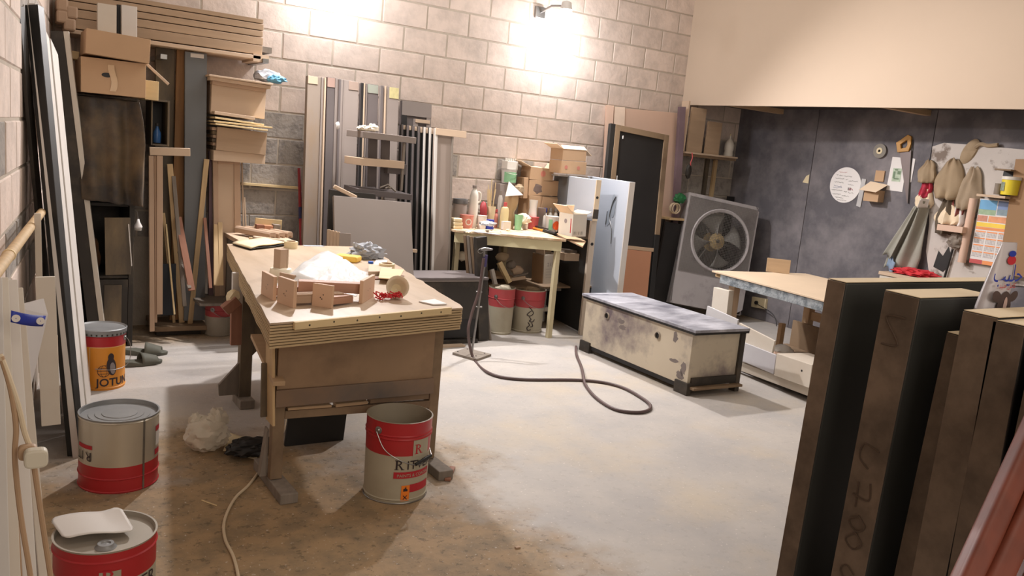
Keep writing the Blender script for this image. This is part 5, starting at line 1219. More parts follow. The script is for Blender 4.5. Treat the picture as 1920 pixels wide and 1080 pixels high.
mb = MB(); mb.lathe([(.001, 0), (.028, 0)], 16, T=Matrix.Translation((w * .55, -.001, h * .55)) @ Matrix.Rotation(math.pi / 2, 4, 'X')); mb.build('red_print', mat('faded_red_print', s2l(190, 120, 104), .8), t)
mb = MB(); crumple(mb, (w * .5, .1, h * .95), (.06, .05, .02), 5, .4, 2); mb.build('filling', M_tape, t, smooth=True)
px_board('cardboard_flap', 'upright plain cardboard sheet behind the vials', 'cardboard', (1012, 408), (1040, 412), (1012, 368), 6.26, .008, M_card)
px_board('cardboard_flap', 'brown carton side standing left of the wall stack', 'cardboard', (981, 372), (989, 373), (983, 333), 6.3, .12, M_card)
# grey block and tubs stack
o, w, h = px_board('grey_block', 'grey block on the side bench carrying the green-labelled bucket', 'block', (937, 412), (962, 414), (938, 345), 6.34, .1, M_greyp)
p = YP(955, 345, 6.36)
t, r, h = pot('label_bucket', 'small white bucket with green label on the grey block', 'bucket', 955, 345, 31, 26, TUB, M_white, z=YP(955, 345, 6.2).z)
t.location = V((p.x, 6.38, YP(950, 344, 6.34).z + .002))
mb = MB(); patch_cyl(mb, -math.pi / 2 - 1.2, -math.pi / 2 + .8, h * .08, h * .82, r * .96 + .002, 10); mb.build('green_print', M_greenp, t)
MB().tube(bez([V((-r, 0, h * .85)), V((-r * .5, -r * 1.0, h * .72)), V((r * .5, -r * 1.02, h * .68)), V((r * 1.02, 0, h * .85))], 8), .002, 6).build('handle', M_milk, t, smooth=True)
bt = t.location.copy(); bh = h
t = thing('clear_container', 'clear spiked container on the green-labelled bucket', 'container', bt + V((0, 0, bh + .001)))
MB().box((-r * .82, -r * .7, 0), (r * .82, r * .7, .075)).build('body', M_milk, t, bev=.005)
mb = MB(); [mb.box((-r * .75 + k * r * .28, -.006, .0755), (-r * .75 + k * r * .28 + .01, .006, .1)) for k in range(6)]; mb.build('spikes', M_milk, t)
mb = MB(); crumple(mb, YP(973, 356, 6.26), (.05, .04, .05), 15, .25, 3); tag(mb.build('wicker_ball', M_cbag, smooth=True), 'rounded dusty bag between the grey block and the cartons', 'bag')
mb = MB(); crumple(mb, YP(894, 397, 6.25) , (.07, .05, .06), 16, .3, 3); tag(mb.build('cloth_heap', M_greyw, smooth=True), 'grey dusty heap behind the jug against the wall', 'cloth')
px_board('bench_shelf_board', 'grey dusty ledge board at the wall behind the tins', 'board', (850, 385), (935, 392), (850, 375), 6.4, .03, M_greyw)
# below the side bench
t, w, h = carton('cardboard_box', 'white and brown printed carton below the side bench', (1018, 536), (1046, 538), (1021, 479), 6.0, .14, m=M_whited, flaps=[('left', .09, .2), ('back', .1, .7)], open_=True)
t.location.z = max(t.location.z, lz + .002)
mb = MB(); text_on_plane(mb, '2135', w * .2, h * .62, .045, -.002)
for k in range(4): text_on_plane(mb, '-----------', w * .12, h * (.5 - k * .09), .026, -.002)
mb.build('print', M_logog, t)
MB().box((-.0025, .01, 0.0), (-.0003, .19, h * .98)).build('brown_side', M_card, t)
px_board('timber_offcut', 'pinkish plank end on a ledge right of the side bench leg', 'offcut', (1058, 489), (1088, 490), (1059, 475), 5.75, .12, M_mdfg)
px_board('timber_offcut', 'flat pale pieces on top of the pinkish plank end', 'offcut', (1058, 474), (1100, 477), (1058, 468), 5.8, .1, M_greyw)
for k, (a, b, w, m_, lab) in enumerate((((955, 530), (936, 492), 10, M_pineh, 'pale plank sloping into the clutter left of the white printed carton'),
                                       ((985, 520), (958, 524), 7, M_mdfg, 'short plank lying across the clutter behind the two buckets'),
                                       ((990, 512), (962, 519), 4, M_greyw, 'grey rod in the clutter above the scrawled bucket'),
                                       ((930, 540), (922, 505), 8, M_white, 'white strip in the clutter behind the upright dark board'))):
    p0, p1 = YP(a[0], a[1], 5.9), YP(b[0], b[1], 5.95); s = mpp(p0)
    o = MB().tube([p0, p1], w * s * .6, 4).build('timber_offcut', m_); tag(o, lab, 'offcut', 'clutter below the side bench')
for k, (u, v, r_, m_, lab) in enumerate(((942, 482, .06, M_cbag, 'dusty round bag on the lower shelf of the side bench'), (866, 480, .055, M_ragc, 'pale crumpled bag on the lower shelf, left end'), (884, 478, .045, M_pinkp, 'pinkish bundle on the lower shelf, left end'),
                                         (958, 496, .05, M_greyw, 'grey bundle on the lower shelf right of the round bag'), (970, 507, .06, M_mdfg, 'beige heap behind the scrawled bucket'))):
    mb = MB(); p = YP(u, v, 6.0); crumple(mb, (0, 0, 0), (r_, r_ * .7, r_ * .8), k + 30, .3, 2); tag(mb.build('bundle', m_, smooth=True, loc=p), lab, 'bundle', 'bundles below the side bench')
MB_ = MB(); o = MB_.box((0, 0, 0), (1.35, .5, .015)).build('clutter_board', M_brown, loc=(3.45, 5.86, .36)); tag(o, 'dark brown board carrying the clutter below the side bench', 'board')

# ================================================================ RIGHT OF THE BENCH: panels
def deep_panel(name, lab, near_px, vtop, yn, yf, upx_far, th, m, base=0.0, me=None, group=None):
    """panel whose broad face looks left; near edge at pixel near_px (x at top), running back to pixel upx_far at yf"""
    pn = YP(near_px[0], vtop, yn); pf = YP(upx_far[0], upx_far[1], yf)
    h = pn.z - base; d = V((pf.x - pn.x, pf.y - pn.y, 0)); L_ = d.length; a = math.atan2(d.y, d.x)
    M = Matrix.Translation((pn.x, pn.y, base)) @ Matrix.Rotation(a, 4, 'Z')
    t = thing(name, lab, 'panel', matrix=M, group=group); return t, L_, h
t, L_, h = deep_panel('white_sheet', 'white thick board standing left, dark open box under it, beside the side bench', (1118, 337), 337, 5.55, 6.4, (1040, 322), .04, M_white, group='white boards right of the side bench')
MB().box((0, -.045, h - .34), (L_ * .62, 0, h)).build('upper_board', M_bluew, t, bev=.003)
MB().box((-.012, -.046, h - .35), (-.0005, .0, h)).build('edge', M_cream, t, bev=.002)
MB().box((0, -.05, 0), (.035, .0, h - .352)).build('front_stile', mat('dusty_stile', s2l(186, 172, 156), .7, .1, 3, col2=s2l(110, 100, 92), mix=.7, sharp=.05, mscale=6), t, bev=.002)
MB().box((.036, -.04, .02), (L_, -.02, h - .355)).build('dark_back', M_ddoor, t)
MB().box((L_ * .62 + .002, -.04, h - .34), (L_, -.0, h)).build('far_board', M_bluedark, t)
mb = MB(); mb.lathe([(.001, 0), (.012, 0)], 14, T=Matrix.Translation((-.0125, -.022, h - .15)) @ Matrix.Rotation(-math.pi / 2, 4, 'Y')); mb.lathe([(.001, 0), (.014, 0)], 14, T=Matrix.Translation((-.001, -.025, h - .55)) @ Matrix.Rotation(-math.pi / 2, 4, 'Y')); mb.build('dark_marks', M_black, t)
MB().box((-.014, -.048, h - .33), (-.0121, .002, h - .25)).build('dark_stain', M_blackd, t)
t, L_, h = deep_panel('white_sheet', 'taller blueish white board with painted grey figure, right of the side bench', (1180, 341), 341, 5.3, 6.25, (1102, 324), .045, M_bluew, group='white boards right of the side bench')
MB().box((0, -.05, 0), (L_, 0, h)).build('board', M_bluew, t, bev=.003); MB().box((-.012, -.05, 0), (-.0005, 0, h)).build('edge', M_white, t, bev=.002)
mb = MB(); R = random.Random(6)
def bl(cx, cz, rx, rz, n, s): 
    pts = [(cx + rx * math.cos(a) * (1 + .3 * noise.noise(V((math.cos(a) * 2, math.sin(a) * 2, s)))), cz + rz * math.sin(a) * (1 + .3 * noise.noise(V((math.cos(a) * 2, math.sin(a) * 2, s + 5))))) for a in [2 * math.pi * k / n for k in range(n)]]
    mb.add([(x, .0, z) for x, z in pts] , [tuple(range(n))])
M_smear = mat('grey_smear', s2l(150, 158, 168), .5, .1, 6)
bl(L_ * .28, h - .22, .05, .10, 18, 1); bl(L_ * .36, h - .33, .05, .07, 18, 2); o = mb.build('smear', M_smear, t); o.location.y = .0015
mb = MB(); mb.tube(bez([(L_ * .24, .003, h - .14), (L_ * .3, .003, h - .2), (L_ * .34, .003, h - .33), (L_ * .26, .003, h - .42), (L_ * .24, .003, h - .55)], 6), .005, 5); mb.tube(bez([(L_ * .4, .003, h - .28), (L_ * .41, .003, h - .4)], 4), .004, 5); mb.build('painted_lines', M_bluedark, t)
# cardboard boxes stacked on the far end of the two white boards
t, w, h = carton('cardboard_box', 'brown carton on top of the white boards, lower of the two', (1052, 325), (1098, 328), (1055, 301), 6.1, .2)
mb = MB(); [mb.lathe([(.001, 0), (.018, 0)], 14, T=Matrix.Translation((w * x, -.001, h * .5)) @ Matrix.Rotation(math.pi / 2, 4, 'X')) for x in (.18, .68)]; mb.build('red_print', MATS['faded_red_print'], t)
t, w, h = carton('cardboard_box', 'open carton with spread bright flaps on the lower box above the white boards', (1055, 300), (1098, 303), (1056, 279), 6.1, .2, flaps=[('left', .09, 1.1), ('front', .055, 1.0), ('right', .08, 2.2)], open_=True)
o = MB().box((0, 0, 0), (.35, .1, .012)).build('box_ledge', M_greyw, loc=YP(1046, 330, 6.1)); tag(o, 'grey ledge board under the two cartons above the white boards', 'board')
# floor plinth strip
o = MB().box((0, 0, 0), (.1, .75, .03)).build('plinth_strip', M_ply, loc=G(1066, 608)); tag(o, 'light wooden strip on the floor at the foot of the white boards', 'strip')
# pink board, framed black board, tan board
floor_panel('pink_board', 'wide pinkish board standing at the wall behind the black framed door', 'board', (1165, 420), (1268, 432), (1171, 203), 6.3, .1, .03, M_pinkboard)
floor_panel('pink_board', 'narrow bright edge board left of the wide pinkish board', 'board', (1146, 420), (1166, 422), (1152, 200), 6.31, .1, .04, mat('pale_pink_edge', s2l(230, 206, 186), .7))
floor_panel('pink_board', 'outermost narrow pink board at the wall left of the black framed door', 'board', (1129, 420), (1142, 421), (1138, 197), 6.34, .08, .04, M_pinkboard)
pb = [YP(u, v, y) for u, v, y in ((1116, 556, 5.95), (1226, 556, 5.95), (1146, 231, 6.12))]
M, w, h = frame(*pb); z = M.col[2].to_3d(); k = M.translation.z / z.z; M.translation = M.translation - z * k; h += k
t = thing('framed_door', 'black door with a dusty wood frame before the pinkish boards', 'door', matrix=M)
sz = h * .40
MB().box((.02, .012, 0.0), (w - .02, .035, h - .03)).build('back_sheet', M_black, t)
for nm, a, b, m_ in (('dark_stile', (0, 0, 0), (.055, .04, h), M_ddoor), ('stile', (.056, -.002, sz), (.115, .011, h), M_brown), ('stile', (w - .06, -.002, sz * 1.2), (w, .011, h), M_brown),
                     ('top_rail', (.116, -.002, h - .055), (w - .061, .011, h), M_brown), ('middle_rail', (.116, -.002, sz - .02), (w - .061, .011, sz + .015), M_plyh), ('dark_stile', (w - .06, -.002, 0), (w + .0, .011, sz * 1.2 - .002), M_ddoor)):
    MB().box(a, b).build(nm, m_, t, bev=.002)
MB().box((.13, -.003, 0.02), (w - .09, .0105, sz - .022)).build('tan_field', M_tanboard, t, label='tan lower board of the door')
mb = MB(); mb.box((.13, .004, sz + .6), (.138, .0115, sz + .66)); mb.box((.16, .004, h - .12), (.166, .0115, h - .09)); mb.build('white_chip', M_paper, t)
floor_panel('dark_post', 'dark post in the gap between the framed door and the fan', 'post', (1226, 540), (1256, 541), (1249, 415), 6.12, .02, .03, M_black)
# mauve post, wall shelf with plywood stack
floor_panel('mauve_post', 'tall mauve-brown post between the framed door and the wall shelf', 'post', (1262, 420), (1273, 421), (1275, 200), 6.2, .02, .05, M_purplew)
t = thing('pale_shelf', 'narrow pale shelf board on the back wall near the right corner', 'shelf', YP(1286, 284, 6.2)); q = t.location.copy(); sw = YP(1384, 292, 6.2).x - q.x
MB().box((0, 0, -.018), (sw, .25, 0)).build('shelf_board', M_mdfg, t, bev=.002); MB().box((-.02, .02, -.045), (sw, .04, -.019)).build('batten', M_brown, t)
MB().box((sw - .1, .22, -.6), (sw - .06, .25, -.046)).build('bracket', M_pine, t); MB().box((sw - .22, .23, -.55), (sw - .17, .25, -.046)).build('bracket', M_olddark, t)
for k, (u0, u1, v0, lab) in enumerate(((1288, 1326, 199, 'left brown veneered board standing on the wall shelf'), (1322, 1358, 226, 'right brown veneered board standing on the wall shelf'))):
    a = YP(u0, 284, 6.22 + .01 * k); a.z = q.z + .001; h_ = YP(u0, v0, 6.22).z - a.z; w_ = (u1 - u0) * mpp(a)
    tag(MB().box((0, 0, 0), (w_, .02, h_)).build('veneer_board', M_plyh, loc=a, bev=.001), lab, 'board', 'veneered boards on the wall shelf')
tag(MB().box((0, 0, 0), (.018, .10, .5)).build('pale_batten', M_mdfg, loc=(YP(1285, 284, 6.21).x - .012, 6.23, q.z + .001)), 'pale upright batten at the left end of the wall shelf', 'batten')
a = YP(1368, 289, 6.28); s = mpp(a)
t = thing('spray_bottle', 'white conical-topped bottle standing at the right end of the wall shelf', 'bottle', (a.x, 6.3, q.z + .001))
MB().lathe([(.001, 0), (.048, 0), (.05, .02), (.044, .05), (.05, .07), (.05, .12), (.04, .15), (.012, .19), (.01, .215), (.001, .216)], 24).build('body', M_milk, t, smooth=True)
MB().lathe([(.001, .217), (.008, .217), (.006, .235), (.001, .236)], 14).build('nozzle', M_tape, t, smooth=True)
t = thing('hanging_brush', 'brown brush hanging by a red strap from the wall shelf', 'brush', YP(1297, 290, 6.17))
MB().tube(bez([(0, 0, .02), (.005, -.01, -.03), (-.01, -.01, -.08), (-.005, -.01, -.11)], 5), .006, 6).build('strap', M_redp, t, smooth=True)
mb = MB(); crumple(mb, (-.015, -.0, -.17), (.035, .022, .075), 3, .2, 3); mb.build('brush_head', M_blackd, t, smooth=True)
mb = MB(); crumple(mb, (0, 0, 0), (.075, .04, .05), 3, .35, 3); tag(mb.build('green_basket', M_green, smooth=True, loc=YP(1275, 372, 6.15)), 'green mesh bundle beside the fan near the wall', 'basket')
mb = MB(); [mb.tube([V((.05 * math.cos(a), .02 * math.sin(k), .05 * math.sin(a))) + V((0, k * .012, 0)) for a in [j * math.pi / 10 for j in range(21)]], .007, 6) for k in range(4)]; tag(mb.build('cord_coil', M_cablew, smooth=True, loc=YP(1268, 391, 6.12)), 'coil of cream cord below the green mesh bundle', 'coil')
t = thing('side_ledge', 'small wooden ledge holding the cord coil beside the fan', 'ledge', YP(1256, 409, 6.1)); MB().box((0, 0, -.02), (.26, .3, 0)).build('board', M_pine, t, bev=.002); MB().box((.2, .05, -t.location.z), (.24, .28, -.021)).build('leg', M_blackd, t)
MB().box((.0, .1, -t.location.z), (.03, .28, -.021)).build('leg', M_blackd, t)
o = MB().box((0, 0, 0), (.10, .02, 1.1)).build('dark_post', M_black, loc=(YP(1378, 330, 6.35).x - .05, 6.36, YP(1372, 405, 6.35).z - .5)); tag(o, 'dark board below the right end of the wall shelf', 'board')
o.location.z = 0; o.scale = (1, 1, 1.15)

# ================================================================ FAN
F0, F1, F2 = YP(1257, 567, 6.0), YP(1391, 586, 5.72), YP(1293, 360, 6.12)
M, w, h = frame(F0, F1, F2); t = thing('industrial_fan', 'large dusty grey box fan with round mesh guard at the right back', 'fan', matrix=M)
cx, cz, fr = w * .53, h * .625, w * .385
# front plate with a round hole
mb = MB(); n = 48; outer = []
for k in range(n):
    a = 2 * math.pi * k / n; c_, s_ = math.cos(a), math.sin(a)
    tt = min((w - cx if c_ > 0 else cx) / max(abs(c_), 1e-6), (h - cz if s_ > 0 else cz) / max(abs(s_), 1e-6)); outer.append((cx + c_ * tt, cz + s_ * tt))
inner = [(cx + fr * math.cos(2 * math.pi * k / n), cz + fr * math.sin(2 * math.pi * k / n)) for k in range(n)]
for y0, y1 in ((0, .02),):
    vs = [(x, y0, z) for x, z in outer] + [(x, y0, z) for x, z in inner] + [(x, y1, z) for x, z in outer] + [(x, y1, z) for x, z in inner]
    mb.add(vs, [(k, (k + 1) % n, (k + 1) % n + n, k + n) for k in range(n)] + [(k + 2 * n, (k + 1) % n + 2 * n, (k + 1) % n + 3 * n, k + 3 * n) for k in range(n)] + [(k + n, (k + 1) % n + n, (k + 1) % n + 3 * n, k + 3 * n) for k in range(n)] + [(k, (k + 1) % n, (k + 1) % n + 2 * n, k + 2 * n) for k in range(n)])
mb.box((0, 0, 0), (.02, .02, .02)); mb.build('front_plate', M_skinfan, t)
DP = .32
mb = MB(); mb.box((0, .021, 0), (.01, DP, h)).box((w - .01, .021, 0), (w, DP, h)).box((.0105, .021, 0), (w - .0105, DP, .01)).box((.0105, .021, h - .01), (w - .0105, DP, h)); mb.build('housing', M_skinfan, t, bev=.003)
MB().lathe([(fr + .012, -.012), (fr + .022, -.006), (fr + .022, .01), (fr - .012, .02), (fr - .014, -.004), (fr + .012, -.012)], 56, T=Matrix.Translation((cx, 0, cz)) @ Matrix.Rotation(-math.pi / 2, 4, 'X')).build('guard_ring', M_skinfan, t, smooth=True)
mb = MB(); st = .0165; k = -int(w / st)
wr_ = .0016
x = 0.02
while x < w - .02:
    mb.box((x - wr_, -.006, h * .30), (x + wr_, -.004, h - .03)); x += st
z = h * .30
while z < h - .03:
    mb.box((.02, -.0062, z - wr_), (w - .02, -.0042, z + wr_)); z += st
mb.build('mesh_guard', M_steel, t, kind='stuff')
T = Matrix.Translation((cx, .1, cz)) @ Matrix.Rotation(math.pi / 2, 4, 'X')
MB().lathe([(.001, .05), (.03, .05), (.035, .045), (.075, .04), (.085, .03), (.085, 0), (.001, 0)], 32, T=T).build('hub', M_fanhub, t, smooth=True)
MB().lathe([(.001, .07), (.012, .068), (.022, .051)], 20, T=T).build('hub_bolt', M_steel, t, smooth=True)
for k in range(4):
    a0 = .35 + k * math.pi / 2
    def blade(u, v_, a0=a0):
        rr_ = .07 + u * (fr - .10); a = a0 + (v_ - .5) * (.25 + .75 * u) ; return V((cx + rr_ * math.cos(a), .1 + (v_ - .5) * .10 * (1 - .3 * u), cz + rr_ * math.sin(a)))
    MB().grid(blade, 8, 6).build('blade', M_fanblade, t, smooth=True, solid=.003)
for a in (0, 2.1, 4.2): MB().tube([V((cx + .05 * math.cos(a), .2, cz + .05 * math.sin(a))), V((cx + fr * 1.0 * math.cos(a), .2, cz + fr * math.sin(a)))], .01, 6).build('strut', M_steel, t)
MB().lathe([(.001, 0), (.09, 0), (.1, .02), (.1, .09), (.001, .1)], 24, T=Matrix.Translation((cx, .28, cz)) @ Matrix.Rotation(math.pi / 2, 4, 'X')).build('motor', M_fanhub, t, smooth=True)
# feet down to the floor
for x in (.03, w - .08):
    zb = (M @ V((x, .05, 0))).z; iM = M.to_3x3().inverted() @ V((0, 0, -1)); MB().tube([V((x + .03, .1, 0)), V((x + .03, .1, 0)) + iM * zb], .03, 4).build('foot', M_blackd, t)
    MB().tube([V((x + .03, .28, 0)), V((x + .03, .28, 0)) + iM * ((M @ V((x, .28, 0))).z)], .03, 4).build('foot', M_blackd, t)

# ================================================================ CHEST on the floor
P0, P1 = G(1283, 742), G(1083, 655)
dv = (P1 - P0); L_ = dv.length; ang = math.atan2(dv.y, dv.x)
t = thing('long_chest', 'long pale scuffed chest with a dark top lying in the middle of the floor', 'chest', (P0.x, P0.y, 0), ang)
# local: x runs back along the chest, y points left (towards -X); body lies on negative y side
Wd = (G(1372, 728) - P0).length; HZ = .46
M_cb = M_chest
MB().box((.01, -Wd + .03, .06), (L_ - .02, -.02, HZ - .02)).build('body', M_cb, t, bev=.003)
MB().box((-.03, -Wd + .0, HZ - .0195), (L_ + .02, .0, HZ)).build('lid', M_chesttop, t, bev=.002)
MB().box((-.028, -Wd + .002, HZ - .035), (L_ + .0, -.002, HZ - .0197)).build('lid_edge', M_black, t)
for x in (-.01, L_ - .14): MB().box((x, -.045, 0), (x + .13, -.005, .085)).build('foot', M_blackd, t, bev=.002)
MB().box((-.01, -Wd + .01, 0), (.05, -Wd + .05, HZ - .04)).build('corner_post', M_blackd, t, bev=.002); MB().box((L_ - .1, -Wd + .01, 0), (L_ - .02, -Wd + .05, .085)).build('foot', M_blackd, t, bev=.002)
MB().box((-.008, -Wd + .051, .065), (.009, -.046, .12)).build('lower_rail', M_blackd, t)
MB().box((-.05, -Wd + .02, .045), (.0, -.03, .062)).build('step_board', M_brown, t, bev=.002)
MB().box((.12, -.035, .03), (L_ - .15, -.022, .059)).build('base_rail', M_black, t)
for px_ in ((1234, 629), (1139, 592)):
    d = ray(*px_); O = V((0, 0, CAMH)); n_ = V((-math.sin(ang), math.cos(ang), 0)); base_ = P0 - n_ * .0195
    k = (base_ - O).dot(n_) / d.dot(n_); p = O + d * k; lp = V(((p - P0).dot(V((math.cos(ang), math.sin(ang), 0))), -.0185, p.z))
    MB().lathe([(.023, .012), (.025, .0), (.028, .0), (.028, .003), (.023, .003)], 28, T=Matrix.Translation(lp) @ Matrix.Rotation(-math.pi / 2, 4, 'X')).build('hole_rim', M_cb, t, smooth=True)
    MB().lathe([(.001, 0.0005), (.0235, .0005)], 28, T=Matrix.Translation(lp) @ Matrix.Rotation(-math.pi / 2, 4, 'X')).build('cable_hole', M_black, t, label='round dark hole in the chest front')
M_scf = mat('scuff', s2l(122, 112, 108), .6, .15, 12)
def smear(pts): MB().add([(x, -.0192, z) for x, z in pts], [tuple(range(len(pts)))]).build('scuff', M_scf, t)
Rr = random.Random(1)
for cx_, cz_, rx, rz in ((L_ * .62, .34, .05, .022), (L_ * .60, .30, .045, .02), (L_ * .05, .17, .03, .05), (L_ * .13, .2, .05, .015), (L_ * .14, .36, .03, .04), (L_ * .07, .12, .05, .03)):
    smear([(cx_ + rx * math.cos(a) * Rr.uniform(.6, 1.2), cz_ + rz * math.sin(a) * Rr.uniform(.6, 1.2)) for a in [2 * math.pi * k / 14 for k in range(14)]])

# ================================================================ WHITE WORKTABLE on the right
WZ = .72
a, b, c, d = G(1335, 507, WZ), G(1547, 563, WZ), G(1595, 548, WZ), G(1433, 503, WZ)
dirn = (b - a).normalized(); b = a + dirn * 2.0; perp = V((-dirn.y, dirn.x, 0))
if perp.x < 0: perp = -perp
wd = 1.0
t = thing('white_worktable', 'long low worktable with a paint-crusted edge on the right', 'worktable', (a.x, a.y, 0), math.atan2(dirn.y, dirn.x)); q = t.location.copy()
M_crust = mat('paint_crust', s2l(150, 156, 160), .6, .2, 10, col2=s2l(96, 104, 110), mix=.52, sharp=.08, mscale=16, bump=.5)
MB().box((0, 0, WZ - .014), (2.0, wd, WZ)).build('table_top', mat('paper_top', s2l(206, 184, 158), .7, .07, 3), t, bev=.002)
MB().box((0.1, .01, WZ - .085), (2.0, .035, WZ - .016)).build('crusted_apron', M_crust, t, bev=.003)
MB().box((0.0, .04, WZ - .05), (.09, .1, WZ - .016)).build('end_block', M_pine, t, bev=.002)
MB().box((.1, wd - .05, WZ - .085), (2.0, wd - .02, WZ - .016)).build('rear_apron', M_brown, t)
for x, y, m_ in ((.16, .06, M_mdfg), (.16, wd - .12, M_ply), (1.05, wd - .12, M_ply), (1.8, .06, M_mdfg), (1.8, wd - .12, M_ply)): MB().box((x, y, 0), (x + .07, y + .06, WZ - .087)).build('leg', m_, t, bev=.002)
MB().box((.231, wd - .1, .36), (1.8, wd - .06, .43)).build('rail', M_ply, t); MB().box((.05, .05, .09), (1.95, wd - .13, .11)).build('lower_shelf', M_brown, t)
MB().box((.0, .02, .04), (2.0, .048, .088)).build('bottom_rail', M_whited, t, bev=.002)
M_gw = mat('greyish_white', s2l(198, 196, 198), .5, .06, 3, col2=s2l(176, 172, 176), mix=.55)
MB().box((.1, wd - .16, .111), (1.95, wd - .14, .33)).build('back_board', M_brown, t)
MB().box((.3, .5, .112), (.34, .54, .35)).build('inner_post', M_ply, t)
# fronts standing on the lower level, upright white drawer fronts and boards
def front(name, lab, cat, p_bl, p_br, p_tl, off, th, m, grp=None, knob=None):
    n_ = perp; base_ = V((q.x, q.y, 0)) + n_ * off; O = V((0, 0, CAMH)); out = []
    for u, v in (p_bl, p_br, p_tl):
        dd = ray(u, v); k = (base_ - O).dot(n_) / dd.dot(n_); out.append(O + dd * k)
    M, w, h = frame(*out); o = MB().box((0, 0, 0), (w, th, h)).build(name, m, matrix=M, bev=.003); tag(o, lab, cat, grp)
    if knob: 
        k_ = MB().lathe([(.001, 0), (.008, 0)], 14, T=Matrix.Translation((w * knob[0], -.001, h * knob[1])) @ Matrix.Rotation(math.pi / 2, 4, 'X')).build('knob_hole', M_black, o)
    return o
front('white_board', 'tall greyish white board leaning at the left end of the worktable', 'board', (1319, 612), (1376, 640), (1321, 571), -.04, .015, M_gw)
front('white_board', 'small dusty white box end under the left corner of the worktable', 'board', (1333, 584), (1362, 592), (1336, 538), .0, .05, M_whited)
front('drawer_front', 'upper cream drawer front left under the worktable', 'drawer front', (1378, 641), (1444, 677), (1378, 601), -.03, .016, M_whited, 'drawer fronts under the worktable')
front('drawer_front', 'lower cream drawer front with a grey top, left under the worktable', 'drawer front', (1379, 672), (1450, 702), (1379, 636), -.05, .016, M_gw, 'drawer fronts under the worktable')
front('drawer_front', 'right cream drawer front with a round dark hole', 'drawer front', (1451, 704), (1517, 728), (1455, 662), -.06, .3, M_whited, 'drawer fronts under the worktable', (.75, .62))
front('base_strip', 'cream base strip along the bottom of the worktable fronts', 'strip', (1374, 690), (1513, 742), (1374, 674), -.035, .02, M_whited)
# yellow-brown board, socket, items
a0_ = G(1436, 509, WZ + .001); b0_ = G(1480, 514, WZ + .001); board('brown_square_board', 'brown square board standing on the back of the worktable', 'board', a0_, b0_, YP(1437, 483, a0_.y + .02), .012, M_ply)
o, w, h = board('power_socket', 'white wall socket with a black plug under the worktable', 'socket', XP(1408, 575, 6.92), XP(1434, 580, 6.92), XP(1409, 556, 6.92), .034, M_tape); MB().lathe([(.001, -.02), (.02, -.02), (.02, 0)], 16, T=Matrix.Translation((w * .4, 0, h * .5)) @ Matrix.Rotation(-math.pi / 2, 4, 'X')).build('plug', M_black, o)
tag(MB().tube(bez([XP(1421, 571, 6.9), XP(1448, 588, 6.9), XP(1456, 608, 6.88), XP(1450, 625, 6.86)], 6), .004, 6).build('socket_wire', M_black, smooth=True), 'black cord hanging from the socket under the worktable', 'cord')
mb = MB(); crumple(mb, (0, 0, .06), (.11, .08, .06), 2, .15, 3, zmin=0); tag(mb.build('plastic_bag', M_clear, smooth=True, loc=V((YP(1468, 640, 4.1).x, 4.1, .112))), 'clear plastic bottle shaped bag on the lower shelf of the worktable', 'bag')
mb = MB(); mb.lathe([(.001, 0), (.045, 0), (.05, .08), (.001, .09)], 20); tag(mb.build('round_pot', M_pinkboard, smooth=True, loc=V((YP(1452, 652, 4.05).x, 4.05, .112))), 'round beige pot behind the drawer fronts', 'pot')
Rn = random.Random(33)
for k in range(6):
    mb = MB(); crumple(mb, (0, 0, .03), (.05, .04, .03), 40 + k, .4, 2, zmin=0)
    p = V((q.x, q.y, .112)) + dirn * (.45 + .2 * k) + perp * Rn.uniform(.2, .7); tag(mb.build('dusty_scrap', [M_mdfg, M_greyw, M_brown][k % 3], smooth=True, loc=p), '%s dusty scrap from the left on the lower shelf of the worktable' % ['first', 'second', 'third', 'fourth', 'fifth', 'sixth'][k], 'scrap', 'scraps on the worktable shelf')

# ================================================================ RIGHT WALL things
WX = 6.955
def X3(x, *pp): return [XP(p[0], p[1], x) for p in pp]
def wmat(u, v, x=WX):
    p = XP(u, v, x); return Matrix(((0, 1, 0, p.x), (-1, 0, 0, p.y), (0, 0, 1, p.z), (0, 0, 0, 1)))
def wall_pt(u, v, u0, v0):      # local (x, z) on the wall, relative to the item's anchor pixel
    a, b = XP(u, v, WX), XP(u0, v0, WX); return (-(a.y - b.y), a.z - b.z)
def wscale(u, v): p = XP(u, v, WX); return p
def wpoly(name, lab, cat, pts, x, th, m, group=None, bev=.001):
    u0, v0 = pts[0]; P_ = [wall_pt(u, v, u0, v0) for u, v in pts]
    o = MB().prism(P_, -th, 0).build(name, m, matrix=wmat(u0, v0, WX) @ Matrix.Translation((0, x - WX, 0)), bev=bev); return tag(o, lab, cat, group)
# worn white board
pts = [(1750, 275), (1772, 268), (1800, 270), (1840, 273), (1880, 277), (1925, 281), (1985, 288), (1965, 540), (1900, 535), (1830, 530), (1745, 522), (1738, 470), (1744, 420), (1741, 370), (1746, 320), (1748, 296)]
wpoly('worn_white_board', 'large worn white board with chipped edges on the dark wall behind the hanging bags', 'board', pts, WX - .001, .015, M_wornw)
BX = WX - .017
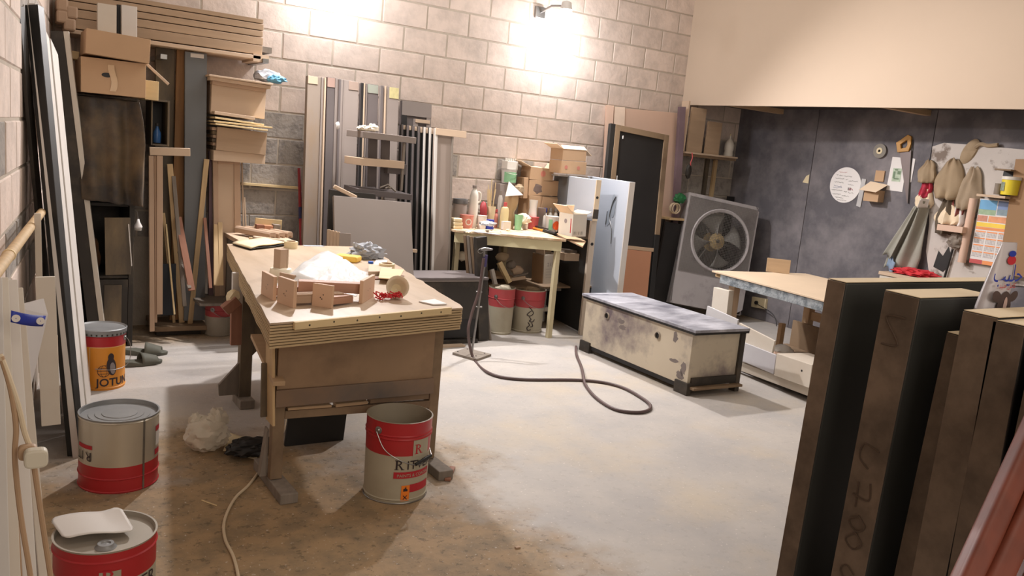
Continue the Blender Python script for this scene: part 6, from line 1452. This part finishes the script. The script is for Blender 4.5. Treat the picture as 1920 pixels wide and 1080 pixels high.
# round paper notice
a, b = XP(1585, 313, WX), XP(1582, 380, WX); rr_ = (a.z - b.z) / 2
t = thing('round_notice', 'round white handwritten notice on the dark wall', 'notice', matrix=wmat(1585, 347, WX - .002))
MB().lathe([(.001, .003), (rr_, .003), (rr_, 0), (.001, 0)], 48, T=Matrix.Rotation(math.pi / 2, 4, 'X')).build('paper_disc', M_paper, t)
Rn = random.Random(9)
def squig(mb, x0, x1, z, amp, y=-.0045):
    n = int((x1 - x0) / .006); pts = [V((x0 + (x1 - x0) * k / n, y, z - (x0 + (x1 - x0) * k / n) * .02 + amp * Rn.uniform(-1, 1))) for k in range(n + 1)]
    mb.tube(pts, .0011, 4)
S = rr_ / .165
mb = MB()
for x0, x1, z in ((-.11, -.09, .088), (-.08, -.04, .084), (-.03, .06, .082), (-.115, -.02, .056), (-.0, .02, .052), (.03, .125, .045), (-.12, -.02, .02), (.03, .09, .008), (-.14, -.02, -.055), (-.0, .03, -.06), (.04, .10, -.065), (-.12, -.03, -.092), (-.02, .06, -.098), (-.09, .0, -.122), (-.06, .04, -.142)):
    squig(mb, x0 * S, x1 * S, z * S, .006)
mb.build('handwriting', M_logo, t)
mb = MB(); squig(mb, -.08 * S, .0, .118 * S, .008); squig(mb, .05 * S, .09 * S, -.035 * S, .010); squig(mb, .05 * S, .09 * S, -.028 * S, .010); mb.build('red_writing', M_printred, t)
mb = MB(); squig(mb, -.12 * S, -.03 * S, -.018 * S, .008); squig(mb, -.12 * S, -.03 * S, -.032 * S, .006); mb.build('blue_writing', M_printblue, t)
mb = MB(); [mb.box((.035 * S + k * .02, -.005, -.045 * S), (.05 * S + k * .02, -.004, -.02 * S)) for k in range(2)]; mb.build('stamp', M_logog, t)
wpoly('ruler', 'pale straight strip on the dark wall right of the round notice', 'ruler', [(1606, 386), (1614, 389), (1625, 336), (1617, 335)], WX - .002, .006, mat('ruler_m', s2l(184, 182, 182), .6))
# small carton box like a house
t = thing('cardboard_box', 'tiny open cardboard box fixed to the dark wall below the disc', 'box', matrix=wmat(1629, 377)); q = t
def wl_(u, v): x, z = wall_pt(u, v, 1629, 377); return x, z
x1, z1 = wl_(1660, 358)
MB().box((0, -.09, 0), (x1, -.002, z1)).build('body', M_card, t, bev=.001)
mb = MB(); mb.add([V((-.03, -.13, z1 - .01)), V((x1 + .0, -.14, z1 - .02)), V((x1 + .03, -.02, z1 + .055)), V((.0, -.02, z1 + .075))], [(0, 1, 2, 3)]); mb.build('flap', M_cardin, t, solid=.003)
MB().box((.03, -.012, z1 + .08), (x1 - .03, -.002, z1 + .18)).build('back_flap', M_card, t)
# paper with drawing and saw
t = thing('paper_sheet', 'white sheet with a greenish picture behind the hand saw', 'paper', matrix=wmat(1662, 356))
P_ = [wall_pt(u, v, 1662, 356) for u, v in ((1662, 356), (1692, 360), (1703, 297), (1674, 294))]
MB().prism(P_, -.004, -.001).build('sheet', M_paper, t)
c = wall_pt(1682, 328, 1662, 356); mb = MB(); mb.cbox((c[0], -.005, c[1]), (.085, .001, .12)); mb.build('picture', mat('pale_green_print', s2l(178, 192, 172), .8, .2, 40), t)
mb = MB()
for dx, dz, w_, h_ in ((-.025, .0, .02, .06), (.02, .02, .03, .03), (.0, -.035, .05, .012), (-.01, .045, .03, .012)): mb.cbox((c[0] + dx, -.0062, c[1] + dz), (w_, .001, h_))
mb.build('picture_marks', mat('green_print_dark', s2l(112, 132, 108), .8), t)
wpoly('paper_sheet', 'narrow white paper strip showing right of the saw blade', 'paper', [(1705, 342), (1709, 342), (1717, 298), (1712, 297)], WX - .002, .003, M_paper)
t = thing('hand_saw', 'hand saw with a yellow wooden handle hanging on the dark wall', 'saw', matrix=wmat(1701, 381, WX - .008))
f_ = lambda u, v: wall_pt(u, v, 1701, 381)
MB().prism([f_(1701, 381), f_(1703, 381), f_(1709, 288), f_(1709, 282), f_(1687, 284)], -.003, 0).build('blade', M_sawblade, t)
MB().tube([V((f_(1703, 381)[0], -.004, 0)), V((f_(1711, 262)[0], -.004, f_(1711, 262)[1]))], .004, 5).build('back_edge', M_blackd, t)
outer = [f_(*p) for p in ((1684, 286), (1682, 268), (1704, 253), (1710, 256), (1710, 270), (1705, 284))]; inner = [f_(*p) for p in ((1691, 279), (1690, 271), (1700, 264), (1703, 264), (1703, 272), (1700, 277))]
mb = MB(); n = 6
vs = [V((p[0], y, p[1])) for y in (-.016, 0.006) for p in outer + inner]
mb.add(vs, [(k, (k + 1) % n, (k + 1) % n + n, k + n) for k in range(n)] + [(k + 2 * n, (k + 1) % n + 2 * n, (k + 1) % n + 3 * n, k + 3 * n) for k in range(n)] + [(k, (k + 1) % n, (k + 1) % n + 2 * n, k + 2 * n) for k in range(n)] + [(k + n, (k + 1) % n + n, (k + 1) % n + 3 * n, k + 3 * n) for k in range(n)])
mb.build('handle', mat('yellow_wood', s2l(186, 134, 54), .5, .12, 6), t, bev=.003)
# grinding disc
t = thing('grinding_disc', 'round grey grinding disc hanging on the dark wall', 'disc', matrix=wmat(1650, 283, WX - .012))
dr = (XP(1650, 270, WX).z - XP(1650, 297, WX).z) / 2
MB().lathe([(.012, 0.01), (dr, .008), (dr, 0), (.012, 0), (.012, .01)], 40, T=Matrix.Rotation(math.pi / 2, 4, 'X')).build('disc', mat('disc_grey', s2l(134, 128, 120), .8, .1, 8), t, smooth=True)
MB().lathe([(.012, .012), (.03, .012), (.03, .008)], 24, T=Matrix.Rotation(math.pi / 2, 4, 'X')).build('disc_centre', M_tape, t, smooth=True)
# scrap of paper at the seam, paint scars
wpoly('paper_scrap', 'small triangular cream paper scrap beside the seam of the dark wall', 'paper', [(1505, 342), (1516, 344), (1518, 327), (1512, 330)], WX - .002, .002, M_tape)
# oval pad top of white board with string
o = MB().lathe([(.001, .012), (.05, .01), (.06, 0), (.001, 0)], 28, T=Matrix.Diagonal((1.0, 1, 1.9, 1)) @ Matrix.Rotation(math.pi / 2, 4, 'X')).build('oval_pad', M_cbag, smooth=True, matrix=wmat(1818, 284, BX) @ Matrix.Rotation(.45, 4, 'Y')); tag(o, 'oval striped tan pad near the top of the worn white board', 'pad')
o = MB().tube(bez([(0, -.01, 0), (.04, -.012, .03), (.10, -.01, .02), (.18, -.012, .03)], 5), .016, 6).build('tan_strap', M_cbag, matrix=wmat(1830, 277, BX)); tag(o, 'tan strap running right from the oval pad', 'strap')
# hanging bags and cloths
def hang(name, lab, cat, u, v, wd_, ht, m, seed, dep=.05, group='bags hanging on the worn white board', hole=False):
    """hanging limp bag: narrow at the top, folds down"""
    def f(a, b):
        ww = wd_ * (.25 + .75 * min(1, b * 1.8) ** .7) * (1 - .2 * max(0, b - .8) / .2); x = (a - .5) * ww + .015 * noise.noise(V((b * 3, seed, 0)))
        y = -.012 - dep * (math.sin(a * math.pi) ** .6) * (.3 + .7 * b) * (.8 + .5 * noise.noise(V((a * 5, b * 2, seed)))) - .008 * math.sin(a * 14 + seed)
        return V((x, y, -ht * b + .02 * noise.noise(V((a * 4, seed * 2.1, b)))))
    t = MB().grid(f, 18, 14).build(name, m, smooth=True, solid=.003, matrix=wmat(u, v, BX)); tag(t, lab, cat, group); return t
hang('cloth_bag', 'tan cap-shaped bag at the left edge of the worn white board', 'bag', 1745, 300, .17, .2, M_cbag, 1, .07)
hang('red_mesh', 'red and dark mesh bundle below the tan cap-shaped bag', 'mesh', 1743, 328, .11, .2, mat('red_mesh_m', s2l(176, 50, 70), .9, .3, 30), 2, .05)
hang('cream_cloth', 'cream rag hanging below the red mesh bundle', 'rag', 1739, 352, .17, .18, M_cream, 3, .05)
hang('cloth_bag', 'larger grey-tan hood-like bag in the middle of the worn white board', 'bag', 1790, 298, .28, .34, M_cbag, 4, .08)
hang('cloth_bag', 'grey-tan bag hanging left of the small yellow bucket', 'bag', 1829, 313, .22, .36, mat('tan_bag', s2l(156, 138, 116), .9, .12, 9), 5, .08)
t = thing('tape_roll', 'cream roll hanging under the hood-like bag', 'tape', matrix=wmat(1786, 343, BX)); MB().lathe([(.045, .04), (.07, .04), (.07, 0), (.045, 0), (.045, .04)], 32, T=Matrix.Rotation(math.pi / 2 - .2, 4, 'X')).build('roll', M_tape, t, smooth=True)
hang('dark_strap_bag', 'dark strap bag slanting below the cream roll', 'bag', 1785, 365, .2, .34, mat('dark_olive', s2l(92, 80, 66), .9, .15, 9), 6, .06)
hang('red_strings', 'tangle of dark red cord right of the cream roll', 'cord', 1806, 348, .12, .26, mat('dark_red_cord', s2l(128, 70, 64), .9, .35, 30), 7, .03)
hang('cream_cloth', 'pinkish cream cloth gloves tucked above the little ledge', 'gloves', 1783, 385, .24, .16, M_cream, 8, .07)
hang('white_netting', 'white wire netting right of the cloth gloves', 'netting', 1802, 375, .12, .22, M_paper, 9, .03)
o = MB().lathe([(.001, .01), (.045, .008), (.05, 0), (.001, 0)], 24, T=Matrix.Diagonal((.8, 1, 1.3, 1)) @ Matrix.Rotation(math.pi / 2, 4, 'X')).build('oval_pad', M_greyw, smooth=True, matrix=wmat(1763, 419, BX) @ Matrix.Rotation(.4, 4, 'Y')); tag(o, 'small grey striped pad left of the little ledge', 'pad')
o = MB().box((0, -.14, 0), (.22, 0, .05)).build('little_ledge', M_pinkboard, matrix=wmat(1773, 432, BX), bev=.002); tag(o, 'little cream ledge box under the cloth gloves', 'ledge')
mb = MB(); crumple(mb, (0, -.05, 0), (.07, .05, .07), 21, .35, 3); o = mb.build('brass_fitting', M_greyw, smooth=True, matrix=wmat(1799, 452, BX)); tag(o, 'dusty lump of fittings below the little ledge', 'fitting')
mb = MB(); crumple(mb, (0, -.03, 0), (.03, .03, .03), 22, .35, 2); o = mb.build('brass_ball', M_fanhub, smooth=True, matrix=wmat(1810, 437, BX)); tag(o, 'small yellowish knob right of the little ledge', 'knob')
o = MB().tube([V((0, -.02, 0)), V((-.03, -.02, -.28))], .01, 6).build('dark_rod', M_black, matrix=wmat(1790, 463, BX)); tag(o, 'dark thin rod hanging on the peeled part of the white board', 'rod')
wpoly('peeled_patch', 'black peeled patch low on the worn white board', 'patch', [(1752, 500), (1762, 470), (1770, 480), (1781, 462), (1785, 478), (1780, 500), (1770, 510)], BX - .0005, .002, M_black)
# jacket
def jk(a, b):
    ww = .07 + .24 * min(1, b * 1.25) ; x = (a - .55) * ww - .13 * b; y = -.02 - .08 * math.sin(a * math.pi) * (1 - .3 * b) - .022 * math.sin(a * 13 + b * 2); return V((x, y, -.64 * b + .03 * math.sin(a * 9) * b))
t = thing('jacket', 'grey-green work jacket hanging below the cream rag', 'jacket', matrix=wmat(1742, 378, BX))
MB().grid(jk, 26, 24).build('body', M_jacket, t, smooth=True, solid=.006)
MB().grid(lambda a, b: jk(.05 + a * .35, .05 + b * .75) + V((-.02 - .03 * b, -.035, -.02)), 8, 14).build('sleeve', M_jacket, t, smooth=True, solid=.006)
MB().grid(lambda a, b: jk(.45 + a * .5, b * .12) + V((0, -.02, .02)), 8, 4).build('collar', M_paper, t, smooth=True, solid=.004)
MB().grid(lambda a, b: jk(.15 + a * .35, .84 + b * .16) + V((-.0, -.045, 0)), 8, 4).build('blue_patch', mat('blue_lining', s2l(128, 146, 170), .9, .1, 9), t, smooth=True, solid=.003)
# ledge with red cloth
o = MB().box((0, -.26, -.03), (.62, 0, 0)).build('side_ledge', M_mdfg, matrix=wmat(1680, 508, WX), bev=.002); tag(o, 'pale ledge box on the right wall carrying the red cloth', 'ledge')
MB().box((0.01, -.25, -.09), (.6, 0, -.035)).build('ledge_box', M_whited, o)
mb = MB(); crumple(mb, (.26, -.14, .03), (.19, .10, .035), 3, .4, 4, 3.2, zmin=.003); o = mb.build('red_cloth', M_redfab, smooth=True, matrix=wmat(1680, 508, WX)); tag(o, 'red cloth heaped on the pale wall ledge', 'cloth')
# brown upright board, shelf with yellow bucket, calendar
wpoly('brown_board', 'brown upright board at the right edge beside the calendar', 'board', [(1882, 515), (1935, 520), (1960, 300), (1916, 300)], BX - .06, .02, mat('brown_upright', s2l(150, 116, 82), .7, .06, 3))
t = thing('small_shelf', 'small dark-topped shelf box holding the yellow bucket', 'shelf', matrix=wmat(1874, 367, BX))
f_ = lambda u, v: wall_pt(u, v, 1874, 367)
x1, z1 = f_(1914, 320); MB().box((-.1, -.16, -.02), (x1, 0, 0)).build('shelf_board', M_mdfg, t, bev=.002); MB().box((0, -.15, z1 - .012), (x1, 0, z1)).build('top_board', M_brown, t, bev=.002); MB().box((0, -.006, .0005), (x1, 0, z1 - .0125)).build('back', M_black, t)
t = thing('yellow_bucket', 'small yellow bucket with a white lid on the little wall shelf', 'bucket', matrix=wmat(1892, 366, BX - .085))
MB().lathe([(.001, .001), (.062, .001), (.068, .12), (.001, .12)], 32).build('body', mat('yellow_bucket_m', s2l(226, 204, 50), .45, .06), t, smooth=True); MB().lathe([(.072, .12), (.072, .145), (.001, .145)], 32).build('lid', M_milk, t, smooth=True)
mb = MB(); patch_cyl(mb, -math.pi / 2 - .9, -math.pi / 2 - .2, .03, .1, .069, 5); mb.build('print', mat('grey_blue_print', s2l(130, 140, 120), .6, .4, 50), t)
tag(MB().lathe([(.001, 0.001), (.03, .001), (.03, .09), (.001, .09)], 20).build('grey_pot', M_greyw, smooth=True, matrix=wmat(1870, 365, BX - .05)), 'little grey pot left of the yellow bucket', 'pot')
# calendar with four pictures and month blocks
c_bl, c_br, c_tl = (1817, 492), (1883, 504), (1838, 372)
a_, b_, c_ = X3(BX - .03, c_bl, c_br, c_tl); M, w, h = frame(a_, b_, c_)
t = thing('calendar', 'year calendar with four pictures and month tables on the right wall', 'calendar', matrix=M)
MB().box((0, .0, 0), (w, .003, h)).build('sheet', M_paper, t)
def rect(nm, x0, z0, x1, z1, m, y=-.001): mb = MB(); mb.box((w * x0, y - .0006, h * z0), (w * x1, y + .0004, h * z1)); return mb.build(nm, m, t)
rect('picture', .02, .84, .50, .985, mat('pic_sky', s2l(116, 172, 214), .7)); rect('picture', .02, .76, .50, .839, mat('pic_field', s2l(156, 180, 150), .7, .15, 30)); rect('picture', .53, .86, .98, .985, mat('pic_dusk', s2l(130, 150, 190), .7)); rect('picture', .53, .77, .98, .859, mat('pic_lake', s2l(136, 156, 166), .7, .2, 30))
rect('picture', .02, .655, .3, .745, mat('pic_sunset', s2l(200, 140, 120), .7, .2, 25)); rect('picture', .33, .655, .98, .745, mat('pic_sunset2', s2l(222, 156, 116), .7, .2, 18))
rect('title_band', .02, .575, .98, .64, mat('cal_yellow', s2l(240, 206, 84), .7)); rect('title_band', .02, .53, .98, .57, mat('cal_orange', s2l(232, 150, 96), .7)); 
for c in range(3):
    for r in range(4):
        x0 = .03 + c * .325; z0 = .415 - r * .105; mb = MB(); mb.box((w * x0, -.0014, h * (z0 + .075)), (w * (x0 + .29), -.0006, h * (z0 + .093))); mb.build('month_head', MATS['cal_orange'], t)
        mb = MB()
        for i in range(7):
            for j in range(4): mb.box((w * (x0 + .005 + i * .041), -.0014, h * (z0 + .058 - j * .017)), (w * (x0 + .027 + i * .041), -.0006, h * (z0 + .066 - j * .017)))
        mb.build('month_days', M_logog, t)
rect('red_footer', .0, .0, .36, .065, M_redp); rect('orange_footer', .37, .0, .76, .06, MATS['cal_orange']); rect('yellow_footer', .77, 0, .99, .07, MATS['cal_yellow'])
o = MB().tube(X3(BX - .045, (1803, 492), (1826, 372)), .032, 14).build('paper_roll', M_pinkboard, smooth=True); tag(o, 'cream paper roll standing left of the calendar', 'roll')

# ================================================================ RIGHT FOREGROUND: slabs on edge
def slab(lab, top_l, top_r, bot_l, X0, th, rgt, m=M_ddoor):
    """standing slab: front top-left corner pixel, its bottom pixel on the frame edge; left edge face at x = X0"""
    pt = XP(top_l[0], top_l[1], X0); pb = XP(bot_l[0], bot_l[1], X0); d = (pt - pb).normalized(); p0 = pt - d * (pt.z / d.z)
    wpt = ray(rgt[0], rgt[1]); k = pt.y / wpt.y; w = wpt.x * k - X0
    M, w_, h = frame(p0, p0 + V((w, 0, 0)), pt)
    t = thing('door_slab', lab, 'door', matrix=M, group='dark door slabs standing at the right front')
    MB().box((.002, 0, 0), (w, th, h - .002)).build('face', m, t, bev=.004)
    MB().box((-.003, 0.001, 0), (.0, th - .001, h - .002)).build('left_edge', M_dedge, t, bev=.002)
    MB().box((0.0, 0.001, h - .0008), (w, th - .001, h + .0015)).build('dusty_top', M_dtop, t, bev=.001)
    return t, w, h, th
S1 = slab('farthest dark door slab on edge, widest, at the right front', (1587, 530), None, (1489, 1080), 2.0, .06, (1884, 524), mat('slab_face', s2l(52, 52, 49), .5, .1, 2))
S2 = slab('second dark door slab on edge with chalk-scrawled edge', (1726, 559), None, (1623, 1080), 2.0, .10, (1868, 552), MATS['slab_face'])
S5 = slab('small black slab between the scrawled slab and the third one', (1812, 632), None, (1712, 1080), 2.06, .05, (1930, 640))
S3 = slab('third dark door slab on edge from the back, beneath the milk bag', (1873, 596), None, (1775, 1080), 2.0, .085, (2140, 610))
S4 = slab('fourth dark door slab on edge, at the right margin', (1925, 612), None, (1838, 1080), 2.0, .075, (2240, 625))
S6 = slab('nearest dark door slab on edge, cut by the right margin', (1995, 640), None, (1900, 1080), 2.0, .06, (2330, 650))
# scrawl marks on the second slab's left edge
t, w, h, th = S2; M_scr = mat('scrawl_dust', s2l(78, 62, 50), .9)
mb = MB(); E_ = lambda z, pts: mb.tube(bez([V((-.0045, .012 + a * .075, h - z - b * .08)) for a, b in pts], 5), .0025, 4)
E_(.06, [(.2, 0), (.9, .1), (.3, .9), (.9, 1.0)]); E_(.42, [(.2, .1), (.8, .0), (.9, .5), (.5, .8)]); E_(.52, [(.3, 0), (.25, .6), (.9, .6)]); E_(.52, [(.75, .1), (.7, 1)]); E_(.62, [(.5, 0), (.85, .3), (.5, .55), (.2, .3), (.5, 0)]); E_(.67, [(.5, 0), (.85, .35), (.5, .6), (.2, .3), (.5, 0)])
E_(.77, [(.25, .2), (.6, 0), (.8, .3), (.25, .9), (.8, 1)]); E_(.88, [(.2, .8), (.6, .1), (.85, .9)])
mb.build('scrawl', M_scr, t)
# milk powder bag with cow
bp = XP(1898, 606, 2.16); zt_ = max((S5[0].matrix_basis @ V((0, 0, S5[2]))).z, 0)
t = thing('milk_bag', 'grey milk powder bag with Arabic lettering and a cow on the slabs, right margin', 'bag', V((2.20, (S5[0].matrix_basis @ V((0, .03, S5[2]))).y + .005, zt_ + .003)))
bh_, bw_ = .235, .13
def bagf(a, b):
    ang_ = 2 * math.pi * a; k = 1 - .62 * max(0, b - .25) ** 1.2; dx = bw_ / 2 * k; dy = .028 * (1 - b) ** .6 + .004
    return V((dx * math.cos(ang_) + .045 * b + .01, dy * math.sin(ang_), bh_ * b))
MB().grid(bagf, 28, 14).build('bag_body', mat('foil_grey', s2l(186, 180, 184), .35, .06, 8), t, smooth=True)
def fr(x, z): k = z / bh_; return V((x + .045 * k + .01, -(.028 * (1 - k) ** .6 + .0065), z))
mb = MB(); vs, fs = text_mesh('\uFE90\uFEF4\uFEE0\uFEA3', .062); xc = sum(v.x for v in vs) / max(1, len(vs)); mb.add([fr((v.x - xc), .135 + v.y) for v in vs], fs); mb.build('arabic_title', M_dblue, t)
mb = MB(); vs, fs = text_mesh('\uFEAA\uFEF4\uFEE0\uFEA3 \uFEDE\uFEE3\uFE8E\uFEDB', .02); xc = sum(v.x for v in vs) / max(1, len(vs)); mb.add([fr((v.x - xc), .118 + v.y) for v in vs], fs); mb.build('red_line_text', M_printred, t)
def fel(mb, cx, cz, a, b, n=20, off=0.0, rot=0): 
    P_ = [(cx, cz)] + [(cx + x, cz + z) for x, z in ell(a, b, n, rot)]; mb.add([fr(x, z) + V((0, -off, 0)) for x, z in P_], [(0, i + 1, (i % n + 1) % n + 1) for i in range(n)])
mb = MB(); fel(mb, .0, .058, .036, .052); fel(mb, -.042, .096, .024, .014, rot=-.3); fel(mb, .04, .096, .022, .013, rot=.3); fel(mb, .015, .022, .05, .022); mb.build('cow_head', mat('cow_brown', s2l(70, 54, 52), .6, .2, 20), t)
mb = MB(); fel(mb, .0, .04, .016, .018, off=.001); fel(mb, .004, .075, .009, .02, off=.001); mb.build('cow_muzzle', mat('cow_pink', s2l(176, 150, 142), .6), t)
mb = MB(); fel(mb, -.016, .066, .004, .004, 10, .002); fel(mb, .018, .066, .004, .004, 10, .002); fel(mb, -.006, .036, .003, .003, 8, .002); fel(mb, .006, .036, .003, .003, 8, .002); mb.build('cow_eyes', M_black, t)
mb = MB(); fel(mb, .0, .19, .022, .012); mb.build('red_emblem', M_printred, t); mb = MB(); fel(mb, .0, .207, .018, .008, off=.0004); mb.build('blue_emblem', M_dblue, t)

# varnished rails in the lower right corner
for k, (b, tp, r_, lab) in enumerate((((1770, 1180), (1925, 835), .020, 'leftmost varnished red-brown rail in the lower right corner'), ((1815, 1190), (1975, 845), .022, 'middle varnished red-brown rail in the lower right corner'), ((1880, 1200), (2040, 850), .020, 'rightmost varnished red-brown rail in the lower right corner'))):
    p0, p1 = YP(b[0], b[1], .72 - .03 * k), YP(tp[0], tp[1], .80 - .03 * k); d = (p1 - p0).normalized(); foot = p0 - d * ((p0.z - r_) / d.z)
    t = thing('varnished_rail', lab, 'rail', foot, group='varnished rails at the lower right')
    T = (d).to_track_quat('Z', 'Y').to_matrix().to_4x4(); Lh = (p1 - foot).length + .25
    pr = [(r_ * 1.25 * math.cos(a) * (1 + .12 * math.cos(4 * a)), r_ * math.sin(a) * (1 + .12 * math.cos(4 * a))) for a in [2 * math.pi * j / 24 for j in range(24)]]
    mb = MB(); vs = [T @ V((x, y, z)) for z in (0, Lh) for x, y in pr]; mb.add(vs, [tuple(range(23, -1, -1)), tuple(range(24, 48))] + [(j, (j + 1) % 24, (j + 1) % 24 + 24, j + 24) for j in range(24)]); mb.build('rail_body', M_rail, t, smooth=True)

# labels for look-alike things share the group text only where they differ by place (see each call)
print('objects', len(COL.objects))
